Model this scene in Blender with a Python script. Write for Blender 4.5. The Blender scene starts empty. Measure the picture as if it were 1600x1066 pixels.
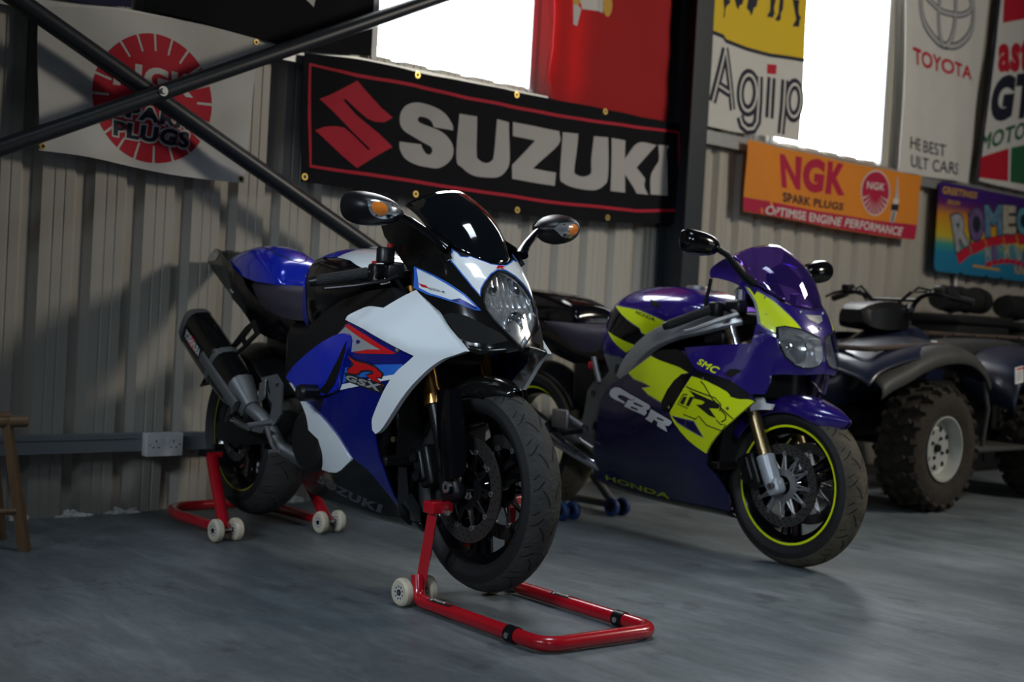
import bpy, bmesh, math, random
import numpy as np
from mathutils import Vector, Matrix, geometry
from mathutils.bvhtree import BVHTree

C = bpy.context.scene.collection
R = math.radians
random.seed(7)

# ---------------------------------------------------------------- camera
# world: X runs along the clad wall (away to the right), Y into the wall, Z up, metres
cam_d = bpy.data.cameras.new('camera')
cam = bpy.data.objects.new('camera', cam_d)
C.objects.link(cam)
PHI, PITCH, ROLL = R(48.622), R(1.316), R(3.1767)
fwd = Vector((math.cos(PHI), math.sin(PHI), 0))
rgt = Vector((math.sin(PHI), -math.cos(PHI), 0))
upw = Vector((0, 0, 1))
f3 = fwd*math.cos(PITCH) - upw*math.sin(PITCH)
u3 = upw*math.cos(PITCH) + fwd*math.sin(PITCH)
r4 = rgt*math.cos(ROLL) + u3*math.sin(ROLL)
u4 = -rgt*math.sin(ROLL) + u3*math.cos(ROLL)
cam.matrix_world = Matrix(((r4.x, u4.x, -f3.x, 0), (r4.y, u4.y, -f3.y, 0), (r4.z, u4.z, -f3.z, 0.857), (0, 0, 0, 1)))
cam_d.sensor_width = 36.0
cam_d.lens = 45.0
cam_d.clip_start = 0.05
cam_d.dof.use_dof = True
cam_d.dof.focus_distance = 3.55
cam_d.dof.aperture_fstop = 2.8
bpy.context.scene.camera = cam

# ---------------------------------------------------------------- light, world, exposure
sc = bpy.context.scene
sc.view_settings.view_transform = 'Standard'
sc.view_settings.look = 'None'
sc.view_settings.gamma = 1.0
sc.view_settings.use_curve_mapping = False
sc.view_settings.exposure = 0.0
world = bpy.data.worlds.new('world')
sc.world = world
world.use_nodes = True
bg = world.node_tree.nodes['Background']
bg.inputs[0].default_value = (0.55, 0.72, 1.0, 1)
bg.inputs[1].default_value = 0.014


def area(name, loc, target, sx, sy, power, col, spread=math.pi):
    d = bpy.data.lights.new(name, 'AREA')
    d.shape = 'RECTANGLE'
    d.size, d.size_y, d.energy, d.color = sx, sy, power, col
    d.spread = spread
    o = bpy.data.objects.new(name, d)
    C.objects.link(o)
    o.location = loc
    o.rotation_euler = (Vector(target)-Vector(loc)).to_track_quat('-Z', 'Y').to_euler()
    return o


area('roof_light', (6.7, 0.2, 3.3), (3.2, 4.2, 0.9), 0.9, 0.8, 104, (1.0, 0.92, 0.79))
area('bike_fill', (-2.0, 1.0, 2.6), (2.35, 3.1, 0.65), 0.50, 0.5, 2.8, (0.76, 0.88, 1.0), R(34))  # added fill lights, beams narrowed to brighten the bikes and spare the wall
area('bike_fill', (-2.4, 2.0, 2.6), (2.45, 3.4, 0.60), 0.50, 0.5, 2.8, (0.76, 0.88, 1.0), R(34))
area('bike_fill', (-0.6, -2.2, 2.6), (3.9, 3.3, 0.65), 0.55, 0.6, 2.6, (0.80, 0.90, 1.0), R(30))  # added fill aimed at the purple bike
area('roof_window_light', (2.3, 1.7, 4.7), (2.3, 1.75, 0.0), 1.3, 1.0, 17, (0.78, 0.90, 1.0), R(85))
area('door_light', (9.5, -3.5, 1.6), (4.5, 3.0, 0.6), 2.6, 2.4, 22, (0.85, 0.92, 1.0))

# ---------------------------------------------------------------- materials (all procedural)
MATS = {}


def pm(name, col, rough=0.5, metal=0.0, coat=0.0, var=0.0, vscale=8.0, bump=0.0, bscale=60.0, emit=None, es=0.0, trans=0.0, alpha=1.0, spec=0.5, ior=1.45, sheen=0.0, stretch=None):
    if name in MATS:
        return MATS[name]
    m = bpy.data.materials.new(name)
    m.use_nodes = True
    nt = m.node_tree
    b = nt.nodes['Principled BSDF']
    c4 = (*col, 1.0)
    b.inputs['Base Color'].default_value = c4
    b.inputs['Roughness'].default_value = rough
    b.inputs['Metallic'].default_value = metal
    b.inputs['Coat Weight'].default_value = coat
    b.inputs['Coat Roughness'].default_value = 0.03
    b.inputs['Transmission Weight'].default_value = trans
    b.inputs['IOR'].default_value = ior
    b.inputs['Alpha'].default_value = alpha
    b.inputs['Specular IOR Level'].default_value = spec
    b.inputs['Sheen Weight'].default_value = sheen
    if emit:
        b.inputs['Emission Color'].default_value = (*emit, 1)
        b.inputs['Emission Strength'].default_value = es
    tc = nt.nodes.new('ShaderNodeTexCoord')
    src = tc.outputs['Object']
    if stretch:
        mp = nt.nodes.new('ShaderNodeMapping')
        mp.inputs['Scale'].default_value = stretch
        nt.links.new(src, mp.inputs['Vector'])
        src = mp.outputs['Vector']
    n = nt.nodes.new('ShaderNodeTexNoise')
    n.inputs['Scale'].default_value = vscale
    n.inputs['Detail'].default_value = 5.0
    nt.links.new(src, n.inputs['Vector'])
    v = max(var, 0.04)
    mix = nt.nodes.new('ShaderNodeMix')
    mix.data_type = 'RGBA'
    mix.inputs['A'].default_value = tuple(max(0, x*(1-v)) for x in col)+(1,)
    mix.inputs['B'].default_value = tuple(min(1, x*(1+v)) for x in col)+(1,)
    nt.links.new(n.outputs['Fac'], mix.inputs['Factor'])
    nt.links.new(mix.outputs['Result'], b.inputs['Base Color'])
    if bump > 0:
        n2 = nt.nodes.new('ShaderNodeTexNoise')
        n2.inputs['Scale'].default_value = bscale
        n2.inputs['Detail'].default_value = 4.0
        nt.links.new(src, n2.inputs['Vector'])
        bp = nt.nodes.new('ShaderNodeBump')
        bp.inputs['Strength'].default_value = bump
        bp.inputs['Distance'].default_value = 0.01
        nt.links.new(n2.outputs['Fac'], bp.inputs['Height'])
        nt.links.new(bp.outputs['Normal'], b.inputs['Normal'])
    MATS[name] = m
    return m


# ---------------------------------------------------------------- mesh helpers
def pip(loops, P):
    """even-odd test of points P (n,2) against closed loops"""
    P = np.asarray(P, float)
    ins = np.zeros(len(P), bool)
    for L in loops:
        L = np.asarray(L, float)
        a, b = L, np.roll(L, -1, 0)
        for (x0, y0), (x1, y1) in zip(a, b):
            if y0 == y1:
                continue
            c = ((y0 > P[:, 1]) != (y1 > P[:, 1]))
            xi = (x1-x0)*(P[:, 1]-y0)/(y1-y0)+x0
            ins ^= c & (P[:, 0] < xi)
    return ins


def resample(L, step):
    out = []
    n = len(L)
    for i in range(n):
        a = np.array(L[i], float)
        b = np.array(L[(i+1) % n], float)
        k = max(1, int(np.ceil(np.linalg.norm(b-a)/step)))
        for j in range(k):
            out.append(a+(b-a)*j/k)
    return out


def smooth_loop(L, k=4, sharp=50):
    """Catmull-Rom through a closed loop, corners sharper than `sharp` degrees kept"""
    P = [np.array(p, float) for p in L]
    n = len(P)
    out = []
    cr = []
    for i in range(n):
        u = P[i]-P[i-1]
        v = P[(i+1) % n]-P[i]
        c = np.dot(u, v)/(np.linalg.norm(u)*np.linalg.norm(v)+1e-12)
        cr.append(math.degrees(math.acos(max(-1, min(1, c)))) > sharp)
    for i in range(n):
        p0, p1, p2, p3 = P[i-1], P[i], P[(i+1) % n], P[(i+2) % n]
        if cr[i]:
            p0 = 2*p1-p2
        if cr[(i+1) % n]:
            p3 = 2*p2-p1
        for j in range(k):
            t = j/k
            out.append(0.5*((2*p1)+(-p0+p2)*t+(2*p0-5*p1+4*p2-p3)*t*t+(-p0+3*p1-3*p2+p3)*t**3))
    return out


def tri(loops, step):
    """triangulate closed 2-D loops (even-odd) with a grid of inner points"""
    vs, es = [], []
    for L in loops:
        L = resample(L, step)
        s = len(vs)
        vs += [Vector((float(p[0]), float(p[1]))) for p in L]
        n = len(L)
        es += [(s+i, s+(i+1) % n) for i in range(n)]
    A = np.array([(v.x, v.y) for v in vs])
    lo, hi = A.min(0), A.max(0)
    gx = np.arange(lo[0]+step*0.5, hi[0], step)
    gy = np.arange(lo[1]+step*0.5, hi[1], step)
    if len(gx) and len(gy):
        G = np.array([(x+(step*0.5 if j % 2 else 0), y) for j, y in enumerate(gy) for x in gx])
        G = G[pip(loops, G)]
        if len(G):
            d = np.array([np.min(np.abs(A-g).sum(1)) for g in G])
            G = G[d > step*0.45]
            vs += [Vector((float(p[0]), float(p[1]))) for p in G]
    V, E, F, _, _, _ = geometry.delaunay_2d_cdt(vs, es, [], 0, 1e-6)
    V = np.array([(v.x, v.y) for v in V])
    F = [f for f in F if len(f) == 3]
    cen = np.array([V[list(f)].mean(0) for f in F])
    k = pip(loops, cen)
    T = []
    for f, ok in zip(F, k):
        if ok:
            a, b, c = (V[i] for i in f)
            if (b[0]-a[0])*(c[1]-a[1])-(b[1]-a[1])*(c[0]-a[0]) < 0:
                f = (f[0], f[2], f[1])
            T.append(tuple(f))
    return V, T


def catmull(P, n, closed=False):
    """P (k,d) -> n samples per span through the points"""
    P = np.asarray(P, float)
    k = len(P)
    out = []
    sp = k if closed else k-1
    for i in range(sp):
        p1, p2 = P[i], P[(i+1) % k]
        p0 = P[i-1] if (closed or i > 0) else 2*p1-p2
        p3 = P[(i+2) % k] if (closed or i+2 < k) else 2*p2-p1
        for j in range(n):
            t = j/n
            out.append(0.5*((2*p1)+(-p0+p2)*t+(2*p0-5*p1+4*p2-p3)*t*t+(-p0+3*p1-3*p2+p3)*t**3))
    if not closed:
        out.append(P[-1])
    return np.array(out)


class MB:
    """collects faces with material slots and links them as ONE mesh object"""
    def __init__(s):
        s.v, s.f, s.mi, s.mats, s.cur = [], [], [], [], 0

    def mat(s, m):
        if m not in s.mats:
            s.mats.append(m)
        s.cur = s.mats.index(m)
        return s

    def add(s, vs, fs):
        o = len(s.v)
        s.v += [tuple(float(c) for c in p) for p in vs]
        s.f += [tuple(o+i for i in f) for f in fs]
        s.mi += [s.cur]*len(fs)
        return s

    def box(s, c, size, M=None, taper=1.0):
        x, y, z = (k*0.5 for k in size)
        P = [(-x, -y, -z), (x, -y, -z), (x, y, -z), (-x, y, -z), (-x*taper, -y*taper, z), (x*taper, -y*taper, z), (x*taper, y*taper, z), (-x*taper, y*taper, z)]
        if M is not None:
            P = [M @ Vector(p) for p in P]
        P = [(p[0]+c[0], p[1]+c[1], p[2]+c[2]) for p in P]
        return s.add(P, [(0, 3, 2, 1), (4, 5, 6, 7), (0, 1, 5, 4), (1, 2, 6, 5), (2, 3, 7, 6), (3, 0, 4, 7)])

    def rbox(s, c, size, r=0.01, M=None, n=3):
        """box with rounded edges"""
        bm = bmesh.new()
        bmesh.ops.create_cube(bm, size=1.0)
        for v in bm.verts:
            v.co = Vector((v.co.x*size[0], v.co.y*size[1], v.co.z*size[2]))
        bmesh.ops.bevel(bm, geom=list(bm.edges), offset=min(r, 0.49*min(size)), segments=n, affect='EDGES', profile=0.5)
        if M is not None:
            bm.transform(M.to_4x4())
        bm.verts.ensure_lookup_table()
        P = [(v.co.x+c[0], v.co.y+c[1], v.co.z+c[2]) for v in bm.verts]
        F = [tuple(v.index for v in f.verts) for f in bm.faces]
        bm.free()
        return s.add(P, F)

    def tube(s, pts, r, seg=12, caps=True, flat=1.0):
        """round bar along a polyline; r scalar or per point"""
        P = [Vector(p) for p in pts]
        n = len(P)
        rr = [r]*n if np.isscalar(r) else list(r)
        T = []
        for i in range(n):
            a = P[max(0, i-1)]
            b = P[min(n-1, i+1)]
            T.append((b-a).normalized())
        up = Vector((0, 0, 1)) if abs(T[0].z) < 0.9 else Vector((1, 0, 0))
        u = T[0].cross(up).normalized()
        vs, fs = [], []
        for i in range(n):
            u = (u-T[i]*u.dot(T[i])).normalized()
            w = T[i].cross(u)
            for k in range(seg):
                a = 2*math.pi*k/seg
                vs.append(P[i]+u*(math.cos(a)*rr[i])+w*(math.sin(a)*rr[i]*flat))
        for i in range(n-1):
            for k in range(seg):
                k2 = (k+1) % seg
                fs.append((i*seg+k, i*seg+k2, (i+1)*seg+k2, (i+1)*seg+k))
        if caps:
            fs.append(tuple(range(seg))[::-1])
            fs.append(tuple((n-1)*seg+k for k in range(seg)))
        return s.add(vs, fs)

    def cyl(s, a, b, r, r2=None, seg=20):
        return s.tube([a, b], [r, r if r2 is None else r2], seg)

    def lathe(s, prof, c=(0, 0, 0), axis='Y', seg=48, arc=None):
        """prof: (axial, radius) pairs turned about an axis through c"""
        vs, fs = [], []
        n = len(prof)
        full = arc is None
        a0, a1 = (0, 2*math.pi) if full else arc
        cnt = seg if full else seg+1
        for k in range(cnt):
            a = a0+(a1-a0)*k/seg
            ca, sa = math.cos(a), math.sin(a)
            for (h, r) in prof:
                if axis == 'Y':
                    p = (r*ca, h, r*sa)
                elif axis == 'X':
                    p = (h, r*ca, r*sa)
                else:
                    p = (r*ca, r*sa, h)
                vs.append((p[0]+c[0], p[1]+c[1], p[2]+c[2]))
        for k in range(seg):
            k2 = (k+1) % cnt
            for i in range(n-1):
                fs.append((k*n+i, k*n+i+1, k2*n+i+1, k2*n+i))
        return s.add(vs, fs)

    def net(s, rows, nu=4, nv=4, closed_v=False, cap=False):
        """smooth surface through a grid of 3-D control points"""
        A = np.array(rows, float)
        B = np.array([catmull(r, nv, closed_v) for r in A])
        D = catmull(B.reshape(len(A), -1), nu).reshape(-1, B.shape[1], 3)
        nr, ncol = D.shape[:2]
        fs = []
        for i in range(nr-1):
            for j in range(ncol if closed_v else ncol-1):
                j2 = (j+1) % ncol
                fs.append((i*ncol+j, i*ncol+j2, (i+1)*ncol+j2, (i+1)*ncol+j))
        if cap:
            fs.append(tuple(range(ncol))[::-1])
            fs.append(tuple((nr-1)*ncol+j for j in range(ncol)))
        return s.add(D.reshape(-1, 3), fs)

    def sheet(s, loops, fmap, step, thick=None, flip=False):
        """flat outline(s) mapped on a surface; thick = function or vector for the back side"""
        V, T = tri(loops, step)
        P = np.array(fmap(V[:, 0], V[:, 1], 0.0))
        if flip:
            T = [(a, c, b) for a, b, c in T]
        if thick is None:
            return s.add(P, T)
        Q = np.array(fmap(V[:, 0], V[:, 1], -thick))
        n = len(P)
        cnt = {}
        for t in T:
            for i in range(3):
                e = (t[i], t[(i+1) % 3])
                cnt[e] = 1
        rim = [e for e in cnt if (e[1], e[0]) not in cnt]
        F = list(T)+[(a+n, c+n, b+n) for a, b, c in T]+[(b, a, a+n, b+n) for a, b in rim]
        return s.add(np.concatenate([P, Q]), F)

    def prism(s, loop, fmap, thick, step=1e9):
        return s.sheet([loop], fmap, step, thick)

    def strip(s, pts, w, fmap, step=0.02, closed=False):
        """painted line of width w along a 2-D polyline on a surface"""
        P = [np.array(p, float) for p in pts]
        n = len(P)
        L, Rr = [], []
        for i in range(n):
            a = P[i-1] if (closed or i > 0) else P[i]
            b = P[(i+1) % n] if (closed or i < n-1) else P[i]
            d = (b-a)/(np.linalg.norm(b-a)+1e-9)
            nn = np.array((-d[1], d[0]))*w*0.5
            L.append(P[i]+nn)
            Rr.append(P[i]-nn)
        if closed:
            return s.sheet([L, Rr], fmap, step)
        return s.sheet([L+Rr[::-1]], fmap, step)

    def bm_raw(s):
        bm = bmesh.new()
        vv = [bm.verts.new(p) for p in s.v]
        for f in s.f:
            try:
                bm.faces.new([vv[i] for i in f])
            except ValueError:
                pass
        return bm

    def bvh(s):
        return BVHTree.FromPolygons([Vector(p) for p in s.v], s.f)

    def build(s, name, m=None, parent=None, angle=35, smooth=True, loc=None, kind=None):
        me = bpy.data.meshes.new(name)
        me.from_pydata(s.v, [], s.f)
        if not s.mats:
            s.mats = [m]
        elif s.mats[0] is None:
            s.mats[0] = m
        for k in s.mats:
            me.materials.append(k)
        me.polygons.foreach_set('material_index', s.mi)
        me.validate()
        if smooth:
            me.polygons.foreach_set('use_smooth', [True]*len(me.polygons))
            me.set_sharp_from_angle(angle=R(angle))
        me.update()
        o = bpy.data.objects.new(name, me)
        C.objects.link(o)
        if parent:
            o.parent = parent
        if loc:
            o.location = loc
        if kind:
            o['kind'] = kind
        return o


def thing(name, label, cat, loc=(0, 0, 0), rz=0.0, group=None):
    o = bpy.data.objects.new(name, None)
    o.empty_display_size = 0.1
    C.objects.link(o)
    o.location = loc
    o.rotation_euler = (0, 0, rz)
    return tag(o, label, cat, group)


def tag(o, label, cat, group=None):
    o['label'] = label
    o['category'] = cat
    if group:
        o['group'] = group
    return o


def lab(o, label):
    o['label'] = label
    return o


_TL = {}


def text_loops(s, bold=0.0, shear=0.0):
    """outline loops of a word in the built-in font, scaled to a unit box"""
    key = (s, bold, shear)
    if key in _TL:
        return _TL[key]
    cu = bpy.data.curves.new('t', 'FONT')
    cu.body = s
    cu.fill_mode = 'NONE'
    cu.shear = shear
    cu.resolution_u = 4
    cu.space_character = 1.0+bold*2.2
    o = bpy.data.objects.new('t', cu)
    C.objects.link(o)
    dg = bpy.context.evaluated_depsgraph_get()
    me = bpy.data.meshes.new_from_object(o.evaluated_get(dg))
    nb = {}
    for e in me.edges:
        a, b = e.vertices
        nb.setdefault(a, []).append(b)
        nb.setdefault(b, []).append(a)
    seen, loops = set(), []
    for st in nb:
        if st in seen:
            continue
        L, p, q = [], None, st
        while q not in seen:
            seen.add(q)
            L.append((me.vertices[q].co.x, me.vertices[q].co.y))
            nx = [k for k in nb[q] if k != p and k not in seen]
            p = q
            if not nx:
                break
            q = nx[0]
        if len(L) > 2:
            loops.append(np.array(L))
    bpy.data.objects.remove(o)
    bpy.data.meshes.remove(me)
    bpy.data.curves.remove(cu)
    if bold > 0:
        out = []
        for i, L in enumerate(loops):
            inside = sum(bool(pip([M_], L[:1])[0]) for j, M_ in enumerate(loops) if j != i)
            out.append(np.array(grow(L, -bold*0.8 if inside % 2 else bold)))
        loops = out
    A = np.concatenate(loops)
    lo, hi = A.min(0), A.max(0)
    loops = [(L-lo)/(hi-lo) for L in loops]
    _TL[key] = loops
    return loops


def on_quad(loops, TL, TR, BR, BL):
    TL, TR, BR, BL = (np.array(p, float) for p in (TL, TR, BR, BL))
    out = []
    for L in loops:
        u, v = L[:, 0:1], L[:, 1:2]
        out.append((BL*(1-u)+BR*u)*(1-v)+(TL*(1-u)+TR*u)*v)
    return out


def grow(L, d):
    """offset a loop outwards by d"""
    P = np.array(L, float)
    ar = 0.5*np.sum(P[:, 0]*np.roll(P[:, 1], -1)-np.roll(P[:, 0], -1)*P[:, 1])
    sg = 1 if ar > 0 else -1
    out = []
    n = len(P)
    for i in range(n):
        u = P[i]-P[i-1]
        v = P[(i+1) % n]-P[i]
        nu = np.array((u[1], -u[0]))/(np.linalg.norm(u)+1e-9)
        nv = np.array((v[1], -v[0]))/(np.linalg.norm(v)+1e-9)
        m = nu+nv
        k = m/(max(0.45, 0.5*np.dot(m, m))+1e-9)
        out.append(P[i]+sg*d*k)
    return out


def ell(cx, cy, rx, ry, n=40, a0=0, a1=360):
    return [(cx+rx*math.cos(R(a0+(a1-a0)*i/n)), cy+ry*math.sin(R(a0+(a1-a0)*i/n))) for i in range(n if a1-a0 == 360 else n+1)]

# ================================================================ THE ROOM
WY = 4.65                       # inner face of the wall cladding
m_clad = pm('cladding_paint', (0.42, 0.395, 0.345), 0.42, var=0.10, vscale=3.0, stretch=(8, 8, 0.6))
m_steel = pm('dark_grey_steel_paint', (0.022, 0.027, 0.034), 0.45, var=0.15)
m_galv = pm('galvanised_steel', (0.42, 0.43, 0.42), 0.42, 0.55, var=0.14, vscale=30)
m_rail = pm('trunking_paint', (0.23, 0.25, 0.27), 0.45, 0.2, var=0.12)
m_brace = pm('brace_paint', (0.020, 0.024, 0.030), 0.38, var=0.35, vscale=25, stretch=(1, 1, 1))
m_zinc = pm('zinc_bolt', (0.75, 0.75, 0.74), 0.3, 0.9)
m_glow = pm('daylit_rooflight_sheet', (0.9, 0.92, 0.95), 0.5, emit=(0.93, 0.97, 1.0), es=9.0)
m_frame = pm('window_flashing', (0.42, 0.43, 0.43), 0.5, 0.2)
m_foam = pm('expanding_foam', (0.85, 0.83, 0.77), 0.95, var=0.25, vscale=60, bump=1.0, bscale=90)
m_black = pm('black_plastic', (0.012, 0.012, 0.014), 0.42, var=0.2)
m_white = pm('white_plastic', (0.75, 0.75, 0.76), 0.35)


def floor_mat():
    m = bpy.data.materials.new('painted_concrete')
    m.use_nodes = True
    nt = m.node_tree
    b = nt.nodes['Principled BSDF']
    tc = nt.nodes.new('ShaderNodeTexCoord')

    def noise(sc_, det, stretch=(1, 1, 1), rot=0.0, rough=0.6):
        mp = nt.nodes.new('ShaderNodeMapping')
        mp.inputs['Scale'].default_value = stretch
        mp.inputs['Rotation'].default_value = (0, 0, rot)
        nt.links.new(tc.outputs['Object'], mp.inputs['Vector'])
        n = nt.nodes.new('ShaderNodeTexNoise')
        n.inputs['Scale'].default_value = sc_
        n.inputs['Detail'].default_value = det
        n.inputs['Roughness'].default_value = rough
        nt.links.new(mp.outputs['Vector'], n.inputs['Vector'])
        return n.outputs['Fac']

    def ramp(fac, p0, p1, c0, c1):
        r = nt.nodes.new('ShaderNodeValToRGB')
        r.color_ramp.elements[0].position, r.color_ramp.elements[1].position = p0, p1
        r.color_ramp.elements[0].color, r.color_ramp.elements[1].color = (*c0, 1), (*c1, 1)
        nt.links.new(fac, r.inputs['Fac'])
        return r.outputs['Color']

    def mul(a, c):
        x = nt.nodes.new('ShaderNodeMix')
        x.data_type, x.blend_type = 'RGBA', 'MULTIPLY'
        x.inputs['Factor'].default_value = 1.0
        nt.links.new(a, x.inputs['A'])
        nt.links.new(c, x.inputs['B'])
        return x.outputs['Result']
    base = ramp(noise(1.3, 8, (1, 1, 1)), 0.34, 0.68, (0.125, 0.150, 0.166), (0.225, 0.255, 0.270))
    scuff = ramp(noise(7, 12, (1.0, 0.22, 1), 0.5, 0.78), 0.46, 0.58, (0.70, 0.71, 0.72), (1.0, 1.0, 1.0))
    spots = ramp(noise(4.2, 14, (1, 0.7, 1), 0.2, 0.80), 0.38, 0.46, (0.58, 0.58, 0.59), (1, 1, 1))
    fine = ramp(noise(55, 6, (1, 0.35, 1), 0.7), 0.3, 0.7, (0.86, 0.86, 0.86), (1.06, 1.06, 1.06))
    nt.links.new(mul(mul(mul(base, scuff), spots), fine), b.inputs['Base Color'])
    rr = ramp(noise(4, 8, (1, 0.4, 1), 0.5), 0.3, 0.7, (0.34, 0.34, 0.34), (0.60, 0.60, 0.60))
    nt.links.new(rr, b.inputs['Roughness'])
    bp = nt.nodes.new('ShaderNodeBump')
    bp.inputs['Strength'].default_value = 0.25
    bp.inputs['Distance'].default_value = 0.004
    nt.links.new(noise(40, 6, (1, 0.5, 1), 0.6), bp.inputs['Height'])
    nt.links.new(bp.outputs['Normal'], b.inputs['Normal'])
    return m


b = MB()
b.box((5.0, 1.2, -0.05), (13.0, 7.6, 0.10))
b.build('floor', floor_mat(), kind='structure')

# --- corrugated wall: one profile, three pieces round the window openings
PR = [(0.002, 0.0), (0.022, 0.032), (0.056, 0.032), (0.080, 0.0), (0.118, 0.0), (0.121, 0.003), (0.126, 0.003), (0.129, 0.0), (0.157, 0.0), (0.160, 0.003), (0.165, 0.003), (0.168, 0.0)]


def profile(x0, x1):
    pts = []
    k = int(math.floor((x0-1.700)/0.1992))-1
    while 1.700+k*0.1992 < x1:
        for a, d in PR:
            x = 1.700+k*0.1992+a
            if x0 <= x <= x1:
                pts.append((x, WY+d))
        k += 1
    return [(x0, WY)]+pts+[(x1, WY)]


w = MB()
WIN = [(3.20, 4.125), (6.02, 7.15)]
SLIT = (4.318, 4.372)         # added strip of glowing sheet, lights the red flag's edge from behind


def clad(x0, x1, z0, z1):
    P = profile(x0, x1)
    n = len(P)
    vs = [(x, y, z0) for x, y in P]+[(x, y, z1) for x, y in P]
    vs += [(x, y+0.004, z0) for x, y in P]+[(x, y+0.004, z1) for x, y in P]
    fs = [(i, i+1, n+i+1, n+i) for i in range(n-1)]
    fs += [(2*n+i+1, 2*n+i, 3*n+i, 3*n+i+1) for i in range(n-1)]
    fs += [(n+i, n+i+1, 3*n+i+1, 3*n+i) for i in range(n-1)]
    w.add(vs, fs)


clad(-0.6, 11.0, 0.0, 1.94)
clad(-0.6, WIN[0][0], 1.94, 3.6)
clad(WIN[0][1], SLIT[0], 1.94, 3.6)
clad(SLIT[1], WIN[1][0], 1.94, 3.6)
clad(WIN[1][1], 11.0, 1.94, 3.6)
w.build('wall_back', m_clad, angle=12, kind='structure')

for i, (x0, x1) in enumerate(WIN):
    wn = MB()
    wn.mat(m_glow).box(((x0+x1)/2, WY+0.075, 2.75), (x1-x0+0.2, 0.006, 1.75))
    if i == 0:
        wn.box(((SLIT[0]+SLIT[1])/2, WY+0.075, 2.75), (0.16, 0.006, 1.75))
    wn.mat(m_frame)
    for x in (x0, x1):
        wn.box((x, WY+0.03, 2.76), (0.030, 0.075, 1.68))
    wn.build('window_%d' % (i+1), angle=30, kind='structure')

# horizontal purlin the flags hang from, and the metal trunking above the floor
t = MB()
t.box((5.2, WY-0.032, 1.875), (11.6, 0.060, 0.058))
t.box((5.2, WY-0.0585, 1.8385), (11.6, 0.005, 0.015))
t.build('trim_1', m_galv, smooth=False, kind='structure')
t = MB()
t.box((5.2, WY-0.0275, 0.278), (11.6, 0.055, 0.066))
t.box((5.2, WY-0.0585, 0.250), (11.6, 0.005, 0.010))
t.box((5.2, WY-0.0575, 0.296), (11.6, 0.003, 0.006))
t.build('trim_2', m_rail, smooth=False, kind='structure')

# steel column (H section)
col = thing('steel_column', 'dark grey steel H-section column standing against the clad wall between the black banner and the yellow flag', 'column', (5.118, 0, 0))
f_ = MB()
f_.box((0, 4.435, 1.8), (0.135, 0.012, 3.6))
f_.build('front_flange', m_steel, col, smooth=False)
f_ = MB()
f_.box((-0.0, 4.61, 1.8), (0.135, 0.012, 3.6))
f_.build('rear_flange', m_steel, col, smooth=False)
f_ = MB()
f_.box((0, 4.5225, 1.8), (0.010, 0.163, 3.6))
f_.build('web', m_steel, col, smooth=False)
f_ = MB()
f_.box((0, 4.53, 0.008), (0.24, 0.22, 0.016))
f_.build('base_plate', m_steel, col, smooth=False)

# crossed tubular wind braces


def brace(y, p, q, r, label):
    d = (Vector((q[0], 0, q[1]))-Vector((p[0], 0, p[1])))
    th = thing('wind_brace', label, 'brace', (p[0], y, p[1]))
    k = MB()
    k.tube([(0, 0, 0), (d.x, 0, d.z)], r, 20)
    k.build('tube', m_brace, th)
    e = MB()
    u = d.normalized()
    Mx = Matrix.Rotation(-math.atan2(u.z, u.x), 3, 'Y')
    e.box((d.x+u.x*0.06, 0, d.z+u.z*0.06), (0.16, 0.012, 0.09), Mx)
    e.build('end_plate', m_brace, th, smooth=False)
    return th


# end points lie on the wall bay's diagonals
brace(4.47, (0.55, 2.34), (4.95, 0.20), 0.033, 'dark round steel brace falling to the right across the white flag')
br = brace(4.395, (0.40, 0.765), (4.90, 2.93), 0.030, 'dark round steel brace rising to the right in front of the other one')
bo = MB()
bo.lathe([(-0.012, 0.0), (-0.012, 0.010), (-0.004, 0.012), (0.0, 0.012)], (1.695, -0.031, 0.82), 'Y', 6)
bo.lathe([(-0.002, 0.0), (-0.002, 0.018), (0.004, 0.018)], (1.695, -0.031, 0.82), 'Y', 20)
bo.build('bolt', m_zinc, br)

# double mains socket on the trunking
so = thing('wall_socket', 'white double mains socket fixed on the metal trunking', 'socket', (2.262, WY-0.057, 0.272))
k = MB()
k.rbox((0, -0.018, 0), (0.150, 0.036, 0.090), 0.004)
k.build('back_box', m_white, so)
k = MB()
k.mat(m_white).rbox((0, -0.040, 0), (0.150, 0.008, 0.090), 0.003)
k.mat(m_black)
for sx in (-0.036, 0.036):
    k.box((sx, -0.0442, 0.014), (0.004, 0.001, 0.009))
    k.box((sx-0.011, -0.0442, -0.010), (0.008, 0.001, 0.004))
    k.box((sx+0.011, -0.0442, -0.010), (0.008, 0.001, 0.004))
for sx in (-0.062, 0.062):
    k.lathe([(-0.0006, 0.0), (-0.0006, 0.003), (0.0, 0.003)], (sx, -0.0442, 0.0), 'Y', 12)
k.build('face_plate', parent=so)
for sx in (-0.014, 0.014):
    k = MB()
    k.rbox((sx, -0.0455, 0.018), (0.011, 0.005, 0.018), 0.002)
    k.build('switch', m_white, so)

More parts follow.
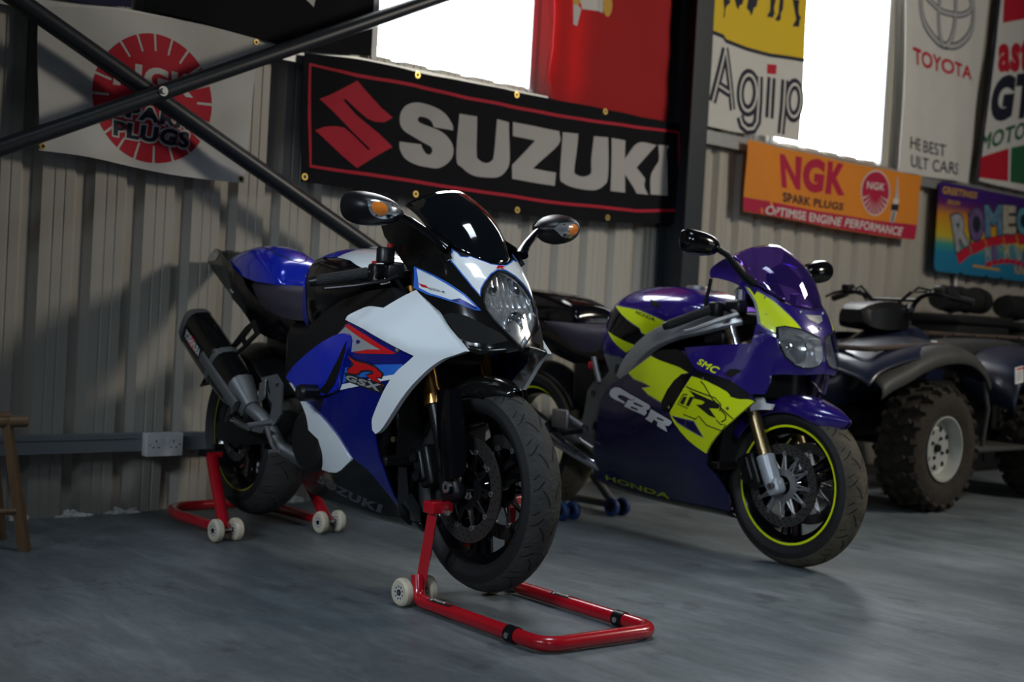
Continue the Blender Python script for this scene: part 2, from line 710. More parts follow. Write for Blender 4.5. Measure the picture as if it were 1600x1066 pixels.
# lumps of foam squeezed out under the cladding
random.seed(5)
for j, (x, wd) in enumerate([(1.745, 0.05), (1.945, 0.085), (2.147, 0.08), (2.90, 0.075)]):
    bm = bmesh.new()
    bmesh.ops.create_icosphere(bm, subdivisions=4, radius=1.0)
    for v in bm.verts:
        n = 0.72+0.28*math.sin(v.co.x*7+j)*math.cos(v.co.y*6+j*2)+random.uniform(-0.08, 0.08)
        v.co = Vector((v.co.x*wd*n, v.co.y*0.026*n, max(0.0, v.co.z*0.036*n*(0.7+0.3*math.sin(v.co.x*5+2*j)))))
    me = bpy.data.meshes.new('foam_lump')
    bm.to_mesh(me)
    bm.free()
    me.materials.append(m_foam)
    me.polygons.foreach_set('use_smooth', [True]*len(me.polygons))
    o = bpy.data.objects.new('foam_lump', me)
    C.objects.link(o)
    o.location = (x, WY-0.014, 0.0)
    tag(o, ['white foam lump at the wall foot nearest the wooden stool', 'largest white foam lump at the wall foot, left of the mains socket',
            'white foam lump at the wall foot below the mains socket', 'white foam lump at the wall foot behind the blue motorcycle rear wheel'][j], 'foam', 'foam lumps along the wall foot')

# ================================================================ FLAGS AND BANNERS
m_fblack = pm('black_banner_cloth', (0.006, 0.006, 0.009), 0.75, var=0.25, vscale=40, bump=0.15, bscale=300, spec=0.15)
m_fwhite = pm('white_flag_cloth', (0.62, 0.61, 0.58), 0.8, var=0.06, bump=0.1, bscale=300)
m_fgrey = pm('grey_white_print', (0.42, 0.40, 0.385), 0.75, var=0.06)
m_fred = pm('red_print', (0.48, 0.006, 0.026), 0.75, var=0.08)
m_flagred = pm('red_flag_cloth', (0.42, 0.006, 0.012), 0.75, var=0.10)
m_fyel = pm('yellow_flag_cloth', (0.72, 0.50, 0.020), 0.75, var=0.06)
m_fora = pm('orange_banner_cloth', (0.72, 0.235, 0.020), 0.72, var=0.06)
m_fpink = pm('crimson_print', (0.44, 0.008, 0.050), 0.7)
m_fnavy = pm('navy_print', (0.010, 0.012, 0.030), 0.7)
m_fgreen = pm('green_print', (0.015, 0.11, 0.045), 0.75)
m_brass = pm('brass_eyelet', (0.70, 0.48, 0.12), 0.35, 0.9)
m_silver_p = pm('silver_print', (0.45, 0.45, 0.46), 0.5)
m_fgold = pm('gold_print', (0.55, 0.30, 0.02), 0.6)


def banner(name, label, cat, loop, y, m, wave, step=0.05, thick=0.002):
    """cloth hung at depth y; coordinates are (x, z) on the plane y = 4.5 seen from the camera spot"""
    k = y/4.5

    def fm(a, c, off):
        a, c = np.asarray(a, float), np.asarray(c, float)
        return np.stack([a*k, y-wave(a, c)-off, 0.857+(c-0.857)*k], -1)
    bb = MB()
    bb.mat(m).sheet([smooth_loop(loop, 6, 30)], fm, step, thick, flip=False)
    bb.fm = fm
    bb.nm = (name, label, cat)
    return bb


def deco(bb, m, loops, step=0.05, off=0.0012):
    bb.mat(m).sheet(loops, lambda a, c, o: bb.fm(a, c, off+o), step)


def eyelet(bb, x, z, r=0.016):
    bb.eye = getattr(bb, 'eye', [])
    bb.eye.append((bb.fm([x], [z], 0.0)[0], r))


def done(bb):
    n, l, c = bb.nm
    o = tag(bb.build(n, angle=60), l, c)
    for p, r in getattr(bb, 'eye', []):
        k = MB()
        k.mat(m_brass).lathe([(0.001, r), (-0.004, r*0.85), (-0.004, r*0.55), (0.001, r*0.45)], p, 'Y', 20)
        k.mat(m_black).lathe([(-0.0016, 0.0), (-0.0016, r*0.5)], p, 'Y', 12)
        k.build('eyelet', parent=o)
    return o


def sw(ax, fx, az=0.0, fz=0.0, ph=0.0):
    return lambda a, c: ax*np.sin(a*fx+ph+0.6*np.sin(c*5))+az*np.sin(c*fz+ph)


# --- black racing banner with the red S
bb = banner('garage_banner', 'long black banner with a red S emblem and large white lettering', 'banner',
            [(2.765, 1.858), (3.10, 1.876), (3.42, 1.873), (3.88, 1.876), (4.37, 1.879), (5.079, 1.884), (5.095, 1.60), (5.113, 1.371), (4.536, 1.327), (3.94, 1.313), (3.45, 1.328), (3.1, 1.337), (2.778, 1.337), (2.766, 1.6)],
            4.555, m_fblack, lambda a, c: 0.007*np.sin(a*9+c*3)+0.004*np.sin(a*23-c*9), 0.06)
RB = [(2.795, 1.816), (3.003, 1.805), (3.326, 1.814), (3.608, 1.803), (3.884, 1.803), (4.374, 1.808), (4.75, 1.826), (5.040, 1.840), (5.060, 1.62), (5.075, 1.436), (4.75, 1.402), (4.495, 1.398), (4.154, 1.389), (3.561, 1.396), (3.234, 1.401), (3.029, 1.402), (2.818, 1.405), (2.804, 1.60)]
bb.mat(m_fred).strip(RB, 0.0145, lambda a, c, o: bb.fm(a, c, 0.0012), 0.04, True)
deco(bb, m_fred, [[(3.018, 1.784), (3.106, 1.72), (3.145, 1.689), (3.208, 1.656), (3.163, 1.63), (3.115, 1.626), (3.078, 1.635), (2.964, 1.701), (2.956, 1.693), (3.02, 1.646), (3.218, 1.533), (3.131, 1.483), (3.041, 1.422), (2.938, 1.487), (2.831, 1.552), (2.874, 1.573), (2.932, 1.583), (2.971, 1.582), (3.012, 1.56), (3.089, 1.503), (3.099, 1.509), (2.977, 1.596), (2.845, 1.683), (2.886, 1.703), (2.948, 1.74)]])
LS = [(3.551, 1.649), (3.546, 1.672), (3.509, 1.708), (3.463, 1.73), (3.396, 1.743), (3.338, 1.742), (3.283, 1.721), (3.253, 1.685), (3.251, 1.642), (3.276, 1.612), (3.327, 1.593), (3.382, 1.574), (3.427, 1.56), (3.439, 1.544), (3.429, 1.527), (3.407, 1.525), (3.384, 1.543), (3.372, 1.564), (3.255, 1.561), (3.26, 1.527), (3.291, 1.491), (3.349, 1.472), (3.415, 1.469), (3.481, 1.473), (3.531, 1.5), (3.559, 1.538), (3.556, 1.582), (3.523, 1.616), (3.477, 1.636), (3.403, 1.649), (3.362, 1.658), (3.35, 1.671), (3.364, 1.684), (3.397, 1.683), (3.423, 1.672), (3.439, 1.648)]
LU = [(3.58, 1.728), (3.676, 1.728), (3.683, 1.565), (3.701, 1.535), (3.741, 1.526), (3.775, 1.54), (3.787, 1.572), (3.789, 1.732), (3.868, 1.729), (3.882, 1.571), (3.87, 1.515), (3.828, 1.474), (3.765, 1.462), (3.671, 1.462), (3.608, 1.491), (3.578, 1.529)]
LZ = [(3.894, 1.734), (4.198, 1.733), (4.195, 1.666), (4.037, 1.536), (4.188, 1.533), (4.183, 1.469), (3.9, 1.471), (3.896, 1.535), (4.039, 1.667), (3.897, 1.669)]
LU2 = [(4.219, 1.731), (4.313, 1.735), (4.313, 1.663), (4.308, 1.558), (4.327, 1.539), (4.366, 1.534), (4.404, 1.545), (4.418, 1.565), (4.414, 1.62), (4.422, 1.738), (4.516, 1.744), (4.527, 1.552), (4.504, 1.506), (4.453, 1.478), (4.392, 1.472), (4.306, 1.476), (4.238, 1.49), (4.214, 1.523)]
LK = [(4.538, 1.744), (4.646, 1.746), (4.652, 1.655), (4.748, 1.748), (4.88, 1.753), (4.74, 1.621), (4.81, 1.571), (4.808, 1.532), (4.845, 1.494), (4.746, 1.49), (4.72, 1.519), (4.658, 1.579), (4.663, 1.486), (4.555, 1.483)]
LI = [(4.894, 1.756), (4.983, 1.763), (4.964, 1.731), (4.975, 1.661), (4.986, 1.504), (4.864, 1.498), (4.853, 1.588), (4.88, 1.637), (4.91, 1.682)]
for L in (LS, LU, LZ, LU2, LK, LI):
    deco(bb, m_fgrey, [smooth_loop(L, 4, 50)])
for x, z in [(3.338, 1.861), (3.910, 1.862), (4.489, 1.868), (5.072, 1.870), (2.792, 1.358), (3.352, 1.345), (3.945, 1.331), (4.549, 1.350), (5.095, 1.389)]:
    eyelet(bb, x, z)
done(bb)

# --- white spark plug flag, left
bb = banner('spark_plug_flag', 'white flag with a red sun emblem hung behind the crossed braces', 'flag',
            [(1.685, 1.832), (1.95, 1.868), (2.25, 1.885), (2.552, 1.871), (2.535, 1.6), (2.514, 1.302), (2.25, 1.300), (2.05, 1.315), (1.85, 1.328), (1.704, 1.330), (1.692, 1.58)],
            4.565, m_fwhite, lambda a, c: 0.016*np.sin((a-1.7)*9+c*10)*np.clip((2.5-a)*1.6, 0.15, 1)+0.008*np.sin(a*19+c*7)*np.clip((1.9-c)*2, 0, 1), 0.03)
cx, cz, rx, rz_ = 2.128, 1.575, 0.235, 0.238
RED = []
nr = 20
for i in range(nr):
    a0 = 360/nr*i+3
    w0 = 1.2
    RED.append([(cx+0.72*rx*math.cos(R(a0+w0*1.2)), cz+0.72*rz_*math.sin(R(a0+w0*1.2)))] +
               [(cx+rx*math.cos(R(a)), cz+rz_*math.sin(R(a))) for a in np.linspace(a0+w0, a0+360/nr-w0, 6)] +
               [(cx+0.72*rx*math.cos(R(a0+360/nr-w0*1.2)), cz+0.72*rz_*math.sin(R(a0+360/nr-w0*1.2)))])
for L in RED:
    deco(bb, m_fred, [L], 0.03)
deco(bb, m_fred, [ell(cx, cz, rx*0.735, rz_*0.735)], 0.03)
deco(bb, m_fwhite, on_quad(text_loops('NGK', 0.055), (1.967, 1.690), (2.282, 1.686), (2.282, 1.598), (1.967, 1.602)), 0.03, 0.0022)
for s_, q in (('SPARK', [(1.970, 1.548), (2.284, 1.527), (2.278, 1.474), (1.972, 1.496)]), ('PLUGS', [(1.980, 1.476), (2.274, 1.468), (2.268, 1.405), (1.980, 1.420)])):
    deco(bb, m_fwhite, [grow(L, 0.006) for L in on_quad(text_loops(s_, 0.05), *q)][:], 0.03, 0.0022)
    deco(bb, m_fnavy, on_quad(text_loops(s_, 0.05), *q), 0.03, 0.0030)
for x, z in [(1.715, 1.345), (2.500, 1.318), (2.538, 1.858)]:
    eyelet(bb, x, z, 0.012)
done(bb)

# --- black flag above, only its foot in view
bb = banner('dark_flag', 'black flag above the red S banner with only its foot in the frame', 'flag',
            [(2.10, 2.9), (3.085, 2.9), (3.090, 1.900), (2.77, 1.865), (2.552, 1.875), (2.13, 1.900)], 4.568, m_fblack, sw(0.006, 14), 0.08)
deco(bb, m_fwhite, [[(2.735, 2.12), (2.800, 2.10), (2.790, 2.045), (2.755, 2.068)]])
done(bb)
bb = banner('navy_flag', 'navy blue flag at the top left above the white sun flag', 'flag',
            [(1.55, 2.7), (2.05, 2.7), (2.022, 1.893), (1.83, 1.873), (1.60, 1.865)], 4.570, pm('navy_flag_cloth', (0.010, 0.012, 0.055), 0.8), sw(0.005, 15), 0.08)
done(bb)

# --- red island flag with the armoured leg


def red_trans():
    m = bpy.data.materials.new('thin_red_flag_cloth')
    m.use_nodes = True
    nt = m.node_tree
    b_ = nt.nodes['Principled BSDF']
    b_.inputs['Base Color'].default_value = (0.46, 0.006, 0.010, 1)
    b_.inputs['Roughness'].default_value = 0.8
    tr = nt.nodes.new('ShaderNodeBsdfTranslucent')
    tr.inputs['Color'].default_value = (0.75, 0.030, 0.010, 1)
    n = nt.nodes.new('ShaderNodeTexNoise')
    n.inputs['Scale'].default_value = 300
    mx = nt.nodes.new('ShaderNodeMixShader')
    rr = nt.nodes.new('ShaderNodeMapRange')
    rr.inputs['To Min'].default_value, rr.inputs['To Max'].default_value = 0.22, 0.32
    nt.links.new(n.outputs['Fac'], rr.inputs['Value'])
    nt.links.new(rr.outputs['Result'], mx.inputs['Fac'])
    nt.links.new(b_.outputs['BSDF'], mx.inputs[1])
    nt.links.new(tr.outputs['BSDF'], mx.inputs[2])
    nt.links.new(mx.outputs['Shader'], nt.nodes['Material Output'].inputs['Surface'])
    return m


bb = banner('red_flag', 'red flag with a small armoured leg emblem beside the left window', 'flag',
            [(4.020, 3.1), (4.905, 3.1), (4.925, 2.4), (4.950, 1.82), (4.5, 1.83), (4.160, 1.83), (4.115, 1.93), (4.060, 2.1)], 4.570, red_trans(),
            lambda a, c: 0.006*np.sin(a*13+c*3)+0.003*np.sin(c*26)+0.085*np.exp(-((a-4.00)/0.12)**2)*np.clip((c-1.90)*5, 0, 1), 0.03)
k_ = 1.0
deco(bb, m_fwhite, [[(4.262, 2.41), (4.298, 2.335), (4.400, 2.345), (4.412, 2.42), (4.330, 2.45)]])
deco(bb, m_silver_p, [[(4.240, 2.350), (4.244, 2.250), (4.268, 2.248), (4.292, 2.335), (4.268, 2.350)]])
deco(bb, m_silver_p, [[(4.400, 2.45), (4.398, 2.346), (4.432, 2.340), (4.440, 2.45)]], off=0.0018)
deco(bb, m_fgold, [ell(4.464, 2.385, 0.034, 0.055)], off=0.0024)
deco(bb, m_fgold, [[(4.236, 2.40), (4.235, 2.352), (4.272, 2.348), (4.285, 2.37), (4.262, 2.40)]], off=0.0024)
done(bb)

# --- yellow and white oil company flag
bb = banner('petrol_flag', 'yellow over white flag hung between the steel column and the right window', 'flag',
            [(5.262, 3.15), (5.262, 2.5), (5.268, 1.904), (5.5, 1.905), (5.85, 1.922), (6.090, 1.928), (6.082, 2.5), (6.080, 3.15)], 4.572, m_fwhite, sw(0.006, 11, 0.003, 9), 0.06)
deco(bb, m_fyel, [[(5.262, 3.15), (5.262, 2.410), (5.34, 2.405), (5.368, 2.384), (5.56, 2.376), (5.766, 2.376), (6.086, 2.402), (6.080, 3.15)]], 0.06)
bb.mat(m_fnavy).strip([(5.262, 2.400), (5.345, 2.393), (5.37, 2.374), (5.56, 2.366), (5.766, 2.366), (6.086, 2.393)], 0.020, lambda a, c, o: bb.fm(a, c, 0.0022), 0.05)
for L in ([(5.331, 2.60), (5.395, 2.60), (5.395, 2.585), (5.366, 2.562), (5.355, 2.545), (5.348, 2.494), (5.341, 2.494), (5.344, 2.54)],
          [(5.43, 2.62), (5.515, 2.63), (5.505, 2.60), (5.478, 2.585), (5.475, 2.563), (5.455, 2.575)],
          [(5.555, 2.65), (5.635, 2.66), (5.625, 2.61), (5.605, 2.60), (5.598, 2.572), (5.585, 2.553), (5.57, 2.575), (5.545, 2.585)],
          [(5.735, 2.69), (5.782, 2.69), (5.770, 2.63), (5.778, 2.60), (5.765, 2.575), (5.715, 2.572), (5.738, 2.61)],
          [(5.815, 2.70), (5.850, 2.70), (5.850, 2.64), (5.832, 2.61), (5.835, 2.585), (5.822, 2.567), (5.785, 2.565), (5.812, 2.61)],
          [(5.936, 2.715), (6.006, 2.723), (6.002, 2.685), (6.008, 2.645), (6.034, 2.627), (6.022, 2.612), (6.015, 2.572), (5.951, 2.563), (5.985, 2.609)]):
    deco(bb, m_fnavy, [L], 0.05, 0.0024)


def ln(m, pts, wd, off=0.0014, cl=False):
    bb.mat(m).strip(pts, wd, lambda a, c, o: bb.fm(a, c, off), 0.04, cl)


for m_, ww, of in ((m_fnavy, 0.066, 0.0014), (m_fwhite, 0.016, 0.0026)):
    ln(m_, [(5.292, 2.036), (5.368, 2.330)], ww*0.9, of)
    ln(m_, [(5.368, 2.335), (5.470, 2.018)], ww*0.75, of+0.0003)
    ln(m_, [(5.330, 2.128), (5.425, 2.105)], ww*0.8, of+0.0006)
    ln(m_, ell(5.598, 2.132, 0.072, 0.098, 36), ww, of, True)
    ln(m_, [(5.680, 2.235), (5.690, 2.10), (5.690, 1.985), (5.662, 1.945), (5.612, 1.935), (5.565, 1.955), (5.540, 1.995)], ww, of+0.0004)
    ln(m_, ell(6.003, 2.150, 0.068, 0.092, 36), ww, of, True)
    ln(m_, [(5.900, 2.250), (5.905, 2.10), (5.900, 1.945)], ww, of+0.0004)
for xx in (5.762, 5.806):
    ln(m_fnavy, [(xx, 2.245), (xx+0.006, 2.020)], 0.026)
deco(bb, m_fred, [[(5.740, 2.313), (5.819, 2.322), (5.820, 2.268), (5.745, 2.261)]])
done(bb)

# --- orange spark plug banner
bb = banner('orange_banner', 'orange banner with crimson lettering and a red foot strip below the right window', 'banner',
            [(5.605, 1.876), (6.2, 1.868), (6.8, 1.865), (7.409, 1.876), (7.38, 1.66), (7.350, 1.459), (6.8, 1.455), (6.2, 1.468), (5.620, 1.483), (5.612, 1.68)],
            4.545, m_fora, lambda a, c: 0.008*np.sin(a*9+c*11)+0.012*np.exp(-((a-5.72-(1.87-c)*0.35)/0.04)**2), 0.05)
deco(bb, m_fpink, [[(5.612, 1.561), (6.2, 1.548), (6.8, 1.543), (7.363, 1.556), (7.350, 1.461), (6.8, 1.457), (6.2, 1.470), (5.620, 1.485)]], 0.05)
deco(bb, m_fpink, on_quad(text_loops('NGK', 0.060), (5.915, 1.838), (6.554, 1.855), (6.545, 1.655), (5.935, 1.645)), 0.05)
deco(bb, m_fnavy, on_quad(text_loops('SPARK PLUGS', 0.035), (5.945, 1.622), (6.545, 1.616), (6.540, 1.572), (5.950, 1.566)), 0.05)
deco(bb, m_fwhite, on_quad(text_loops('OPTIMISE ENGINE PERFORMANCE', 0.025, 0.15), (5.80, 1.533), (7.215, 1.528), (7.210, 1.473), (5.806, 1.482)), 0.05, 0.0022)
deco(bb, m_fwhite, [ell(6.885, 1.712, 0.150, 0.140)], 0.05)
deco(bb, m_fpink, [ell(6.885, 1.712, 0.140, 0.131)], 0.05, 0.0020)
for a in range(200, 345, 16):
    p = (6.885+0.05*math.cos(R(a)), 1.715+0.05*math.sin(R(a)))
    q0 = (6.885+0.135*math.cos(R(a-2.6)), 1.712+0.126*math.sin(R(a-2.6)))
    q1 = (6.885+0.135*math.cos(R(a+2.6)), 1.712+0.126*math.sin(R(a+2.6)))
    deco(bb, m_fwhite, [[p, q0, q1]], 0.05, 0.0028)
deco(bb, m_fwhite, on_quad(text_loops('NGK', 0.03), (6.795, 1.776), (6.975, 1.780), (6.973, 1.735), (6.795, 1.730)), 0.05, 0.0028)
deco(bb, m_silver_p, [[(7.100, 1.835), (7.112, 1.835), (7.118, 1.76), (7.130, 1.70), (7.090, 1.70), (7.095, 1.76)]], 0.05)
deco(bb, m_fwhite, [[(7.080, 1.70), (7.135, 1.70), (7.135, 1.668), (7.080, 1.662)]], 0.05)
deco(bb, m_fnavy, [[(7.066, 1.665), (7.140, 1.668), (7.140, 1.625), (7.066, 1.625)]], 0.05)
deco(bb, m_silver_p, [[(7.075, 1.625), (7.128, 1.625), (7.118, 1.548), (7.070, 1.548)]], 0.05)
deco(bb, m_fnavy, [[(7.095, 1.618), (7.106, 1.618), (7.100, 1.552), (7.088, 1.552)]], 0.05, 0.0022)
done(bb)

# --- white car maker flag
bb = banner('car_maker_flag', 'white flag with a grey oval emblem and red lettering, right of the right window', 'flag',
            [(7.05, 3.3), (7.09, 2.94), (7.13, 2.4), (7.118, 1.872), (7.5, 1.880), (7.985, 1.892), (8.02, 2.3), (8.10, 3.3)], 4.565, m_fwhite,
            lambda a, c: 0.012*np.sin((a-7.1)*12)*np.clip((3.1-c), 0.3, 1)+0.004*np.sin(a*27+c*3), 0.05)
for m_, ww, of in ((m_fnavy, 0.050, 0.0014), (m_silver_p, 0.030, 0.0022)):
    ln(m_, ell(7.575, 2.99, 0.325, 0.245, 48), ww, of, True)
    ln(m_, ell(7.575, 3.06, 0.290, 0.105, 40), ww*0.8, of+0.0004, True)
    ln(m_, ell(7.575, 2.97, 0.095, 0.225, 40), ww*0.8, of+0.0008, True)
deco(bb, m_fred, on_quad(text_loops('TOYOTA', 0.035), (7.184, 2.668), (7.925, 2.662), (7.935, 2.575), (7.200, 2.560)), 0.05)
deco(bb, m_fnavy, on_quad(text_loops('HE BEST', 0.010), (7.215, 2.106), (7.660, 2.108), (7.668, 2.030), (7.222, 2.028)), 0.05)
deco(bb, m_fnavy, on_quad(text_loops('UILT CARS', 0.010), (7.235, 1.992), (7.822, 2.006), (7.818, 1.928), (7.240, 1.914)), 0.05)
done(bb)

# --- motor oil flag
bb = banner('motor_oil_flag', 'white, red and green flag with bold slanted lettering at the top right edge', 'flag',
            [(8.235, 3.4), (8.20, 2.9), (8.13, 2.3), (8.080, 1.925), (8.6, 1.915), (9.4, 1.93), (9.4, 3.4)], 4.575, m_fwhite, sw(0.007, 9, 0.003, 8), 0.06)
deco(bb, m_fnavy, [[(8.235, 3.4), (8.20, 2.9), (8.13, 2.3), (8.080, 1.925), (8.12, 1.925), (8.165, 2.3), (8.24, 2.9), (8.275, 3.4)]])
deco(bb, m_fred, [[(8.29, 3.39), (8.305, 3.03), (8.62, 3.12), (9.39, 3.2), (9.39, 3.39)]], 0.06)
deco(bb, m_fred, [[(8.118, 2.082), (8.490, 2.190), (8.499, 1.960), (8.112, 1.945)]], 0.06)
deco(bb, m_fgreen, [[(8.520, 2.198), (9.39, 2.40), (9.39, 1.985), (8.528, 1.958)]], 0.06)
deco(bb, m_fred, on_quad(text_loops('astrol', 0.05), (8.262, 2.955), (9.10, 3.14), (9.10, 2.82), (8.272, 2.685)), 0.05)
deco(bb, m_fnavy, on_quad(text_loops('GTX', 0.07), (8.235, 2.650), (9.10, 2.85), (9.08, 2.50), (8.195, 2.330)), 0.05)
deco(bb, m_fgreen, on_quad(text_loops('MOTOR OIL', 0.035), (8.130, 2.240), (9.20, 2.560), (9.20, 2.43), (8.109, 2.120)), 0.05)
done(bb)


# --- printed tin sign with rounded corners
def sign_mat():
    m = bpy.data.materials.new('sunset_print')
    m.use_nodes = True
    nt = m.node_tree
    b_ = nt.nodes['Principled BSDF']
    b_.inputs['Roughness'].default_value = 0.35
    tc = nt.nodes.new('ShaderNodeTexCoord')
    sp = nt.nodes.new('ShaderNodeSeparateXYZ')
    nt.links.new(tc.outputs['Object'], sp.inputs[0])
    mr = nt.nodes.new('ShaderNodeMapRange')
    mr.inputs['From Min'].default_value, mr.inputs['From Max'].default_value = 1.275, 1.905
    nt.links.new(sp.outputs['Z'], mr.inputs['Value'])
    cr = nt.nodes.new('ShaderNodeValToRGB')
    e = cr.color_ramp.elements
    e[0].position, e[0].color = 0.0, (0.02, 0.19, 0.36, 1)
    e[1].position, e[1].color = 1.0, (0.05, 0.015, 0.16, 1)
    for p, c in ((0.22, (0.02, 0.21, 0.36, 1)), (0.32, (0.06, 0.32, 0.25, 1)), (0.40, (0.55, 0.42, 0.03, 1)), (0.62, (0.60, 0.24, 0.02, 1)), (0.74, (0.14, 0.02, 0.13, 1)), (0.82, (0.055, 0.015, 0.16, 1))):
        k2 = e.new(p)
        k2.color = c
    nt.links.new(mr.outputs['Result'], cr.inputs['Fac'])
    nt.links.new(cr.outputs['Color'], b_.inputs['Base Color'])
    return m


def rrect(x0, z0, x1, z1, r, n=5):
    out = []
    for cx_, cz_, a in ((x1-r, z1-r, 0), (x0+r, z1-r, 90), (x0+r, z0+r, 180), (x1-r, z0+r, 270)):
        out += [(cx_+r*math.cos(R(a+90*i/n)), cz_+r*math.sin(R(a+90*i/n))) for i in range(n+1)]
    return out


bb = banner('tin_sign', 'rounded tin sign with sunset colours and greetings lettering on the far right wall', 'sign',
            [(7.610, 1.862), (9.45, 1.93), (9.45, 1.27), (7.625, 1.276)], 4.565, sign_mat(), lambda a, c: 0*a, 0.1, 0.004)
bb.v, bb.f, bb.mi = [], [], []
bb.mat(bb.mats[0]).sheet([rrect(7.612, 1.277, 9.40, 1.868, 0.045)], bb.fm, 0.1, 0.004)
deco(bb, m_fgold, on_quad(text_loops('GREETINGS', 0.03, 0.2), (7.654, 1.838), (8.10, 1.842), (8.10, 1.798), (7.660, 1.788)), 0.1)
deco(bb, m_fgold, on_quad(text_loops('FROM', 0.02, 0.2), (7.725, 1.756), (7.885, 1.758), (7.885, 1.728), (7.727, 1.724)), 0.1)
m_sp = [pm('postcard_grey', (0.32, 0.33, 0.36), 0.4, var=0.7, vscale=18), pm('postcard_violet', (0.14, 0.09, 0.22), 0.4, var=0.5, vscale=14), pm('postcard_blue', (0.10, 0.22, 0.34), 0.4, var=0.7, vscale=16),
        pm('postcard_cream', (0.42, 0.38, 0.30), 0.4, var=0.7, vscale=18), pm('postcard_teal', (0.08, 0.26, 0.33), 0.4, var=0.6, vscale=16)]
big = [('R', (7.775, 1.655), (7.975, 1.700), (8.035, 1.480), (7.875, 1.415)), ('O', (7.985, 1.720), (8.190, 1.755), (8.235, 1.540), (8.045, 1.490)),
       ('M', (8.200, 1.765), (8.440, 1.790), (8.470, 1.585), (8.245, 1.545)), ('E', (8.455, 1.790), (8.640, 1.800), (8.660, 1.605), (8.480, 1.590)), ('O', (8.655, 1.800), (8.86, 1.80), (8.87, 1.61), (8.675, 1.608))]
for i, (s_, *q) in enumerate(big):
    q = [np.array(p) for p in q]
    dn = np.array((0.045, -0.075))
    deco(bb, m_fnavy, [[q[0], q[3], q[3]+dn, q[0]+dn*0.6]], 0.1, 0.0014)
    deco(bb, m_fred, [[q[3], q[2], q[2]+dn*0.8, q[3]+dn]], 0.1, 0.0018)
    deco(bb, m_fnavy, [grow(L, 0.010) for L in on_quad(text_loops(s_, 0.06), *q)][:1], 0.1, 0.0022)
    deco(bb, m_sp[i], on_quad(text_loops(s_, 0.06), *q), 0.1, 0.0030)
for i, ch in enumerate('MICHIGAN'):
    x0 = 8.245+i*0.085
    z0 = 1.36+0.055*math.sin(R(15+i*20))
    q = [np.array(p) for p in ((x0, z0+0.105), (x0+0.076, z0+0.118), (x0+0.094, z0+0.018), (x0+0.022, z0))]
    dn = np.array((0.018, -0.032))
    deco(bb, m_fred, [[q[3], q[2], q[2]+dn, q[3]+dn]], 0.1, 0.0014)
    deco(bb, m_sp[i % 5], on_quad(text_loops(ch, 0.06), *q), 0.1, 0.0026)
deco(bb, m_fgold, on_quad(text_loops('USA', 0.03), (8.680, 1.378), (8.95, 1.384), (8.95, 1.328), (8.685, 1.326)), 0.1)
deco(bb, m_fgold, [[(8.105, 1.352), (8.47, 1.345), (8.47, 1.330), (8.105, 1.335)]], 0.1)
bb.mat(m_black)
for x in (7.95, 8.29, 8.50):
    bb.box(bb.fm([x], [1.277], 0.0)[0], (0.03, 0.012, 0.02))
done(bb)

# cable dropping from the tin sign
k = MB()
k.tube([(8.135, 4.640, 0.36), (8.135, 4.640, 1.40)], 0.012, 8)
tag(k.build('cable_conduit', m_white), 'thin white conduit running down the wall under the tin sign', 'conduit')

# wooden folding stool at the left edge
m_wood = pm('varnished_wood', (0.20, 0.115, 0.055), 0.5, var=0.3, vscale=10, stretch=(6, 6, 0.8))
st = thing('wooden_stool', 'wooden stool at the left edge, mostly outside the frame', 'stool', (1.36, 4.20, 0))
for sx in (-1, 1):
    for sy in (-1, 1):
        k = MB()
        P = [(0.205*sx, 0.11*sy, 0.0), (0.140*sx, 0.075*sy, 0.425)]
        dx = Vector(P[1])-Vector(P[0])
        k.tube([P[0], P[1]], [0.022, 0.018], 4)
        k.build('leg', m_wood, st, smooth=False)
for sy in (-1, 1):
    k = MB()
    k.cyl((-0.185, 0.100*sy, 0.13), (0.185, 0.100*sy, 0.13), 0.010, seg=12)
    k.build('rung', m_wood, st)
    k = MB()
    k.cyl((-0.205, 0.075*sy, 0.415), (0.205, 0.075*sy, 0.415), 0.018, seg=16)
    k.build('seat_rail', m_wood, st)
k = MB()
k.net([[(x, y, 0.428-0.03*(1-(y/0.08)**2)) for y in (-0.085, -0.03, 0.03, 0.085)] for x in (-0.15, 0.0, 0.15)], 3, 4)
k.net([[(x, y, 0.424-0.03*(1-(y/0.08)**2)) for y in (0.085, 0.03, -0.03, -0.085)] for x in (-0.15, 0.0, 0.15)], 3, 4)
k.build('seat', pm('canvas', (0.02, 0.02, 0.022), 0.9), st)
# ================================================================ fairing surfaces (bike coordinates: x forward, y left, z up)
class TPS:
    """thin-plate height field h(a,b) through scattered control points (a,b,h)"""
    def __init__(s,pts,lam=1e-4):
        P=np.array(pts,float); s.X=P[:,:2]; n=len(P)
        d=np.linalg.norm(s.X[:,None]-s.X[None],axis=2)
        K=np.where(d>0,d*d*np.log(d+1e-12),0)+lam*np.eye(n)
        A=np.zeros((n+3,n+3)); A[:n,:n]=K; A[:n,n]=1; A[:n,n+1:]=s.X; A[n:,:n]=A[:n,n:].T
        s.w=np.linalg.solve(A,np.r_[P[:,2],0,0,0])
    def __call__(s,a,b):
        p=np.stack([np.ravel(a),np.ravel(b)],-1).astype(float)
        d=np.linalg.norm(p[:,None]-s.X[None],axis=2)
        K=np.where(d>0,d*d*np.log(d+1e-12),0)
        n=len(s.X)
        return K@s.w[:n]+s.w[n]+p@s.w[n+1:]
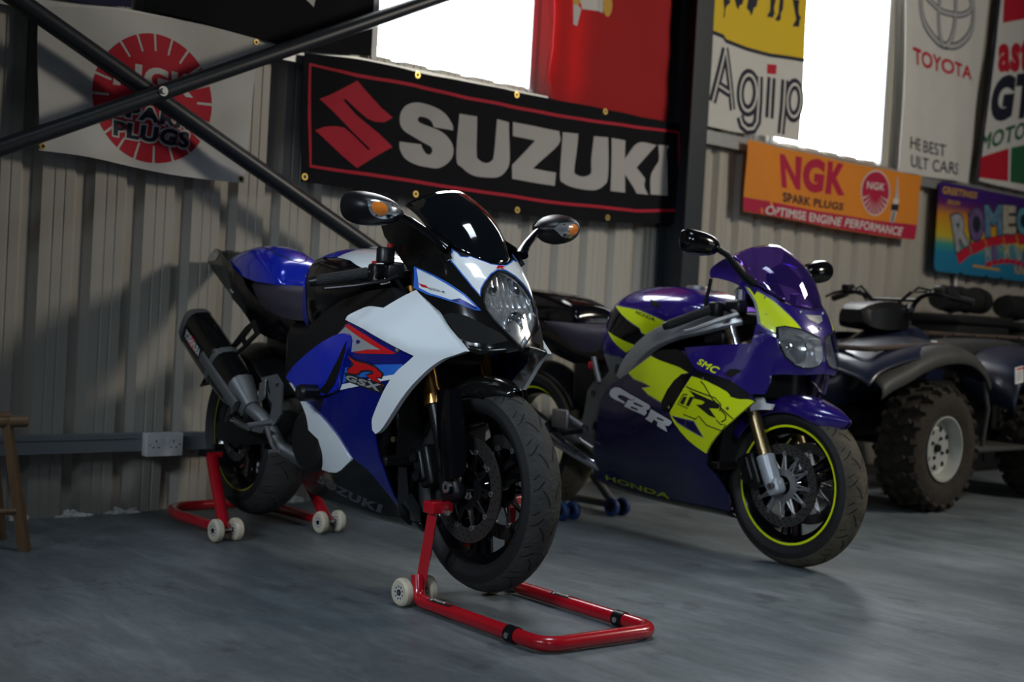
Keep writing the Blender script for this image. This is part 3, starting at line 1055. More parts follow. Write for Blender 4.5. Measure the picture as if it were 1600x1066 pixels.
def S_blue():   # right-hand half width y(x,z) of the blue and white motorcycle's fairing
    return TPS([(1.49,.70,.132),(1.40,.70,.172),(1.30,.72,.205),(1.15,.75,.236),(1.0,.75,.243),(.85,.72,.235),(.7,.6,.222),
     (1.40,.80,.150),(1.28,.857,.172),(1.10,.85,.20),(.9,.80,.215),(1.15,.55,.225),(1.0,.5,.222),(.8,.5,.215),(.62,.55,.21),
     (1.2,.42,.195),(1.25,.25,.15),(1.3,.2,.12),(1.0,.3,.172),(.8,.3,.17),(1.0,.2,.12),(.75,.22,.13),(1.1,.16,.08),(.65,.42,.19),(1.35,.5,.19)])
def F_blue(y,z):  # nose: x(y,z)
    z=np.asarray(z,float); y=np.asarray(y,float)
    xc=np.interp(z,[.60,.66,.706,.75,.80,.85,.90,.935,.962,1.02],[1.535,1.55,1.547,1.532,1.512,1.489,1.456,1.428,1.40,1.335])
    return xc-2.5*y**2-3600*np.abs(y)**6
def S_purple():
    return TPS([(1.46,.72,.09),(1.42,.80,.165),(1.40,.70,.16),(1.30,.75,.215),(1.2,.75,.24),(1.05,.74,.245),(.95,.72,.235),(1.0,.6,.25),(.8,.6,.235),(.7,.55,.22),
     (1.2,.6,.25),(1.3,.6,.22),(1.15,.45,.235),(.9,.45,.235),(.65,.42,.21),(1.1,.3,.19),(.8,.3,.19),(1.15,.2,.13),(.9,.18,.12),(.6,.28,.17),(.6,.2,.12),(1.2,.85,.225),(1.05,.85,.22),(1.15,1.0,.17),(1.3,.9,.19)])
def F_purple(y,z):
    z=np.asarray(z,float); y=np.abs(np.asarray(y,float))
    xc=np.interp(z,[.62,.68,.704,.75,.80,.857,.892,.925,.97,1.05],[1.45,1.485,1.495,1.497,1.49,1.469,1.447,1.425,1.39,1.30])
    return xc-1.5*y**2-2600*y**6

# ================================================================ PARTS SHARED BY THE MOTORCYCLES
m_tread = pm('worn_tyre_tread', (0.032, 0.031, 0.030), 0.85, var=0.45, vscale=22, bump=0.5, bscale=70)
m_dusty = pm('dusty_tyre_tread', (0.075, 0.062, 0.042), 0.9, var=0.6, vscale=16, bump=0.6, bscale=60)
m_side = pm('tyre_sidewall', (0.010, 0.010, 0.011), 0.62, var=0.25)
m_groove = pm('tyre_groove', (0.003, 0.003, 0.003), 0.9)
m_gblack = pm('gloss_black_paint', (0.003, 0.003, 0.004), 0.12, coat=0.15, spec=0.45)
m_sblack = pm('satin_black', (0.006, 0.006, 0.007), 0.36, var=0.2, spec=0.35)
m_rubber = pm('black_rubber', (0.012, 0.012, 0.013), 0.75, bump=0.5, bscale=160)
m_disc = pm('brake_disc_steel', (0.12, 0.11, 0.105), 0.42, 0.85, var=0.3, vscale=50)
m_alu = pm('cast_aluminium', (0.30, 0.30, 0.31), 0.40, 0.8, var=0.25, vscale=30)
m_polal = pm('polished_aluminium', (0.55, 0.55, 0.56), 0.22, 0.95, var=0.1)
m_dalu = pm('dull_grey_aluminium', (0.16, 0.165, 0.17), 0.5, 0.6, var=0.2)
m_gold = pm('gold_anodised_tube', (0.42, 0.22, 0.07), 0.25, 0.95)
m_bronze = pm('bronze_fork_tube', (0.26, 0.19, 0.10), 0.28, 0.9)
m_carbon = pm('carbon_fibre', (0.006, 0.006, 0.006), 0.14, coat=0.15, var=0.8, vscale=180)
m_chrome = pm('chrome', (0.75, 0.75, 0.76), 0.08, 1.0)
m_engine = pm('dark_engine_castings', (0.012, 0.012, 0.013), 0.5, 0.4, var=0.3)
m_rad = pm('radiator_core', (0.010, 0.010, 0.010), 0.7, bump=1.0, bscale=220, stretch=(1, 1, 6))
m_red = pm('red_plastic', (0.42, 0.01, 0.015), 0.4)
m_amber = pm('amber_lens', (0.95, 0.24, 0.03), 0.25, var=0.3, vscale=60)
m_clear = None


def thin_clear(name, tint, gloss):
    m = bpy.data.materials.new(name)
    m.use_nodes = True
    nt = m.node_tree
    nt.nodes.remove(nt.nodes['Principled BSDF'])
    t = nt.nodes.new('ShaderNodeBsdfTransparent')
    g = nt.nodes.new('ShaderNodeBsdfGlossy')
    g.inputs['Roughness'].default_value = 0.03
    n = nt.nodes.new('ShaderNodeTexNoise')
    n.inputs['Scale'].default_value = 12
    cr = nt.nodes.new('ShaderNodeValToRGB')
    cr.color_ramp.elements[0].color = (*(c*0.96 for c in tint), 1)
    cr.color_ramp.elements[1].color = (*tint, 1)
    nt.links.new(n.outputs['Fac'], cr.inputs['Fac'])
    nt.links.new(cr.outputs['Color'], t.inputs['Color'])
    lw = nt.nodes.new('ShaderNodeLayerWeight')
    pw = nt.nodes.new('ShaderNodeMath')
    pw.operation = 'POWER'
    pw.inputs[1].default_value = 4.0
    nt.links.new(lw.outputs['Facing'], pw.inputs[0])
    f = nt.nodes.new('ShaderNodeMapRange')
    f.inputs['To Min'].default_value, f.inputs['To Max'].default_value = gloss, 0.65
    nt.links.new(pw.outputs['Value'], f.inputs['Value'])
    x = nt.nodes.new('ShaderNodeMixShader')
    nt.links.new(f.outputs['Result'], x.inputs['Fac'])
    nt.links.new(t.outputs['BSDF'], x.inputs[1])
    nt.links.new(g.outputs['BSDF'], x.inputs[2])
    nt.links.new(x.outputs['Shader'], nt.nodes['Material Output'].inputs['Surface'])
    return m


m_clear = thin_clear('clear_lens', (0.96, 0.97, 0.98), 0.05)
m_reflect = pm('lamp_reflector', (0.74, 0.75, 0.77), 0.16, 0.78, var=0.35, vscale=30)
m_mglass = pm('mirror_glass', (0.8, 0.82, 0.84), 0.03, 1.0)
m_vinyl = pm('seat_vinyl', (0.030, 0.024, 0.038), 0.62, var=0.2, vscale=40, bump=0.35, bscale=220)


def tyre(parent, name, ax, az, Ro, W, bead, tread, side, groove=True, n=18):
    k = MB()
    h = 0.30*W
    Y = np.linspace(-W*0.46, W*0.46, 15)

    def rad(y):
        return Ro-h*(np.abs(y)/(W*0.5))**2.1
    e = W*0.46
    k.mat(tread).lathe([(y, rad(y)) for y in Y], (ax, 0, az), 'Y', 72)
    for s in (-1, 1):
        pr = [(s*e, rad(e)), (s*W*0.505, rad(e)-0.018), (s*W*0.515, (rad(e)+bead)*0.5), (s*W*0.46, bead+0.012), (s*W*0.40, bead), (s*W*0.30, bead-0.006)]
        k.mat(side).lathe(pr if s > 0 else pr[::-1], (ax, 0, az), 'Y', 72)
    if groove:
        def fm(a, y, o):
            r = rad(np.asarray(y))+0.0006+o
            return np.stack([ax+r*np.cos(a), y, az+r*np.sin(a)], -1)
        k.mat(m_groove)
        for i in range(n):
            a = 2*math.pi*i/n
            for s in (-1, 1):
                q = W/0.12
                k.strip([(a+s*0.03, s*0.008*q), (a+0.10+s*0.03, s*0.020*q), (a+0.145+s*0.03, s*0.030*q)], 0.0045, fm, 0.02)
                k.strip([(a+0.20, s*0.024*q), (a+0.13, s*0.040*q), (a+0.11, s*0.050*q)], 0.0045, fm, 0.02)
                k.strip([(a+0.27, s*0.034*q), (a+0.22, s*0.049*q)], 0.004, fm, 0.02)
    return k.build(name, parent=parent, angle=50)


def wheel(parent, name, ax, az, rim, W, m, n=3, line=None, hub=0.045):
    k = MB()
    k.mat(m)
    hw = W*0.40
    k.lathe([(-hw*0.75, rim-0.014), (-hw, rim-0.002), (-hw-0.003, rim+0.004), (-hw-0.001, rim+0.005), (hw+0.001, rim+0.005), (hw+0.003, rim+0.004), (hw, rim-0.002), (hw*0.75, rim-0.014), (hw*0.45, rim-0.030), (-hw*0.45, rim-0.030), (-hw*0.75, rim-0.014)], (ax, 0, az), 'Y', 72)
    k.lathe([(-W*0.34, 0.0), (-W*0.34, hub*0.7), (-W*0.22, hub), (W*0.22, hub), (W*0.34, hub*0.7), (W*0.34, 0.0)], (ax, 0, az), 'Y', 32)
    for i in range(n):
        for s in (-1, 1):
            a0 = 2*math.pi*i/n+0.5
            a1 = a0+s*0.13
            p0 = Vector((ax+hub*0.8*math.cos(a0+s*0.35), 0, az+hub*0.8*math.sin(a0+s*0.35)))
            p1 = Vector((ax+(rim-0.026)*math.cos(a1), 0, az+(rim-0.026)*math.sin(a1)))
            k.tube([p0, p0.lerp(p1, 0.5), p1], [0.022, 0.016, 0.020], 8)
    if line:
        for s in (-1, 1):
            k.mat(line).lathe([(s*(hw+0.0042), rim-0.006), (s*(hw+0.0046), rim+0.0025)][::s], (ax, 0, az), 'Y', 80)
    return k.build(name, parent=parent, angle=40)


def disc(parent, ax, az, y, ro, ri, s, arms=10, carrier=None, holes=30):
    k = MB()
    k.mat(m_disc)
    t = 0.0028
    k.lathe([(y-t, ri), (y-t, ro), (y+t, ro), (y+t, ri), (y-t, ri)], (ax, 0, az), 'Y', 64)
    k.mat(m_groove)
    for i in range(holes):
        for j in range(3):
            a = 2*math.pi*(i+j*0.33)/holes
            r = ri+(ro-ri)*(0.22+0.28*j)
            c = (ax+r*math.cos(a), y+s*(t+0.0004), az+r*math.sin(a))
            k.lathe([(0, 0.0), (0, 0.0036)], c, 'Y', 8)
    o = k.build('brake_disc', parent=parent)
    c_ = carrier or m_sblack
    k = MB()
    k.mat(c_)
    k.lathe([(y-0.004, 0.034), (y-0.004, 0.060), (y+0.004, 0.060), (y+0.004, 0.034)], (ax, 0, az), 'Y', 40)
    for i in range(arms):
        a = 2*math.pi*i/arms
        for q in (-0.10, 0.10):
            p0 = (ax+0.055*math.cos(a+q*1.6), y, az+0.055*math.sin(a+q*1.6))
            p1 = (ax+(ri+0.002)*math.cos(a), y, az+(ri+0.002)*math.sin(a))
            k.mat(c_).tube([p0, p1], 0.0045, 6)
        c = (ax+(ri+0.002)*math.cos(a), y, az+(ri+0.002)*math.sin(a))
        k.mat(m_alu).lathe([(-0.006, 0.003), (-0.006, 0.008), (0.006, 0.008), (0.006, 0.003)], c, 'Y', 14)
    k.build('disc_carrier', parent=o)
    return o


def calliper(parent, c, s, m, tilt=0.4):
    k = MB()
    M = Matrix.Rotation(-tilt, 3, 'Y')
    k.mat(m)
    k.rbox(c, (0.060, 0.070, 0.125), 0.012, M)
    k.rbox((c[0]-0.012, c[1]+s*0.038, c[2]), (0.046, 0.020, 0.095), 0.010, M)
    for z in (-0.028, 0.028):
        q = M @ Vector((0, 0, z))
        k.lathe([(0.0, 0.0), (0.0, 0.016), (-0.006, 0.018)] if s < 0 else [(-0.006, 0.018), (0, 0.016), (0, 0)], (c[0]-0.012+q.x, c[1]+s*0.052, c[2]+q.z), 'Y', 20)
    return k.build('brake_calliper', parent=parent)


def mapS(S, side):
    def fm(a, c, off):
        a, c = np.asarray(a, float), np.asarray(c, float)
        return np.stack([a, side*(S(a, c)+off), c], -1)
    return fm


def mapF(F):
    def fm(a, c, off):
        a, c = np.asarray(a, float), np.asarray(c, float)
        e = 0.002
        x = F(a, c)
        gy = (F(a+e, c)-F(a-e, c))/(2*e)
        gz = (F(a, c+e)-F(a, c-e))/(2*e)
        L = np.sqrt(1+gy*gy+gz*gz)
        return np.stack([x+off/L, a-gy*off/L, c-gz*off/L], -1)
    return fm


def mir(L):
    return [(-a, b) for a, b in L]


def lever(parent, s, grip_in, grip_out, name='brake_lever', m=None):
    a, b_ = Vector(grip_in), Vector(grip_out)
    k = MB()
    f = Vector((0.055, 0, -0.012))
    p0 = a.lerp(b_, -0.10)+f*0.6
    pts = [p0, a.lerp(b_, 0.15)+f*1.15, a.lerp(b_, 0.6)+f*1.1, b_+f*0.75]
    k.tube(pts, [0.011, 0.009, 0.007, 0.008], 10, flat=0.7)
    return k.build(name, m or m_sblack, parent)

# ================================================================ BLUE AND WHITE SPORTS MOTORCYCLE
m_blue = pm('blue_pearl_paint', (0.008, 0.024, 0.52), 0.22, metal=0.2, coat=1.0, var=0.08)
m_dblue = pm('dark_blue_paint', (0.004, 0.008, 0.16), 0.24, metal=0.2, coat=1.0)
m_lblue = pm('light_blue_decal', (0.02, 0.12, 0.52), 0.25, coat=0.8)
m_bwhite = pm('white_bike_paint', (0.70, 0.74, 0.77), 0.20, coat=1.0)
m_bsilver = pm('silver_decal', (0.42, 0.42, 0.44), 0.25, metal=0.4, coat=0.8)
m_bred = pm('red_decal', (0.50, 0.008, 0.012), 0.25, coat=0.8)
m_trimblue = pm('blue_outline_decal', (0.03, 0.13, 0.55), 0.25, coat=0.8)
m_tint = pm('dark_tinted_screen', (0.003, 0.004, 0.005), 0.07, coat=1.0, spec=0.6)
m_darktext = pm('dark_grey_decal', (0.045, 0.047, 0.052), 0.35)

bike = thing('sports_motorcycle', 'blue and white sports motorcycle held up on two red paddock stands', 'motorcycle', (2.471, 4.221, 0.044), -1.618)
SB = S_blue()
P = bike
# --- wheels
ft = tyre(P, 'front_tyre', 1.415, 0.300, 0.300, 0.120, 0.222, m_tread, m_side)
fw = wheel(P, 'front_wheel', 1.415, 0.300, 0.219, 0.105, m_gblack)
for s in (-1, 1):
    disc(P, 1.415, 0.300, s*0.066, 0.155, 0.112, s)
rt = tyre(P, 'rear_tyre', 0.0, 0.311, 0.311, 0.190, 0.222, m_tread, m_side, n=14)
rw = wheel(P, 'rear_wheel', 0.0, 0.311, 0.219, 0.165, m_gblack)
# thin yellow rim tape seen on the rear wheel
k = MB()
for s in (-1, 1):
    k.lathe([(s*0.0705, 0.214), (s*0.0710, 0.2225)][::s], (0, 0, 0.311), 'Y', 72)
k.build('rim_tape', pm('yellow_rim_tape', (0.22, 0.20, 0.01), 0.5), rw)
disc(P, 0.0, 0.311, -0.085, 0.110, 0.080, -1, arms=6, holes=20)

# --- fork: bronze outer tubes above, black guarded sliders below
FD = Vector((-0.4035, 0, 0.915))
for s in (-1, 1):
    b0 = Vector((1.385, s*0.105, 0.300))
    k = MB()
    k.mat(m_gold).tube([b0+FD*0.255, b0+FD*0.62], 0.0265, 24)
    k.mat(m_gold).tube([b0+FD*0.250, b0+FD*0.295], 0.0300, 24)
    fk = k.build('fork_tube', parent=P)
    k = MB()
    k.mat(m_sblack).tube([b0+FD*0.02, b0+FD*0.255], 0.0215, 20)
    k.mat(m_sblack).rbox(tuple(b0+Vector((0.006, 0, 0.01))), (0.085, 0.045, 0.10), 0.018, Matrix.Rotation(-R(23.8), 3, 'Y'))
    lo = k.build('fork_slider', parent=P)
    k = MB()
    k.mat(m_polal).lathe([(0, 0.006), (s*0.012, 0.007), (s*0.014, 0.012), (s*0.012, 0.017), (0, 0.018)][::s], (1.405, s*0.126, 0.305), 'Y', 24)
    k.build('axle_nut', parent=lo)
    calliper(P, (1.255, s*0.080, 0.345), s, m_sblack, 0.35)
k = MB()
k.mat(m_gblack)
k.cyl((1.415, -0.135, 0.30), (1.415, 0.135, 0.30), 0.012)
k.build('front_axle', m_sblack, P)

# --- front mudguard with side legs
k = MB()
rows = []
for a in (66, 80, 95, 110, 125, 140, 152):
    r0 = 0.316+0.004*math.sin(R((a-66)*2))
    ca, sa = math.cos(R(a)), math.sin(R(a))
    wd = 0.070 if a < 140 else 0.066
    taper = 0.35 if a == 66 else 0.8 if a == 80 else 1.0
    rows.append([(1.415+(r0+dr)*ca, y*wd*taper, 0.300+(r0+dr)*sa) for y, dr in ((-1.0, -0.055), (-0.92, -0.022), (-0.55, 0.0), (0, 0.006), (0.55, 0.0), (0.92, -0.022), (1.0, -0.055))])
k.net(rows, 4, 4)
mg = k.build('front_mudguard', m_carbon, P)
sm = mg.modifiers.new('thick', 'SOLIDIFY')
sm.thickness = 0.004
for s in (-1, 1):
    k = MB()
    loop = [(1.312, 0.575), (1.425, 0.585), (1.450, 0.500), (1.472, 0.400), (1.465, 0.345), (1.400, 0.330), (1.355, 0.360), (1.332, 0.450)]

    def gm(a, c, o, s=s):
        a, c = np.asarray(a, float), np.asarray(c, float)
        xc_ = 1.372+(0.575-c)*0.20
        return np.stack([a, s*(0.108+0.034*np.cos(np.clip((a-xc_)/0.062, -1.5, 1.5))-0.05*np.clip(c-0.50, 0, 1)+o), c], -1)
    k.sheet([smooth_loop(loop, 4, 70)], gm, 0.014, 0.008, flip=s > 0)
    k.build('fork_guard', m_gblack, mg)

# --- side fairings
D = {}
D['white'] = [(1.264, 0.86), (1.307, 0.835), (1.349, 0.807), (1.377, 0.785), (1.402, 0.762), (1.442, 0.732), (1.491, 0.696), (1.45, 0.68), (1.423, 0.669), (1.387, 0.645), (1.348, 0.611), (1.302, 0.568), (1.245, 0.511), (1.198, 0.467), (1.165, 0.441), (1.14, 0.429), (1.127, 0.439), (1.129, 0.462), (1.139, 0.482), (1.18, 0.533), (1.225, 0.584), (1.266, 0.624), (1.303, 0.65), (1.332, 0.672), (1.273, 0.69), (1.2, 0.714), (1.125, 0.738), (1.02, 0.761), (1.033, 0.775), (1.05, 0.785), (1.099, 0.805), (1.17, 0.803), (1.18, 0.811), (1.222, 0.838)]
D['blue'] = [(1.023, 0.763), (1.126, 0.742), (1.201, 0.718), (1.273, 0.695), (1.330, 0.677), (1.326, 0.665), (1.305, 0.645), (1.273, 0.626), (1.245, 0.604), (1.196, 0.557), (1.148, 0.511), (1.132, 0.476), (1.122, 0.431), (1.125, 0.358), (1.136, 0.311), (1.142, 0.191), (1.095, 0.254), (1.047, 0.307), (0.981, 0.336), (0.953, 0.359), (0.905, 0.403), (0.834, 0.442), (0.742, 0.478), (0.672, 0.505), (0.61, 0.544), (0.676, 0.603), (0.825, 0.667), (0.938, 0.706), (0.987, 0.742)]
D['whitelow'] = [(0.607, 0.54), (0.672, 0.505), (0.742, 0.478), (0.834, 0.442), (0.905, 0.403), (0.953, 0.359), (0.978, 0.33), (0.856, 0.274), (0.714, 0.273), (0.631, 0.288), (0.68, 0.343), (0.72, 0.398), (0.715, 0.445), (0.667, 0.501)]
D['wing'] = [(0.601, 0.556), (0.676, 0.603), (0.825, 0.667), (0.938, 0.706), (1.013, 0.72), (1.04, 0.715), (1.049, 0.702), (1.039, 0.667), (1.009, 0.617), (0.965, 0.546), (0.866, 0.520), (0.756, 0.525), (0.65, 0.540)]
D['silver'] = [(0.938, 0.706), (0.997, 0.74), (1.075, 0.723), (1.158, 0.697), (1.2, 0.682), (1.13, 0.676), (1.07, 0.669), (1.046, 0.665), (1.05, 0.7), (1.04, 0.713), (1.013, 0.72)]
D['red1'] = [(0.988, 0.742), (1.011, 0.749), (1.122, 0.718), (1.183, 0.696), (1.249, 0.674), (1.227, 0.671), (1.191, 0.679), (1.096, 0.708)]
D['red2'] = [(1.055, 0.665), (1.127, 0.678), (1.185, 0.681), (1.221, 0.675), (1.238, 0.671), (1.167, 0.668), (1.1, 0.664)]
D['light'] = [(1.011, 0.616), (1.167, 0.636), (1.278, 0.645), (1.262, 0.617), (1.202, 0.604), (1.062, 0.59), (0.984, 0.567)]
D['stripe'] = [(0.966, 0.545), (0.983, 0.564), (1.09, 0.583), (1.176, 0.6), (1.251, 0.614), (1.239, 0.599), (1.16, 0.584), (1.072, 0.565)]
D['R'] = [(1.032, 0.652), (1.069, 0.64), (1.133, 0.634), (1.166, 0.627), (1.195, 0.61), (1.189, 0.601), (1.163, 0.598), (1.2, 0.577), (1.182, 0.574), (1.122, 0.601), (1.14, 0.604), (1.157, 0.609), (1.152, 0.618), (1.125, 0.618), (1.096, 0.614), (1.083, 0.605), (1.064, 0.601), (1.026, 0.602), (1.024, 0.609), (1.056, 0.624), (1.061, 0.631)]
D['gsx'] = [(1.010, 0.597), (1.190, 0.580), (1.188, 0.556), (1.014, 0.579)]
D['belly'] = [(0.597, 0.269), (0.707, 0.268), (0.849, 0.268), (0.978, 0.335), (1.044, 0.310), (1.09, 0.260), (1.134, 0.200), (1.20, 0.235), (1.264, 0.270), (1.285, 0.23), (1.251, 0.178), (1.064, 0.164), (0.919, 0.164), (0.731, 0.164), (0.603, 0.172), (0.555, 0.201)]
D['suz'] = [(0.715, 0.248), (1.050, 0.199), (1.018, 0.168), (0.672, 0.218)]
D['frame'] = [(0.56, 0.60), (0.66, 0.70), (0.84, 0.80), (1.00, 0.845), (1.16, 0.865), (1.20, 0.82), (1.16, 0.78), (1.05, 0.77), (0.95, 0.70), (0.80, 0.64), (0.62, 0.54)]

for s in (-1, 1):
    fl = s < 0
    fl = (s > 0)
    fm = mapS(SB, s)

    def pan(name, key, mat, lift, thick, step=0.035, parent=P, decos=(), sm_=True):
        k = MB()
        L = smooth_loop(D[key], 3, 40) if sm_ else D[key]
        k.mat(mat).sheet([L], lambda a, c, o: fm(a, c, o+lift), step, thick, flip=fl)
        for j, (dk, dm, txt) in enumerate(decos):
            lp = [D[dk]] if txt is None else txt
            k.mat(dm).sheet(lp, lambda a, c, o, j=j: fm(a, c, o+lift+0.0008+0.0005*j), step, flip=fl)
        return k.build(name, parent=parent, angle=35)

    def word(t, q, bold, shear=0.0):
        L = text_loops(t, bold, shear)
        if s > 0:
            q = [q[1], q[0], q[3], q[2]]
        return on_quad(L, *q)
    gq = D['gsx']
    gs = word('GSX', gq, 0.05, 0.25)
    side_p = pan('side_fairing', 'blue', m_dblue, 0.0, 0.005, decos=[
        ('silver', m_bsilver, None), ('red1', m_bred, None), ('red2', m_bred, None), ('light', m_lblue, None), ('stripe', m_bwhite, None),
        ('R', m_groove, [grow(D['R'], 0.0055)]), ('R', m_bred, None), ('g', m_groove, [grow(gq, 0.004)]), ('g', m_bsilver, gs)])
    k = MB()

    def wing(a, c, o):
        a, c = np.asarray(a, float), np.asarray(c, float)
        zc = np.interp(a, [1.02, 1.20, 1.33, 1.49], [0.775, 0.735, 0.695, 0.697])
        d = c-zc
        r = 0.016*np.exp(-np.abs(d)/0.045)+np.where(d < 0, 0.0, -0.05*d)
        return fm(a, c, o+0.010+r)
    k.mat(m_bwhite).sheet([smooth_loop(D['white'], 3, 40)], wing, 0.018, 0.016, flip=fl)
    k.build('upper_wing', parent=P, angle=50)
    pan('lower_wing', 'whitelow', m_bwhite, 0.006, 0.010)
    pan('shoulder_panel', 'wing', m_blue, 0.014, 0.016)
    k = MB()
    dk = [(0.955, 0.56), (1.004, 0.617), (1.034, 0.667), (1.040, 0.700), (0.99, 0.64), (0.90, 0.56), (0.84, 0.53), (0.90, 0.525)]  # black sheet painting in the shade on the shoulder panel's lower front
    k.mat(m_sblack).sheet([dk], lambda a, c, o: fm(a, c, o+0.0155), 0.03, flip=fl)
    k.build('shoulder_shade', parent=P)
    pan('belly_pan', 'belly', m_gblack, 0.0, 0.005, decos=[('s', m_darktext, word('SUZUKI', D['suz'], 0.05))])
    # frame spar
    k = MB()
    k.mat(m_sblack).sheet([smooth_loop(D['frame'], 3, 40)], lambda a, c, o: np.stack([a, s*(0.165+0.04*np.cos((np.asarray(c)-0.7)*5)+o), c], -1), 0.05, 0.05, flip=fl)
    k.build('frame_spar', parent=P)
    k = MB()
    q = fm([1.252], [0.685], 0.001)[0]
    k.lathe([(-s*0.001, 0.0095), (s*0.003, 0.008), (s*0.003, 0.0045), (s*0.001, 0.004), (s*0.001, 0.0)], q, 'Y', 20)
    k.build('fairing_bolt', m_polal, side_p)
    # crash bung
    k = MB()
    y0 = float(SB([0.83], [0.525])[0])
    k.mat(m_sblack).tube([(0.83, s*(y0-0.06), 0.525), (0.83, s*(y0+0.005), 0.525), (0.83, s*(y0+0.006), 0.525), (0.83, s*(y0+0.072), 0.525), (0.83, s*(y0+0.080), 0.525)], [0.016, 0.016, 0.026, 0.027, 0.021], 28)
    k.mat(m_groove).lathe([(0, 0.0), (0, 0.012)], (0.83, s*(y0+0.0805), 0.525), 'Y', 20)
    k.build('crash_bung', parent=P)

# bottom of the belly pan and dark innards behind the panels
k = MB()
rows = []
for x in (0.56, 0.70, 0.90, 1.08, 1.24):
    z0 = 0.200 if x < 0.6 else 0.172
    y0 = float(SB([x], [z0])[0])-0.003
    rows.append([(x, -y0, z0), (x, -y0*0.62, z0-0.035), (x, 0, z0-0.045), (x, y0*0.62, z0-0.035), (x, y0, z0)])
k.net(rows, 3, 4)
bp_ = k.build('belly_floor', m_gblack, P)
bp_.modifiers.new('thick', 'SOLIDIFY').thickness = 0.004
k = MB()
k.rbox((0.80, 0, 0.42), (0.52, 0.30, 0.34), 0.05)
k.rbox((0.95, 0, 0.60), (0.30, 0.30, 0.22), 0.05, Matrix.Rotation(R(-20), 3, 'Y'))
for s in (-1, 1):
    k.lathe([(s*0.150, 0.105), (s*0.185, 0.100), (s*0.196, 0.085), (s*0.196, 0.0)][::s], (0.70, 0, 0.36), 'Y', 32)
    k.lathe([(s*0.150, 0.080), (s*0.180, 0.075), (s*0.188, 0.060), (s*0.188, 0.0)][::s], (0.86, 0, 0.44), 'Y', 32)
k.build('engine', m_engine, P)
k = MB()
k.mat(m_rad)
k.net([[(1.135+0.045*(abs(y)/0.16)**2+0.20*(z-0.35)*0.25, y, z) for y in (-0.165, -0.08, 0, 0.08, 0.165)] for z in (0.36, 0.48, 0.60, 0.70)], 4, 4)
k.mat(m_bronze).tube([(1.165, -0.165, 0.415), (1.135, -0.08, 0.415), (1.125, 0, 0.415), (1.135, 0.08, 0.415), (1.165, 0.165, 0.415)], 0.009, 8)
k.mat(m_sblack).rbox((1.12, 0, 0.345), (0.045, 0.34, 0.03), 0.008)
rd = k.build('radiator', parent=P)
k = MB()
for s in (1,):
    k.net([[(1.15, s*-0.13, 0.33), (1.16, s*-0.12, 0.18), (1.15, 0, 0.14), (1.16, s*0.12, 0.18), (1.17, s*0.13, 0.33)], [(1.18, -0.12, 0.33), (1.19, -0.10, 0.22), (1.20, 0, 0.18), (1.19, 0.10, 0.22), (1.18, 0.12, 0.33)]], 3, 3)
for s in ():
    k.net([[(1.15, s*0.02, 0.14), (1.16, s*0.12, 0.18), (1.17, s*0.13, 0.33)], [(1.20, s*0.03, 0.20), (1.19, s*0.10, 0.22), (1.18, s*0.12, 0.33)]], 3, 3)
k.build('inner_deflector', m_sblack, P)
for i in range(4):
    y = -0.105+0.07*i
    k = MB()
    k.tube([(1.02, y, 0.55), (1.10, y, 0.50), (1.12, y*0.9, 0.36), (1.06, y*0.7, 0.22), (0.92, y*0.5, 0.17)], 0.019, 12)
    k.build('exhaust_header', m_sblack, P)

# --- nose
mf = mapF(F_blue)
right_edge = [(-0.134, 0.968), (-0.158, 0.955), (-0.178, 0.925), (-0.184, 0.880), (-0.180, 0.850), (-0.170, 0.815), (-0.159, 0.785), (-0.150, 0.750), (-0.138, 0.705), (-0.115, 0.692), (-0.060, 0.697), (-0.004, 0.703)]
top = [(0.0, 0.946), (-0.028, 0.948), (-0.054, 0.957), (-0.080, 0.967), (-0.110, 0.985)]
half = top+right_edge
cow = half+mir(half)[::-1]
lampR = [(0.0, 0.924), (-0.014, 0.922), (-0.040, 0.908), (-0.064, 0.886), (-0.082, 0.860), (-0.090, 0.836), (-0.088, 0.814), (-0.075, 0.787), (-0.052, 0.760), (-0.022, 0.730), (0.0, 0.711)]
lamp = lampR+mir(lampR[1:-1])[::-1]
wh = [(0.0, 0.944), (-0.028, 0.946), (-0.054, 0.955), (-0.078, 0.964), (-0.090, 0.961), (-0.102, 0.962), (-0.104, 0.972), (-0.112, 0.984), (-0.118, 0.972), (-0.132, 0.960), (-0.126, 0.935), (-0.119, 0.908), (-0.108, 0.877), (-0.095, 0.850), (-0.086, 0.872), (-0.069, 0.893), (-0.044, 0.914), (-0.016, 0.928), (0.0, 0.929)]
whp = wh+mir(wh[1:-1])[::-1]
stk = [(-0.176, 0.925), (-0.153, 0.890), (-0.128, 0.853), (-0.104, 0.813), (-0.113, 0.813), (-0.154, 0.837), (-0.172, 0.850), (-0.181, 0.866)]
intk = [(-0.163, 0.792), (-0.153, 0.800), (-0.133, 0.795), (-0.098, 0.770), (-0.060, 0.750), (-0.042, 0.731), (-0.088, 0.719), (-0.132, 0.720), (-0.147, 0.729), (-0.154, 0.753)]
k = MB()
k.mat(m_carbon).sheet([cow, lamp], mf, 0.014, 0.004)
j = 0
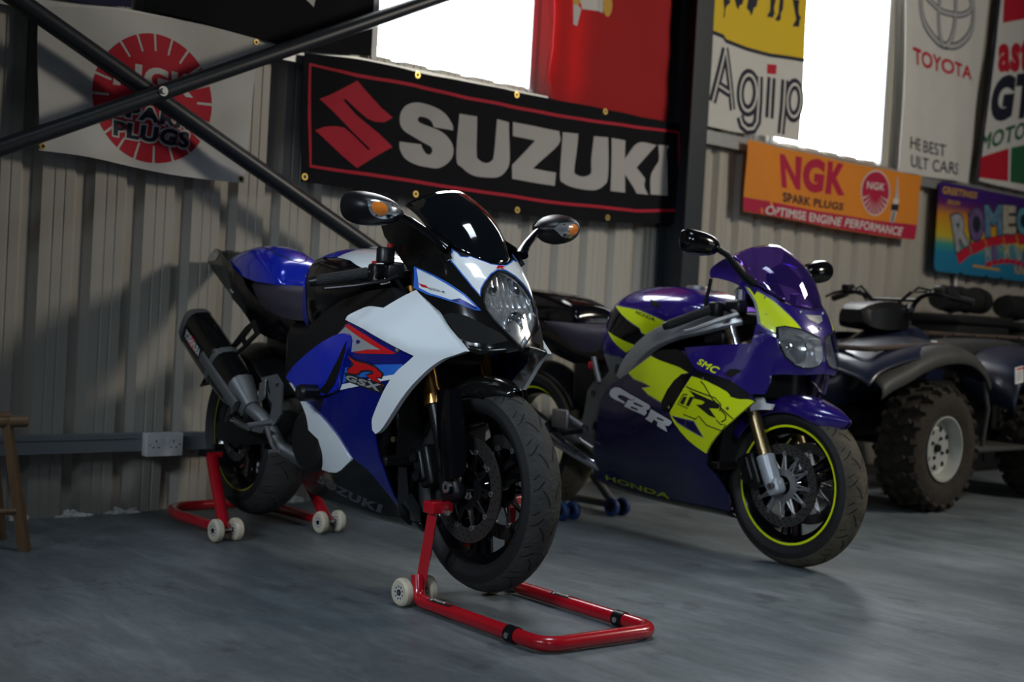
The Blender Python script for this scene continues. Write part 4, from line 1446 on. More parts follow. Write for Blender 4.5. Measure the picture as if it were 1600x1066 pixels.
for q in (1, -1):
    Q = (lambda L: L) if q > 0 else mir
    k.mat(m_trimblue).sheet([Q(grow(stk, 0.0022))], lambda a, c, o: mf(a, c, o+0.0008), 0.014)
    k.mat(m_bwhite).sheet([Q(grow(stk, -0.0022))], lambda a, c, o: mf(a, c, o+0.0014), 0.014)
    low = [(-0.128, 0.853), (-0.104, 0.813), (-0.113, 0.813), (-0.140, 0.829)]
    k.mat(m_dblue).sheet([Q([(-0.136, 0.842), (-0.106, 0.815), (-0.113, 0.8145), (-0.150, 0.836)])], lambda a, c, o: mf(a, c, o+0.0020), 0.014)
    k.mat(m_bred).sheet([Q([(-0.178, 0.880), (-0.172, 0.874), (-0.170, 0.866), (-0.176, 0.869)])], lambda a, c, o: mf(a, c, o+0.0020), 0.014)
    tq = [(-0.1700, 0.8690), (-0.1535, 0.8590), (-0.1545, 0.8530), (-0.1710, 0.8625)]
    if q < 0:
        tq = [mir([tq[1]])[0], mir([tq[0]])[0], mir([tq[3]])[0], mir([tq[2]])[0]]
    k.mat(m_darktext).sheet(on_quad(text_loops('GSX-R', 0.03), *tq), lambda a, c, o: mf(a, c, o+0.0020), 0.01)
    k.mat(m_groove).sheet([Q(intk)], lambda a, c, o: mf(a, c, o+0.0008), 0.014)
nose = k.build('nose_cowl', parent=P, angle=40)
k = MB()
k.mat(m_trimblue).sheet([whp], lambda a, c, o: mf(a, c, o+0.0016), 0.012, 0.0014)
k.mat(m_bwhite).sheet([grow(whp, -0.0028)], lambda a, c, o: mf(a, c, o+0.0022), 0.012)
k.mat(m_bred).sheet([[(-0.020, 0.932), (-0.008, 0.941), (0.020, 0.941), (0.010, 0.9375), (0.004, 0.936), (0.012, 0.932), (0.002, 0.932), (-0.004, 0.9355), (-0.010, 0.932)]], lambda a, c, o: mf(a, c, o+0.0030), 0.01)
k.build('nose_panel', parent=P, angle=40)
# intake ledge below the openings
for q in (-1, 1):
    k = MB()
    k.net([[(float(F_blue(y, z))+dx, q*abs(y), z+dz) for (dx, dz) in ((0.004, 0.008), (0.014, 0.0), (0.002, -0.010))] for y, z in ((-0.140, 0.706), (-0.110, 0.700), (-0.065, 0.705), (-0.02, 0.712))], 4, 4)
    k.build('intake_lip', m_carbon, nose)

# --- headlamp: clear lens over a reflector with a projector below
k = MB()
k.mat(m_clear).sheet([lamp], lambda a, c, o: mf(a, c, o+0.003), 0.012, 0.003)
hl = k.build('headlamp', parent=P, angle=40)


def mb_off(d):
    return lambda a, c, o: mf(a, c, -d)


k = MB()
ring = resample(lamp, 0.01)
A = np.array(ring)
o1 = mf(A[:, 0], A[:, 1], -0.001)
o2 = mf(A[:, 0]*0.95, (A[:, 1]-0.82)*0.95+0.82, 0.0)-np.array([[0.014, 0, 0]])
n = len(A)
k.mat(m_reflect).add(np.concatenate([o1, o2]), [(i, (i+1) % n, n+(i+1) % n, n+i) for i in range(n)])


def refl(a, c, o):
    a, c = np.asarray(a), np.asarray(c)
    base = mf(a, c, 0.0)
    up = np.clip((c-0.800)/0.02, 0, 1)
    d = 0.012+up*(0.020*np.clip(1-(a**2/0.0050+(c-0.858)**2/0.0040), 0, 1)+0.005*np.abs(np.sin(a*150)))
    base[:, 0] -= d
    return base


k.mat(m_reflect).sheet([[(a*0.955, (c-0.82)*0.955+0.82) for a, c in lamp]], refl, 0.006)
k.mat(m_groove).strip(lamp, 0.004, lambda a, c, o: mf(a, c, 0.0036), 0.012, True)
k.build('reflector', parent=hl, angle=25)
for q in (-0.042, 0.042):
    k = MB()
    k.mat(m_chrome).lathe([(-0.040, 0.0), (-0.040, 0.006), (-0.016, 0.008), (-0.004, 0.0125), (0.0, 0.009), (0.0, 0.0)], (float(F_blue(q, 0.872))-0.012, q, 0.872), 'X', 20)
    k.build('bulb_shield', parent=hl)
k = MB()
pc = (float(F_blue(0, 0.782))-0.020, -0.006, 0.782)
k.mat(m_polal).lathe([(-0.01, 0.030), (0.014, 0.0345), (0.018, 0.0335), (0.018, 0.0305), (0.0, 0.030)], pc, 'X', 40)
k.mat(m_clear).lathe([(0.006+0.022*math.cos(R(a)), 0.0305*math.sin(R(a))) for a in range(90, -1, -10)], pc, 'X', 36)
k.mat(m_sblack).lathe([(-0.004, 0.0), (-0.004, 0.030)], pc, 'X', 36)
k.build('projector_lens', parent=hl)

# --- screen
k = MB()
rows = []
for t in np.linspace(0, 1, 6):
    row = []
    for u in np.linspace(-1, 1, 9):
        yb = 0.120*u
        xb = 1.412-4.4*yb*yb-420*yb**4
        zb = 0.946+3.6*yb*yb+55*yb**4
        yt = 0.128*u
        xt = 1.190-4.6*yt*yt-60*yt**4
        zt = 1.168-2.6*yt*yt-35*yt**4
        bul = 0.030*math.sin(math.pi*t)*(1-0.4*u*u)
        row.append((xb+(xt-xb)*t+bul*0.72, yb+(yt-yb)*t+0.010*u*math.sin(math.pi*t), zb+(zt-zb)*t+bul*0.7))
    rows.append(row)
k.net(rows, 4, 3)
scr = k.build('windscreen', m_tint, P, angle=80)
scr.modifiers.new('thick', 'SOLIDIFY').thickness = 0.003
k = MB()
k.mat(m_polal)
k.net([[(1.385-3.0*y*y, y, 0.958+dz) for dz in (0.0, 0.012, 0.020)] for y in (-0.045, -0.02, 0.01, 0.04)], 3, 3)
k.build('position_lamp', parent=nose)
# dash and inner cockpit sides
for s in (-1, 1):
    k = MB()
    k.sheet([[(0.985, 1.075), (1.05, 1.085), (1.12, 1.090), (1.33, 1.005), (1.37, 0.955), (1.25, 0.905), (1.17, 0.915), (1.10, 0.965), (1.02, 1.02)]], lambda a, c, o, s=s: np.stack([a, s*(0.132+0.03*np.clip(1.25-np.asarray(a), 0, 1)+0.09*np.clip(1.0-np.asarray(c), 0, 1)+o), c], -1), 0.05, 0.004, flip=s > 0)
    k.build('cockpit_panel', m_carbon, P)
k = MB()
k.rbox((1.16, 0, 0.965), (0.07, 0.17, 0.085), 0.02, Matrix.Rotation(R(-35), 3, 'Y'))
k.rbox((1.23, 0, 0.90), (0.18, 0.20, 0.06), 0.02)
k.build('dashboard', m_sblack, P)

# --- mirrors with indicators in the housings
for s in (-1, 1):
    mi_ = None
    cx_, cy_, cz_ = 1.248, s*0.338, 1.078
    k = MB()
    rows = []
    for u, wx, wz in ((-1.0, 0.10, 0.10), (-0.93, 0.52, 0.55), (-0.72, 0.86, 0.86), (-0.35, 1.0, 1.0), (0.05, 1.0, 0.98), (0.45, 0.86, 0.84), (0.75, 0.62, 0.60), (0.95, 0.36, 0.34), (1.08, 0.18, 0.16)):
        yy = cy_-s*u*0.086
        row = []
        for a in range(0, 360, 30):
            ca, sa = math.cos(R(a)), math.sin(R(a))
            dx = 0.085*ca if ca > 0 else 0.022*ca
            row.append((cx_+dx*wx+0.018*u, yy, cz_+0.047*sa*wz-0.006*u))
        rows.append(row)
    k.net(rows, 4, 3, closed_v=True, cap=True)
    mi_ = k.build('mirror', m_sblack, P, angle=60)
    bv = k.bvh()
    k = MB()
    k.tube([(1.278, s*0.262, 1.070), (1.296, s*0.225, 1.050), (1.318, s*0.180, 1.020), (1.338, s*0.147, 0.992), (1.345, s*0.138, 0.982)], [0.016, 0.014, 0.015, 0.019, 0.024], 14, flat=0.7)
    k.build('stalk', m_gblack, mi_)
    # lens lies on the front of the housing
    lens = [(0.058, -0.004), (0.035, 0.014), (0.0, 0.021), (-0.035, 0.022), (-0.052, 0.016), (-0.046, -0.008), (-0.028, -0.023), (0.0, -0.028), (0.028, -0.022)]

    def onm(a, c, o):
        out = []
        for aa, cc in zip(a, c):
            h = bv.ray_cast(Vector((cx_+0.3, cy_-s*aa, cz_+cc)), Vector((-1, 0, 0)))
            x = h[0].x if h[0] else cx_
            out.append((x+o, cy_-s*aa, cz_+cc))
        return np.array(out)
    k = MB()
    k.mat(m_clear).sheet([smooth_loop(lens, 4, 60)], lambda a, c, o: onm(a, c, o+0.003), 0.010, 0.002)
    k.mat(m_reflect).sheet([smooth_loop(lens, 4, 60)], lambda a, c, o: onm(a, c, o+0.0008), 0.010)
    k.mat(m_amber).sheet([smooth_loop([(-0.010, 0.016), (-0.034, 0.016), (-0.042, 0.006), (-0.036, -0.010), (-0.012, -0.020), (0.004, -0.012), (0.002, 0.004)], 4, 60)], lambda a, c, o: onm(a, c, o+0.0016), 0.010)
    k.build('indicator', parent=mi_, angle=30)
    k = MB()
    k.sheet([ell(0, 0, 0.066, 0.036, 28)], lambda a, c, o: np.stack([np.full(len(a), cx_-0.0205), cy_-s*np.asarray(a), cz_+np.asarray(c)], -1), 0.05)
    k.build('mirror_glass', m_mglass, mi_)

# --- handlebars, levers, controls
for s in (-1, 1):
    gi, go = Vector((1.075, s*0.225, 0.905)), Vector((0.985, s*0.345, 0.872))
    k = MB()
    k.mat(m_rubber).tube([gi, gi.lerp(go, 0.03), gi.lerp(go, 0.97), go], [0.0165, 0.0175, 0.0175, 0.0165], 18)
    k.mat(m_sblack).tube([go, go+(go-gi).normalized()*0.022], [0.016, 0.014], 16)
    k.mat(m_sblack).tube([gi, gi-(go-gi).normalized()*0.11], 0.012, 12)
    hb = k.build('handlebar_grip', parent=P)
    k = MB()
    k.mat(m_sblack).rbox(tuple(gi+Vector((0.014, -s*0.020, 0.002))), (0.046, 0.042, 0.055), 0.012)
    k.mat(m_red).rbox(tuple(gi+Vector((0.006, -s*0.020, 0.031))), (0.016, 0.018, 0.012), 0.003)
    k.build('switch_block', parent=hb)
    lever(hb, s, gi-(go-gi)*0.25+Vector((0.02, 0, -0.01)), go+Vector((0.01, 0, -0.012)), 'brake_lever' if s < 0 else 'clutch_lever')
    k = MB()
    k.mat(m_sblack).rbox((1.135, s*0.175, 0.915), (0.075, 0.055, 0.05), 0.012, Matrix.Rotation(R(20)*s, 3, 'Z'))
    if s < 0:
        k.mat(m_sblack).lathe([(0.0, 0.024), (0.004, 0.027), (0.040, 0.027), (0.046, 0.024), (0.046, 0.0)], (1.150, -0.215, 0.935), 'Z', 24)
        k.mat(m_polal).tube([(1.120, -0.225, 0.905), (1.128, -0.235, 0.885), (1.150, -0.225, 0.875), (1.165, -0.205, 0.882)], 0.006, 8)
        k.mat(m_sblack).tube([(1.150, -0.215, 0.935), (1.16, -0.19, 0.90), (1.17, -0.15, 0.85)], 0.007, 8)
    k.build('master_cylinder', parent=hb)
k = MB()
k.mat(m_sblack).rbox((1.12, 0, 0.905), (0.11, 0.26, 0.030), 0.010)
k.build('top_yoke', parent=P)
k = MB()
k.mat(m_sblack).rbox((1.20, 0, 0.66), (0.10, 0.26, 0.035), 0.010)
k.build('lower_yoke', parent=P)
k = MB()
k.tube([(1.07, -0.155, 0.955), (1.085, -0.16, 0.985)], 0.008, 10)
k.mat(m_red).lathe([(0, 0.0), (0, 0.009), (0.012, 0.009), (0.012, 0.0)], (1.088, -0.16, 0.985), 'Z', 12)
k.build('fork_adjuster', m_sblack, P)

# --- fuel tank
k = MB()
st_ = [  # x, top z, half widths and heights from top centre down
    (0.470, [(0.0, 0.885), (0.045, 0.880), (0.085, 0.855), (0.100, 0.800), (0.095, 0.740), (0.08, 0.70)]),
    (0.520, [(0.0, 0.945), (0.060, 0.940), (0.115, 0.905), (0.130, 0.835), (0.120, 0.760), (0.09, 0.70)]),
    (0.600, [(0.0, 0.978), (0.075, 0.972), (0.145, 0.935), (0.160, 0.860), (0.150, 0.780), (0.11, 0.70)]),
    (0.720, [(0.0, 0.990), (0.090, 0.984), (0.170, 0.945), (0.185, 0.880), (0.178, 0.800), (0.13, 0.72)]),
    (0.860, [(0.0, 0.985), (0.095, 0.978), (0.180, 0.938), (0.198, 0.885), (0.190, 0.820), (0.14, 0.76)]),
    (0.980, [(0.0, 0.965), (0.090, 0.958), (0.165, 0.925), (0.180, 0.880), (0.175, 0.840), (0.13, 0.80)]),
    (1.060, [(0.0, 0.935), (0.070, 0.928), (0.120, 0.905), (0.130, 0.870), (0.125, 0.845), (0.09, 0.82)])]
rows = []
for x, pr in st_:
    rows.append([(x, -y, z) for y, z in pr[::-1]]+[(x, y, z) for y, z in pr[1:]])
k.mat(m_gblack).net(rows, 5, 4, cap=True)
tb = k.bvh()


def tank_side(s):
    def fm(a, c, o):
        out = []
        for x, z in zip(a, c):
            h = tb.ray_cast(Vector((x, s*1.0, z)), Vector((0, -s, 0)))
            out.append((x, (h[0].y if h[0] else s*0.05)+s*(0.0012+o), z))
        return np.array(out)
    return fm


def tank_top(a, c, o):
    out = []
    for x, y in zip(a, c):
        h = tb.ray_cast(Vector((x, y, 2)), Vector((0, 0, -1)))
        out.append((x, y, (h[0].z if h[0] else 0.9)+0.0012+o))
    return np.array(out)


for s in (-1, 1):
    k.mat(m_blue).sheet([smooth_loop([(0.500, 0.760), (0.500, 0.830), (0.522, 0.905), (0.545, 0.940), (0.560, 0.900), (0.590, 0.840), (0.585, 0.790), (0.555, 0.740), (0.520, 0.725)], 3, 60)], lambda a, c, o: tank_side(s)(a, c, 0.0008), 0.010, flip=s > 0)
for s in (-1, 1):
    k.mat(m_blue).sheet([[(0.53, 0.925), (0.58, 0.945), (0.70, 0.955), (0.785, 0.955), (0.785, 0.984), (0.70, 0.986), (0.60, 0.974), (0.545, 0.952)]], lambda a, c, o: tank_side(s)(a, c, 0.0012), 0.007, flip=s > 0)
    k.mat(m_bwhite).sheet([[(0.790, 0.955), (0.88, 0.945), (0.985, 0.915), (1.02, 0.935), (0.97, 0.962), (0.88, 0.977), (0.790, 0.983)]], lambda a, c, o: tank_side(s)(a, c, 0.0012), 0.007, flip=s > 0)
k.mat(m_blue).sheet([[(0.60, -0.085), (0.78, -0.100), (0.78, 0.100), (0.60, 0.085)]], tank_top, 0.012)
k.mat(m_bwhite).sheet([[(0.785, -0.100), (0.96, -0.095), (1.02, -0.05), (1.02, 0.05), (0.96, 0.095), (0.785, 0.100)]], tank_top, 0.012)
tk = k.build('fuel_tank', parent=P, angle=50)
k = MB()
k.lathe([(0.0, 0.048), (0.010, 0.046), (0.012, 0.040), (0.012, 0.0)], (0.80, 0, 0.985), 'Z', 32)
k.build('filler_cap', m_dalu, tk)

# --- seat, hump and tail
k = MB()
rows = []
for x, zt, hw, zb in ((0.08, 0.885, 0.095, 0.830), (0.16, 0.878, 0.120, 0.800), (0.26, 0.868, 0.140, 0.775), (0.38, 0.852, 0.145, 0.750), (0.48, 0.848, 0.125, 0.742), (0.56, 0.862, 0.085, 0.750), (0.60, 0.872, 0.055, 0.770)):
    rows.append([(x, -hw*0.9, zb), (x, -hw, (zt+zb)/2), (x, -hw*0.86, zt-0.012), (x, -hw*0.5, zt), (x, 0, zt), (x, hw*0.5, zt), (x, hw*0.86, zt-0.012), (x, hw, (zt+zb)/2), (x, hw*0.9, zb)])
k.net(rows, 4, 4, cap=True)
k.build('seat', m_vinyl, P, angle=60)
k = MB()
rows = []
for x, zt, hw, zb in ((-0.175, 0.955, 0.045, 0.940), (-0.14, 0.972, 0.080, 0.925), (-0.07, 0.987, 0.102, 0.905), (0.02, 1.002, 0.115, 0.890), (0.09, 1.006, 0.120, 0.880), (0.16, 0.993, 0.122, 0.870), (0.225, 0.965, 0.118, 0.866), (0.275, 0.930, 0.105, 0.862), (0.300, 0.880, 0.090, 0.860)):
    rows.append([(x, -hw, zb), (x, -hw*0.98, zb+(zt-zb)*0.45), (x, -hw*0.78, zb+(zt-zb)*0.82), (x, -hw*0.40, zt-0.004), (x, 0, zt), (x, hw*0.40, zt-0.004), (x, hw*0.78, zb+(zt-zb)*0.82), (x, hw*0.98, zb+(zt-zb)*0.45), (x, hw, zb)])
k.mat(m_blue).net(rows, 5, 4, cap=True)
hbv = k.bvh()


def hump(a, c, o):
    out = []
    for x, y in zip(a, c):
        h = hbv.ray_cast(Vector((x, y, 2)), Vector((0, 0, -1)))
        out.append((x, y, (h[0].z if h[0] else 0.88)+0.0012))
    return np.array(out)


k.mat(m_groove).strip([(-0.10, -0.092), (0.02, -0.070), (0.12, -0.068), (0.20, -0.060), (0.245, -0.03), (0.255, 0), (0.245, 0.03), (0.20, 0.060), (0.12, 0.068), (0.02, 0.070), (-0.10, 0.092)], 0.005, hump, 0.015)
k.build('seat_hump', parent=P, angle=50)
k = MB()
tail = [(-0.400, 0.952), (-0.330, 0.985), (-0.270, 0.992), (-0.150, 0.955), (-0.05, 0.925), (0.060, 0.880), (0.090, 0.855), (0.190, 0.800), (0.330, 0.770), (0.420, 0.735), (0.420, 0.690), (0.330, 0.660), (0.235, 0.682), (0.171, 0.690), (0.101, 0.733), (0.020, 0.783), (-0.104, 0.834), (-0.230, 0.880), (-0.350, 0.925)]


def tail_map(s):
    def fm(a, c, o):
        a = np.asarray(a, float)
        c = np.asarray(c, float)
        w_ = 0.050+0.20*np.clip(a+0.40, 0, 0.38)-0.10*np.clip(a-0.1, 0, 1)
        mid = np.interp(a, [-0.4, -0.1, 0.1, 0.42], [0.945, 0.90, 0.82, 0.72])
        return np.stack([a, s*(w_-1.6*(c-mid)**2+o), c], -1)
    return fm


for s in (-1, 1):
    k.mat(m_gblack).sheet([smooth_loop(tail, 3, 55)], tail_map(s), 0.03, 0.006, flip=s > 0)
    k.mat(m_bsilver).sheet([[(-0.395, 0.950), (-0.332, 0.983), (-0.275, 0.990), (-0.235, 0.974), (-0.265, 0.950), (-0.330, 0.945)]], lambda a, c, o, s=s: tail_map(s)(a, c, o+0.001), 0.03, flip=s > 0)
    k.mat(m_bwhite).sheet([[(-0.05, 0.838), (-0.03, 0.840), (0.0, 0.826), (-0.015, 0.824)]], lambda a, c, o, s=s: tail_map(s)(a, c, o+0.001), 0.03, flip=s > 0)
k.mat(m_gblack)
rows = [[(x, y*hw, zt-0.010*y*y) for y in (-1, -0.5, 0, 0.5, 1)] for x, hw, zt in ((-0.400, 0.045, 0.955), (-0.33, 0.062, 0.986), (-0.27, 0.074, 0.990), (-0.15, 0.098, 0.955), (-0.05, 0.115, 0.925))]
k.net(rows, 4, 3)
rows = [[(x, y*hw, zb) for y in (-1, 0, 1)] for x, hw, zb in ((-0.398, 0.045, 0.945), (-0.23, 0.07, 0.880), (-0.10, 0.10, 0.834), (0.02, 0.11, 0.783), (0.17, 0.11, 0.69), (0.33, 0.09, 0.66))]
k.net(rows, 3, 2)
tl = k.build('tail_fairing', parent=P, angle=40)
k = MB()
k.net([[(-0.404, y*0.042, 0.952+dz), ] + [(-0.408, y*0.042, 0.940+dz)] for y, dz in ((-1, 0), (0, 0.004), (1, 0))], 3, 2)
k.build('tail_lamp', m_red, tl)
k = MB()
k.rbox((0.30, 0, 0.70), (0.36, 0.13, 0.20), 0.05)
k.rbox((0.50, 0, 0.62), (0.26, 0.24, 0.24), 0.05)
k.build('subframe', m_sblack, P)

# --- exhaust hanger, silencers, swingarm
for s in (-1, 1):
    k = MB()
    hg = [[(0.245, 0.735), (0.300, 0.690), (0.205, 0.632), (0.075, 0.570), (0.040, 0.590), (0.185, 0.705)], [(0.237, 0.708), (0.262, 0.688), (0.205, 0.655), (0.188, 0.668)], [(0.172, 0.655), (0.190, 0.640), (0.105, 0.598), (0.098, 0.606)]]
    k.sheet(hg, lambda a, c, o, s=s: np.stack([a, s*(0.165+0.10*(0.73-np.asarray(c))+o), c], -1), 0.05, 0.006, flip=s > 0)
    k.build('exhaust_hanger', m_sblack, P)
    p0, p1 = Vector((0.300, s*0.185, 0.425)), Vector((-0.115, s*0.235, 0.715))
    d = (p1-p0).normalized()
    side_v = Vector((0, s, 0))
    side_v = (side_v-d*side_v.dot(d)).normalized()
    upv = d.cross(side_v)*(-s)

    def sec(c, w_, h_):
        out = []
        for a in range(0, 360, 24):
            ca, sa = math.cos(R(a)), math.sin(R(a))
            e = 2/3.2
            out.append(c+side_v*(w_*math.copysign(abs(ca)**e, ca))+upv*(h_*math.copysign(abs(sa)**e, sa)))
        return out
    k = MB()
    L = (p1-p0).length
    k.mat(m_dalu).net([sec(p0+d*t, w_, h_) for t, w_, h_ in ((0.0, 0.030, 0.032), (0.03, 0.036, 0.044), (0.10, 0.050, 0.066), (0.105, 0.052, 0.068))], 2, 1, closed_v=True, cap=True)
    k.mat(m_carbon).net([sec(p0+d*t, w_, h_) for t, w_, h_ in ((0.105, 0.052, 0.068), (0.20, 0.055, 0.074), (0.35, 0.055, 0.076), (L-0.05, 0.054, 0.075))], 3, 1, closed_v=True)
    k.mat(m_dalu).net([sec(p0+d*t, w_, h_) for t, w_, h_ in ((L-0.05, 0.055, 0.076), (L-0.02, 0.052, 0.070), (L, 0.036, 0.048), (L-0.004, 0.026, 0.030))], 2, 1, closed_v=True, cap=True)
    si = k.build('silencer', parent=P, angle=40)
    k = MB()

    def pl(a, c, o):
        return np.array([p0+d*x+upv*y+side_v*(0.0562+o) for x, y in zip(a, c)])
    plate = [(L-0.065, -0.022), (L-0.065, 0.022), (L-0.205, 0.022), (L-0.205, -0.022)]
    k.mat(m_groove).sheet([plate], pl, 0.1, 0.001, flip=s < 0)
    tq = [(L-0.072, 0.016), (L-0.195, 0.016), (L-0.195, -0.016), (L-0.072, -0.016)]
    if s > 0:
        tq = [tq[1], tq[0], tq[3], tq[2]]
    k.mat(m_bred).sheet([[(L-0.110, -0.020), (L-0.110, 0.020), (L-0.150, 0.020), (L-0.150, -0.020)]], lambda a, c, o: pl(a, c, o+0.0006), 0.1, flip=s < 0)
    k.mat(m_fwhite).sheet(on_quad(text_loops('YOSHIMURA', 0.04), *tq), lambda a, c, o: pl(a, c, o+0.0012), 0.1, flip=s < 0)
    k.build('maker_plate', parent=si)
    k = MB()
    k.mat(m_dalu)
    k.net([sec(p0+d*t, 0.0575, 0.0785) for t in (0.225, 0.25)], 1, 1, closed_v=True, cap=True)
    k.net([sec(p0+d*t+side_v*0.052, 0.010, 0.022) for t in (0.02, 0.30)], 1, 1, closed_v=True, cap=True)
    k.mat(m_polal).lathe([(0, 0.0), (0, 0.010), (s*0.010, 0.009), (s*0.010, 0)][::s], tuple(p0+d*0.25-upv*-0.06+side_v*0.04), 'Y', 14)
    k.build('silencer_strap', parent=si)
    k = MB()
    k.tube([p0+d*0.01, p0-d*0.05+Vector((0.02, -s*0.01, 0)), Vector((0.42, s*0.12, 0.30)), Vector((0.55, s*0.06, 0.24))], 0.026, 14)
    k.build('exhaust_pipe', m_dalu, si)
    # swingarm leg
    k = MB()
    k.net([[(x, s*(yc-0.016), zc-hh), (x, s*(yc-0.016), zc+hh), (x, s*(yc+0.016), zc+hh), (x, s*(yc+0.016), zc-hh)] for x, yc, zc, hh in ((-0.06, 0.125, 0.311, 0.030), (0.05, 0.125, 0.315, 0.040), (0.25, 0.120, 0.345, 0.052), (0.42, 0.105, 0.375, 0.055), (0.52, 0.095, 0.380, 0.045))], 3, 1, closed_v=True, cap=True)
    k.build('swingarm', m_sblack, P, angle=30)
    k = MB()
    k.cyl((0.0, s*0.138, 0.255), (0.0, s*0.175, 0.255), 0.012)
    k.build('stand_spool', m_sblack, P)
    # footrest plate and peg
    k = MB()
    fr = [[(0.395, 0.540), (0.500, 0.560), (0.545, 0.530), (0.548, 0.430), (0.500, 0.385), (0.400, 0.375), (0.280, 0.372), (0.195, 0.385), (0.200, 0.365), (0.300, 0.352), (0.420, 0.352), (0.470, 0.40), (0.485, 0.46), (0.455, 0.475)], [(0.425, 0.530), (0.445, 0.535), (0.470, 0.490), (0.455, 0.488)]]
    k.mat(m_dalu).sheet(fr, lambda a, c, o, s=s: np.stack([a, np.full(len(a), s*(0.205+o)), c], -1), 0.05, 0.007, flip=s > 0)
    rs = k.build('footrest_hanger', parent=P)
    k = MB()
    k.mat(m_alu).tube([(0.480, s*0.205, 0.395), (0.480, s*0.290, 0.385)], 0.010, 10)
    k.build('footpeg', parent=rs)
    k = MB()
    k.mat(m_alu).tube([(0.470, s*0.215, 0.385), (0.530, s*0.222, 0.330), (0.560, s*0.224, 0.312), (0.600, s*0.224, 0.310)], [0.009, 0.008, 0.008, 0.007], 10)
    k.mat(m_alu).tube([(0.585, s*0.222, 0.311), (0.585, s*0.262, 0.311)], 0.007, 10)
    k.build('foot_pedal', parent=rs)
    k = MB()
    k.net([[(0.440+0.040*u, s*(0.216+0.006*u*u), 0.500+0.055*v+0.02*u) for v in (-0.6, 0, 0.6)] for u in (-0.6, 0, 0.5)], 3, 3)
    hgd = k.build('heel_guard', m_alu, rs)
    hgd.modifiers.new('thick', 'SOLIDIFY').thickness = 0.003
    for x, z in ((0.345, 0.36), (0.21, 0.376), (0.46, 0.385), (0.52, 0.53)):
        k = MB()
        k.mat(m_polal).lathe([(0, 0.0), (0, 0.008), (s*0.006, 0.007), (s*0.006, 0)][::s], (x, s*0.2125, z), 'Y', 12)
        k.build('hanger_bolt', parent=rs)
    k = MB()
    k.mat(m_polal).tube([(0.215, s*0.213, 0.374), (0.345, s*0.213, 0.362)], 0.004, 8)
    k.build('linkage_rod', parent=rs)
# rear hugger
k = MB()
rows = []
for a in (150, 125, 100, 75, 50, 30):
    ca, sa = math.cos(R(a)), math.sin(R(a))
    rows.append([(0.335*ca, y, 0.311+(0.332-abs(y)*0.45)*sa) for y in (-0.105, -0.06, 0, 0.06, 0.105)])
k.net(rows, 4, 3)
hu = k.build('rear_hugger', m_sblack, P)
hu.modifiers.new('thick', 'SOLIDIFY').thickness = 0.004
k = MB()
k.cyl((0.0, -0.14, 0.311), (0.0, 0.14, 0.311), 0.014)
k.build('rear_axle', m_alu, P)

# ================================================================ RED PADDOCK STANDS
m_sred = pm('red_powder_coat', (0.42, 0.005, 0.014), 0.25, coat=0.6, var=0.08)
m_cream = pm('cream_polyurethane', (0.62, 0.55, 0.42), 0.45, var=0.15)
m_whub = pm('white_wheel_plastic', (0.68, 0.66, 0.62), 0.4)


def castor(k_, c, axis, r=0.041, wd=0.030, parent=None, name='castor'):
    k = MB()
    k.mat(m_cream).lathe([(-wd*0.5, r*0.55), (-wd*0.5, r*0.82), (-wd*0.30, r*0.97), (0, r), (wd*0.30, r*0.97), (wd*0.5, r*0.82), (wd*0.5, r*0.55)], c, 'X', 36)
    k.mat(m_whub).lathe([(-wd*0.42, r*0.20), (-wd*0.45, r*0.58), (wd*0.45, r*0.58), (wd*0.42, r*0.20)], c, 'X', 28)
    for i in range(9):
        a = 2*math.pi*i/9
        for sd in (-1, 1):
            k.mat(m_dalu).lathe([(0, 0.0), (0, r*0.09)], (c[0]+sd*wd*0.452, c[1]+r*0.42*math.cos(a), c[2]+r*0.42*math.sin(a)), 'X', 8)
    k.mat(m_sblack).lathe([(-wd*0.5, 0.0), (-wd*0.5, r*0.22), (wd*0.5, r*0.22), (wd*0.5, 0.0)], c, 'X', 16)
    return k.build(name, parent=parent)




def bend(pts, r=0.06, n=6):
    """polyline with rounded corners"""
    P = [Vector(p) for p in pts]
    out = [P[0]]
    for i in range(1, len(P)-1):
        a = (P[i-1]-P[i])
        b = (P[i+1]-P[i])
        q = min(r, 0.45*a.length, 0.45*b.length)
        s0, s1 = P[i]+a.normalized()*q, P[i]+b.normalized()*q
        for j in range(n+1):
            t = j/n
            out.append(s0.lerp(P[i], t).lerp(P[i].lerp(s1, t), t))
    return out+[P[-1]]


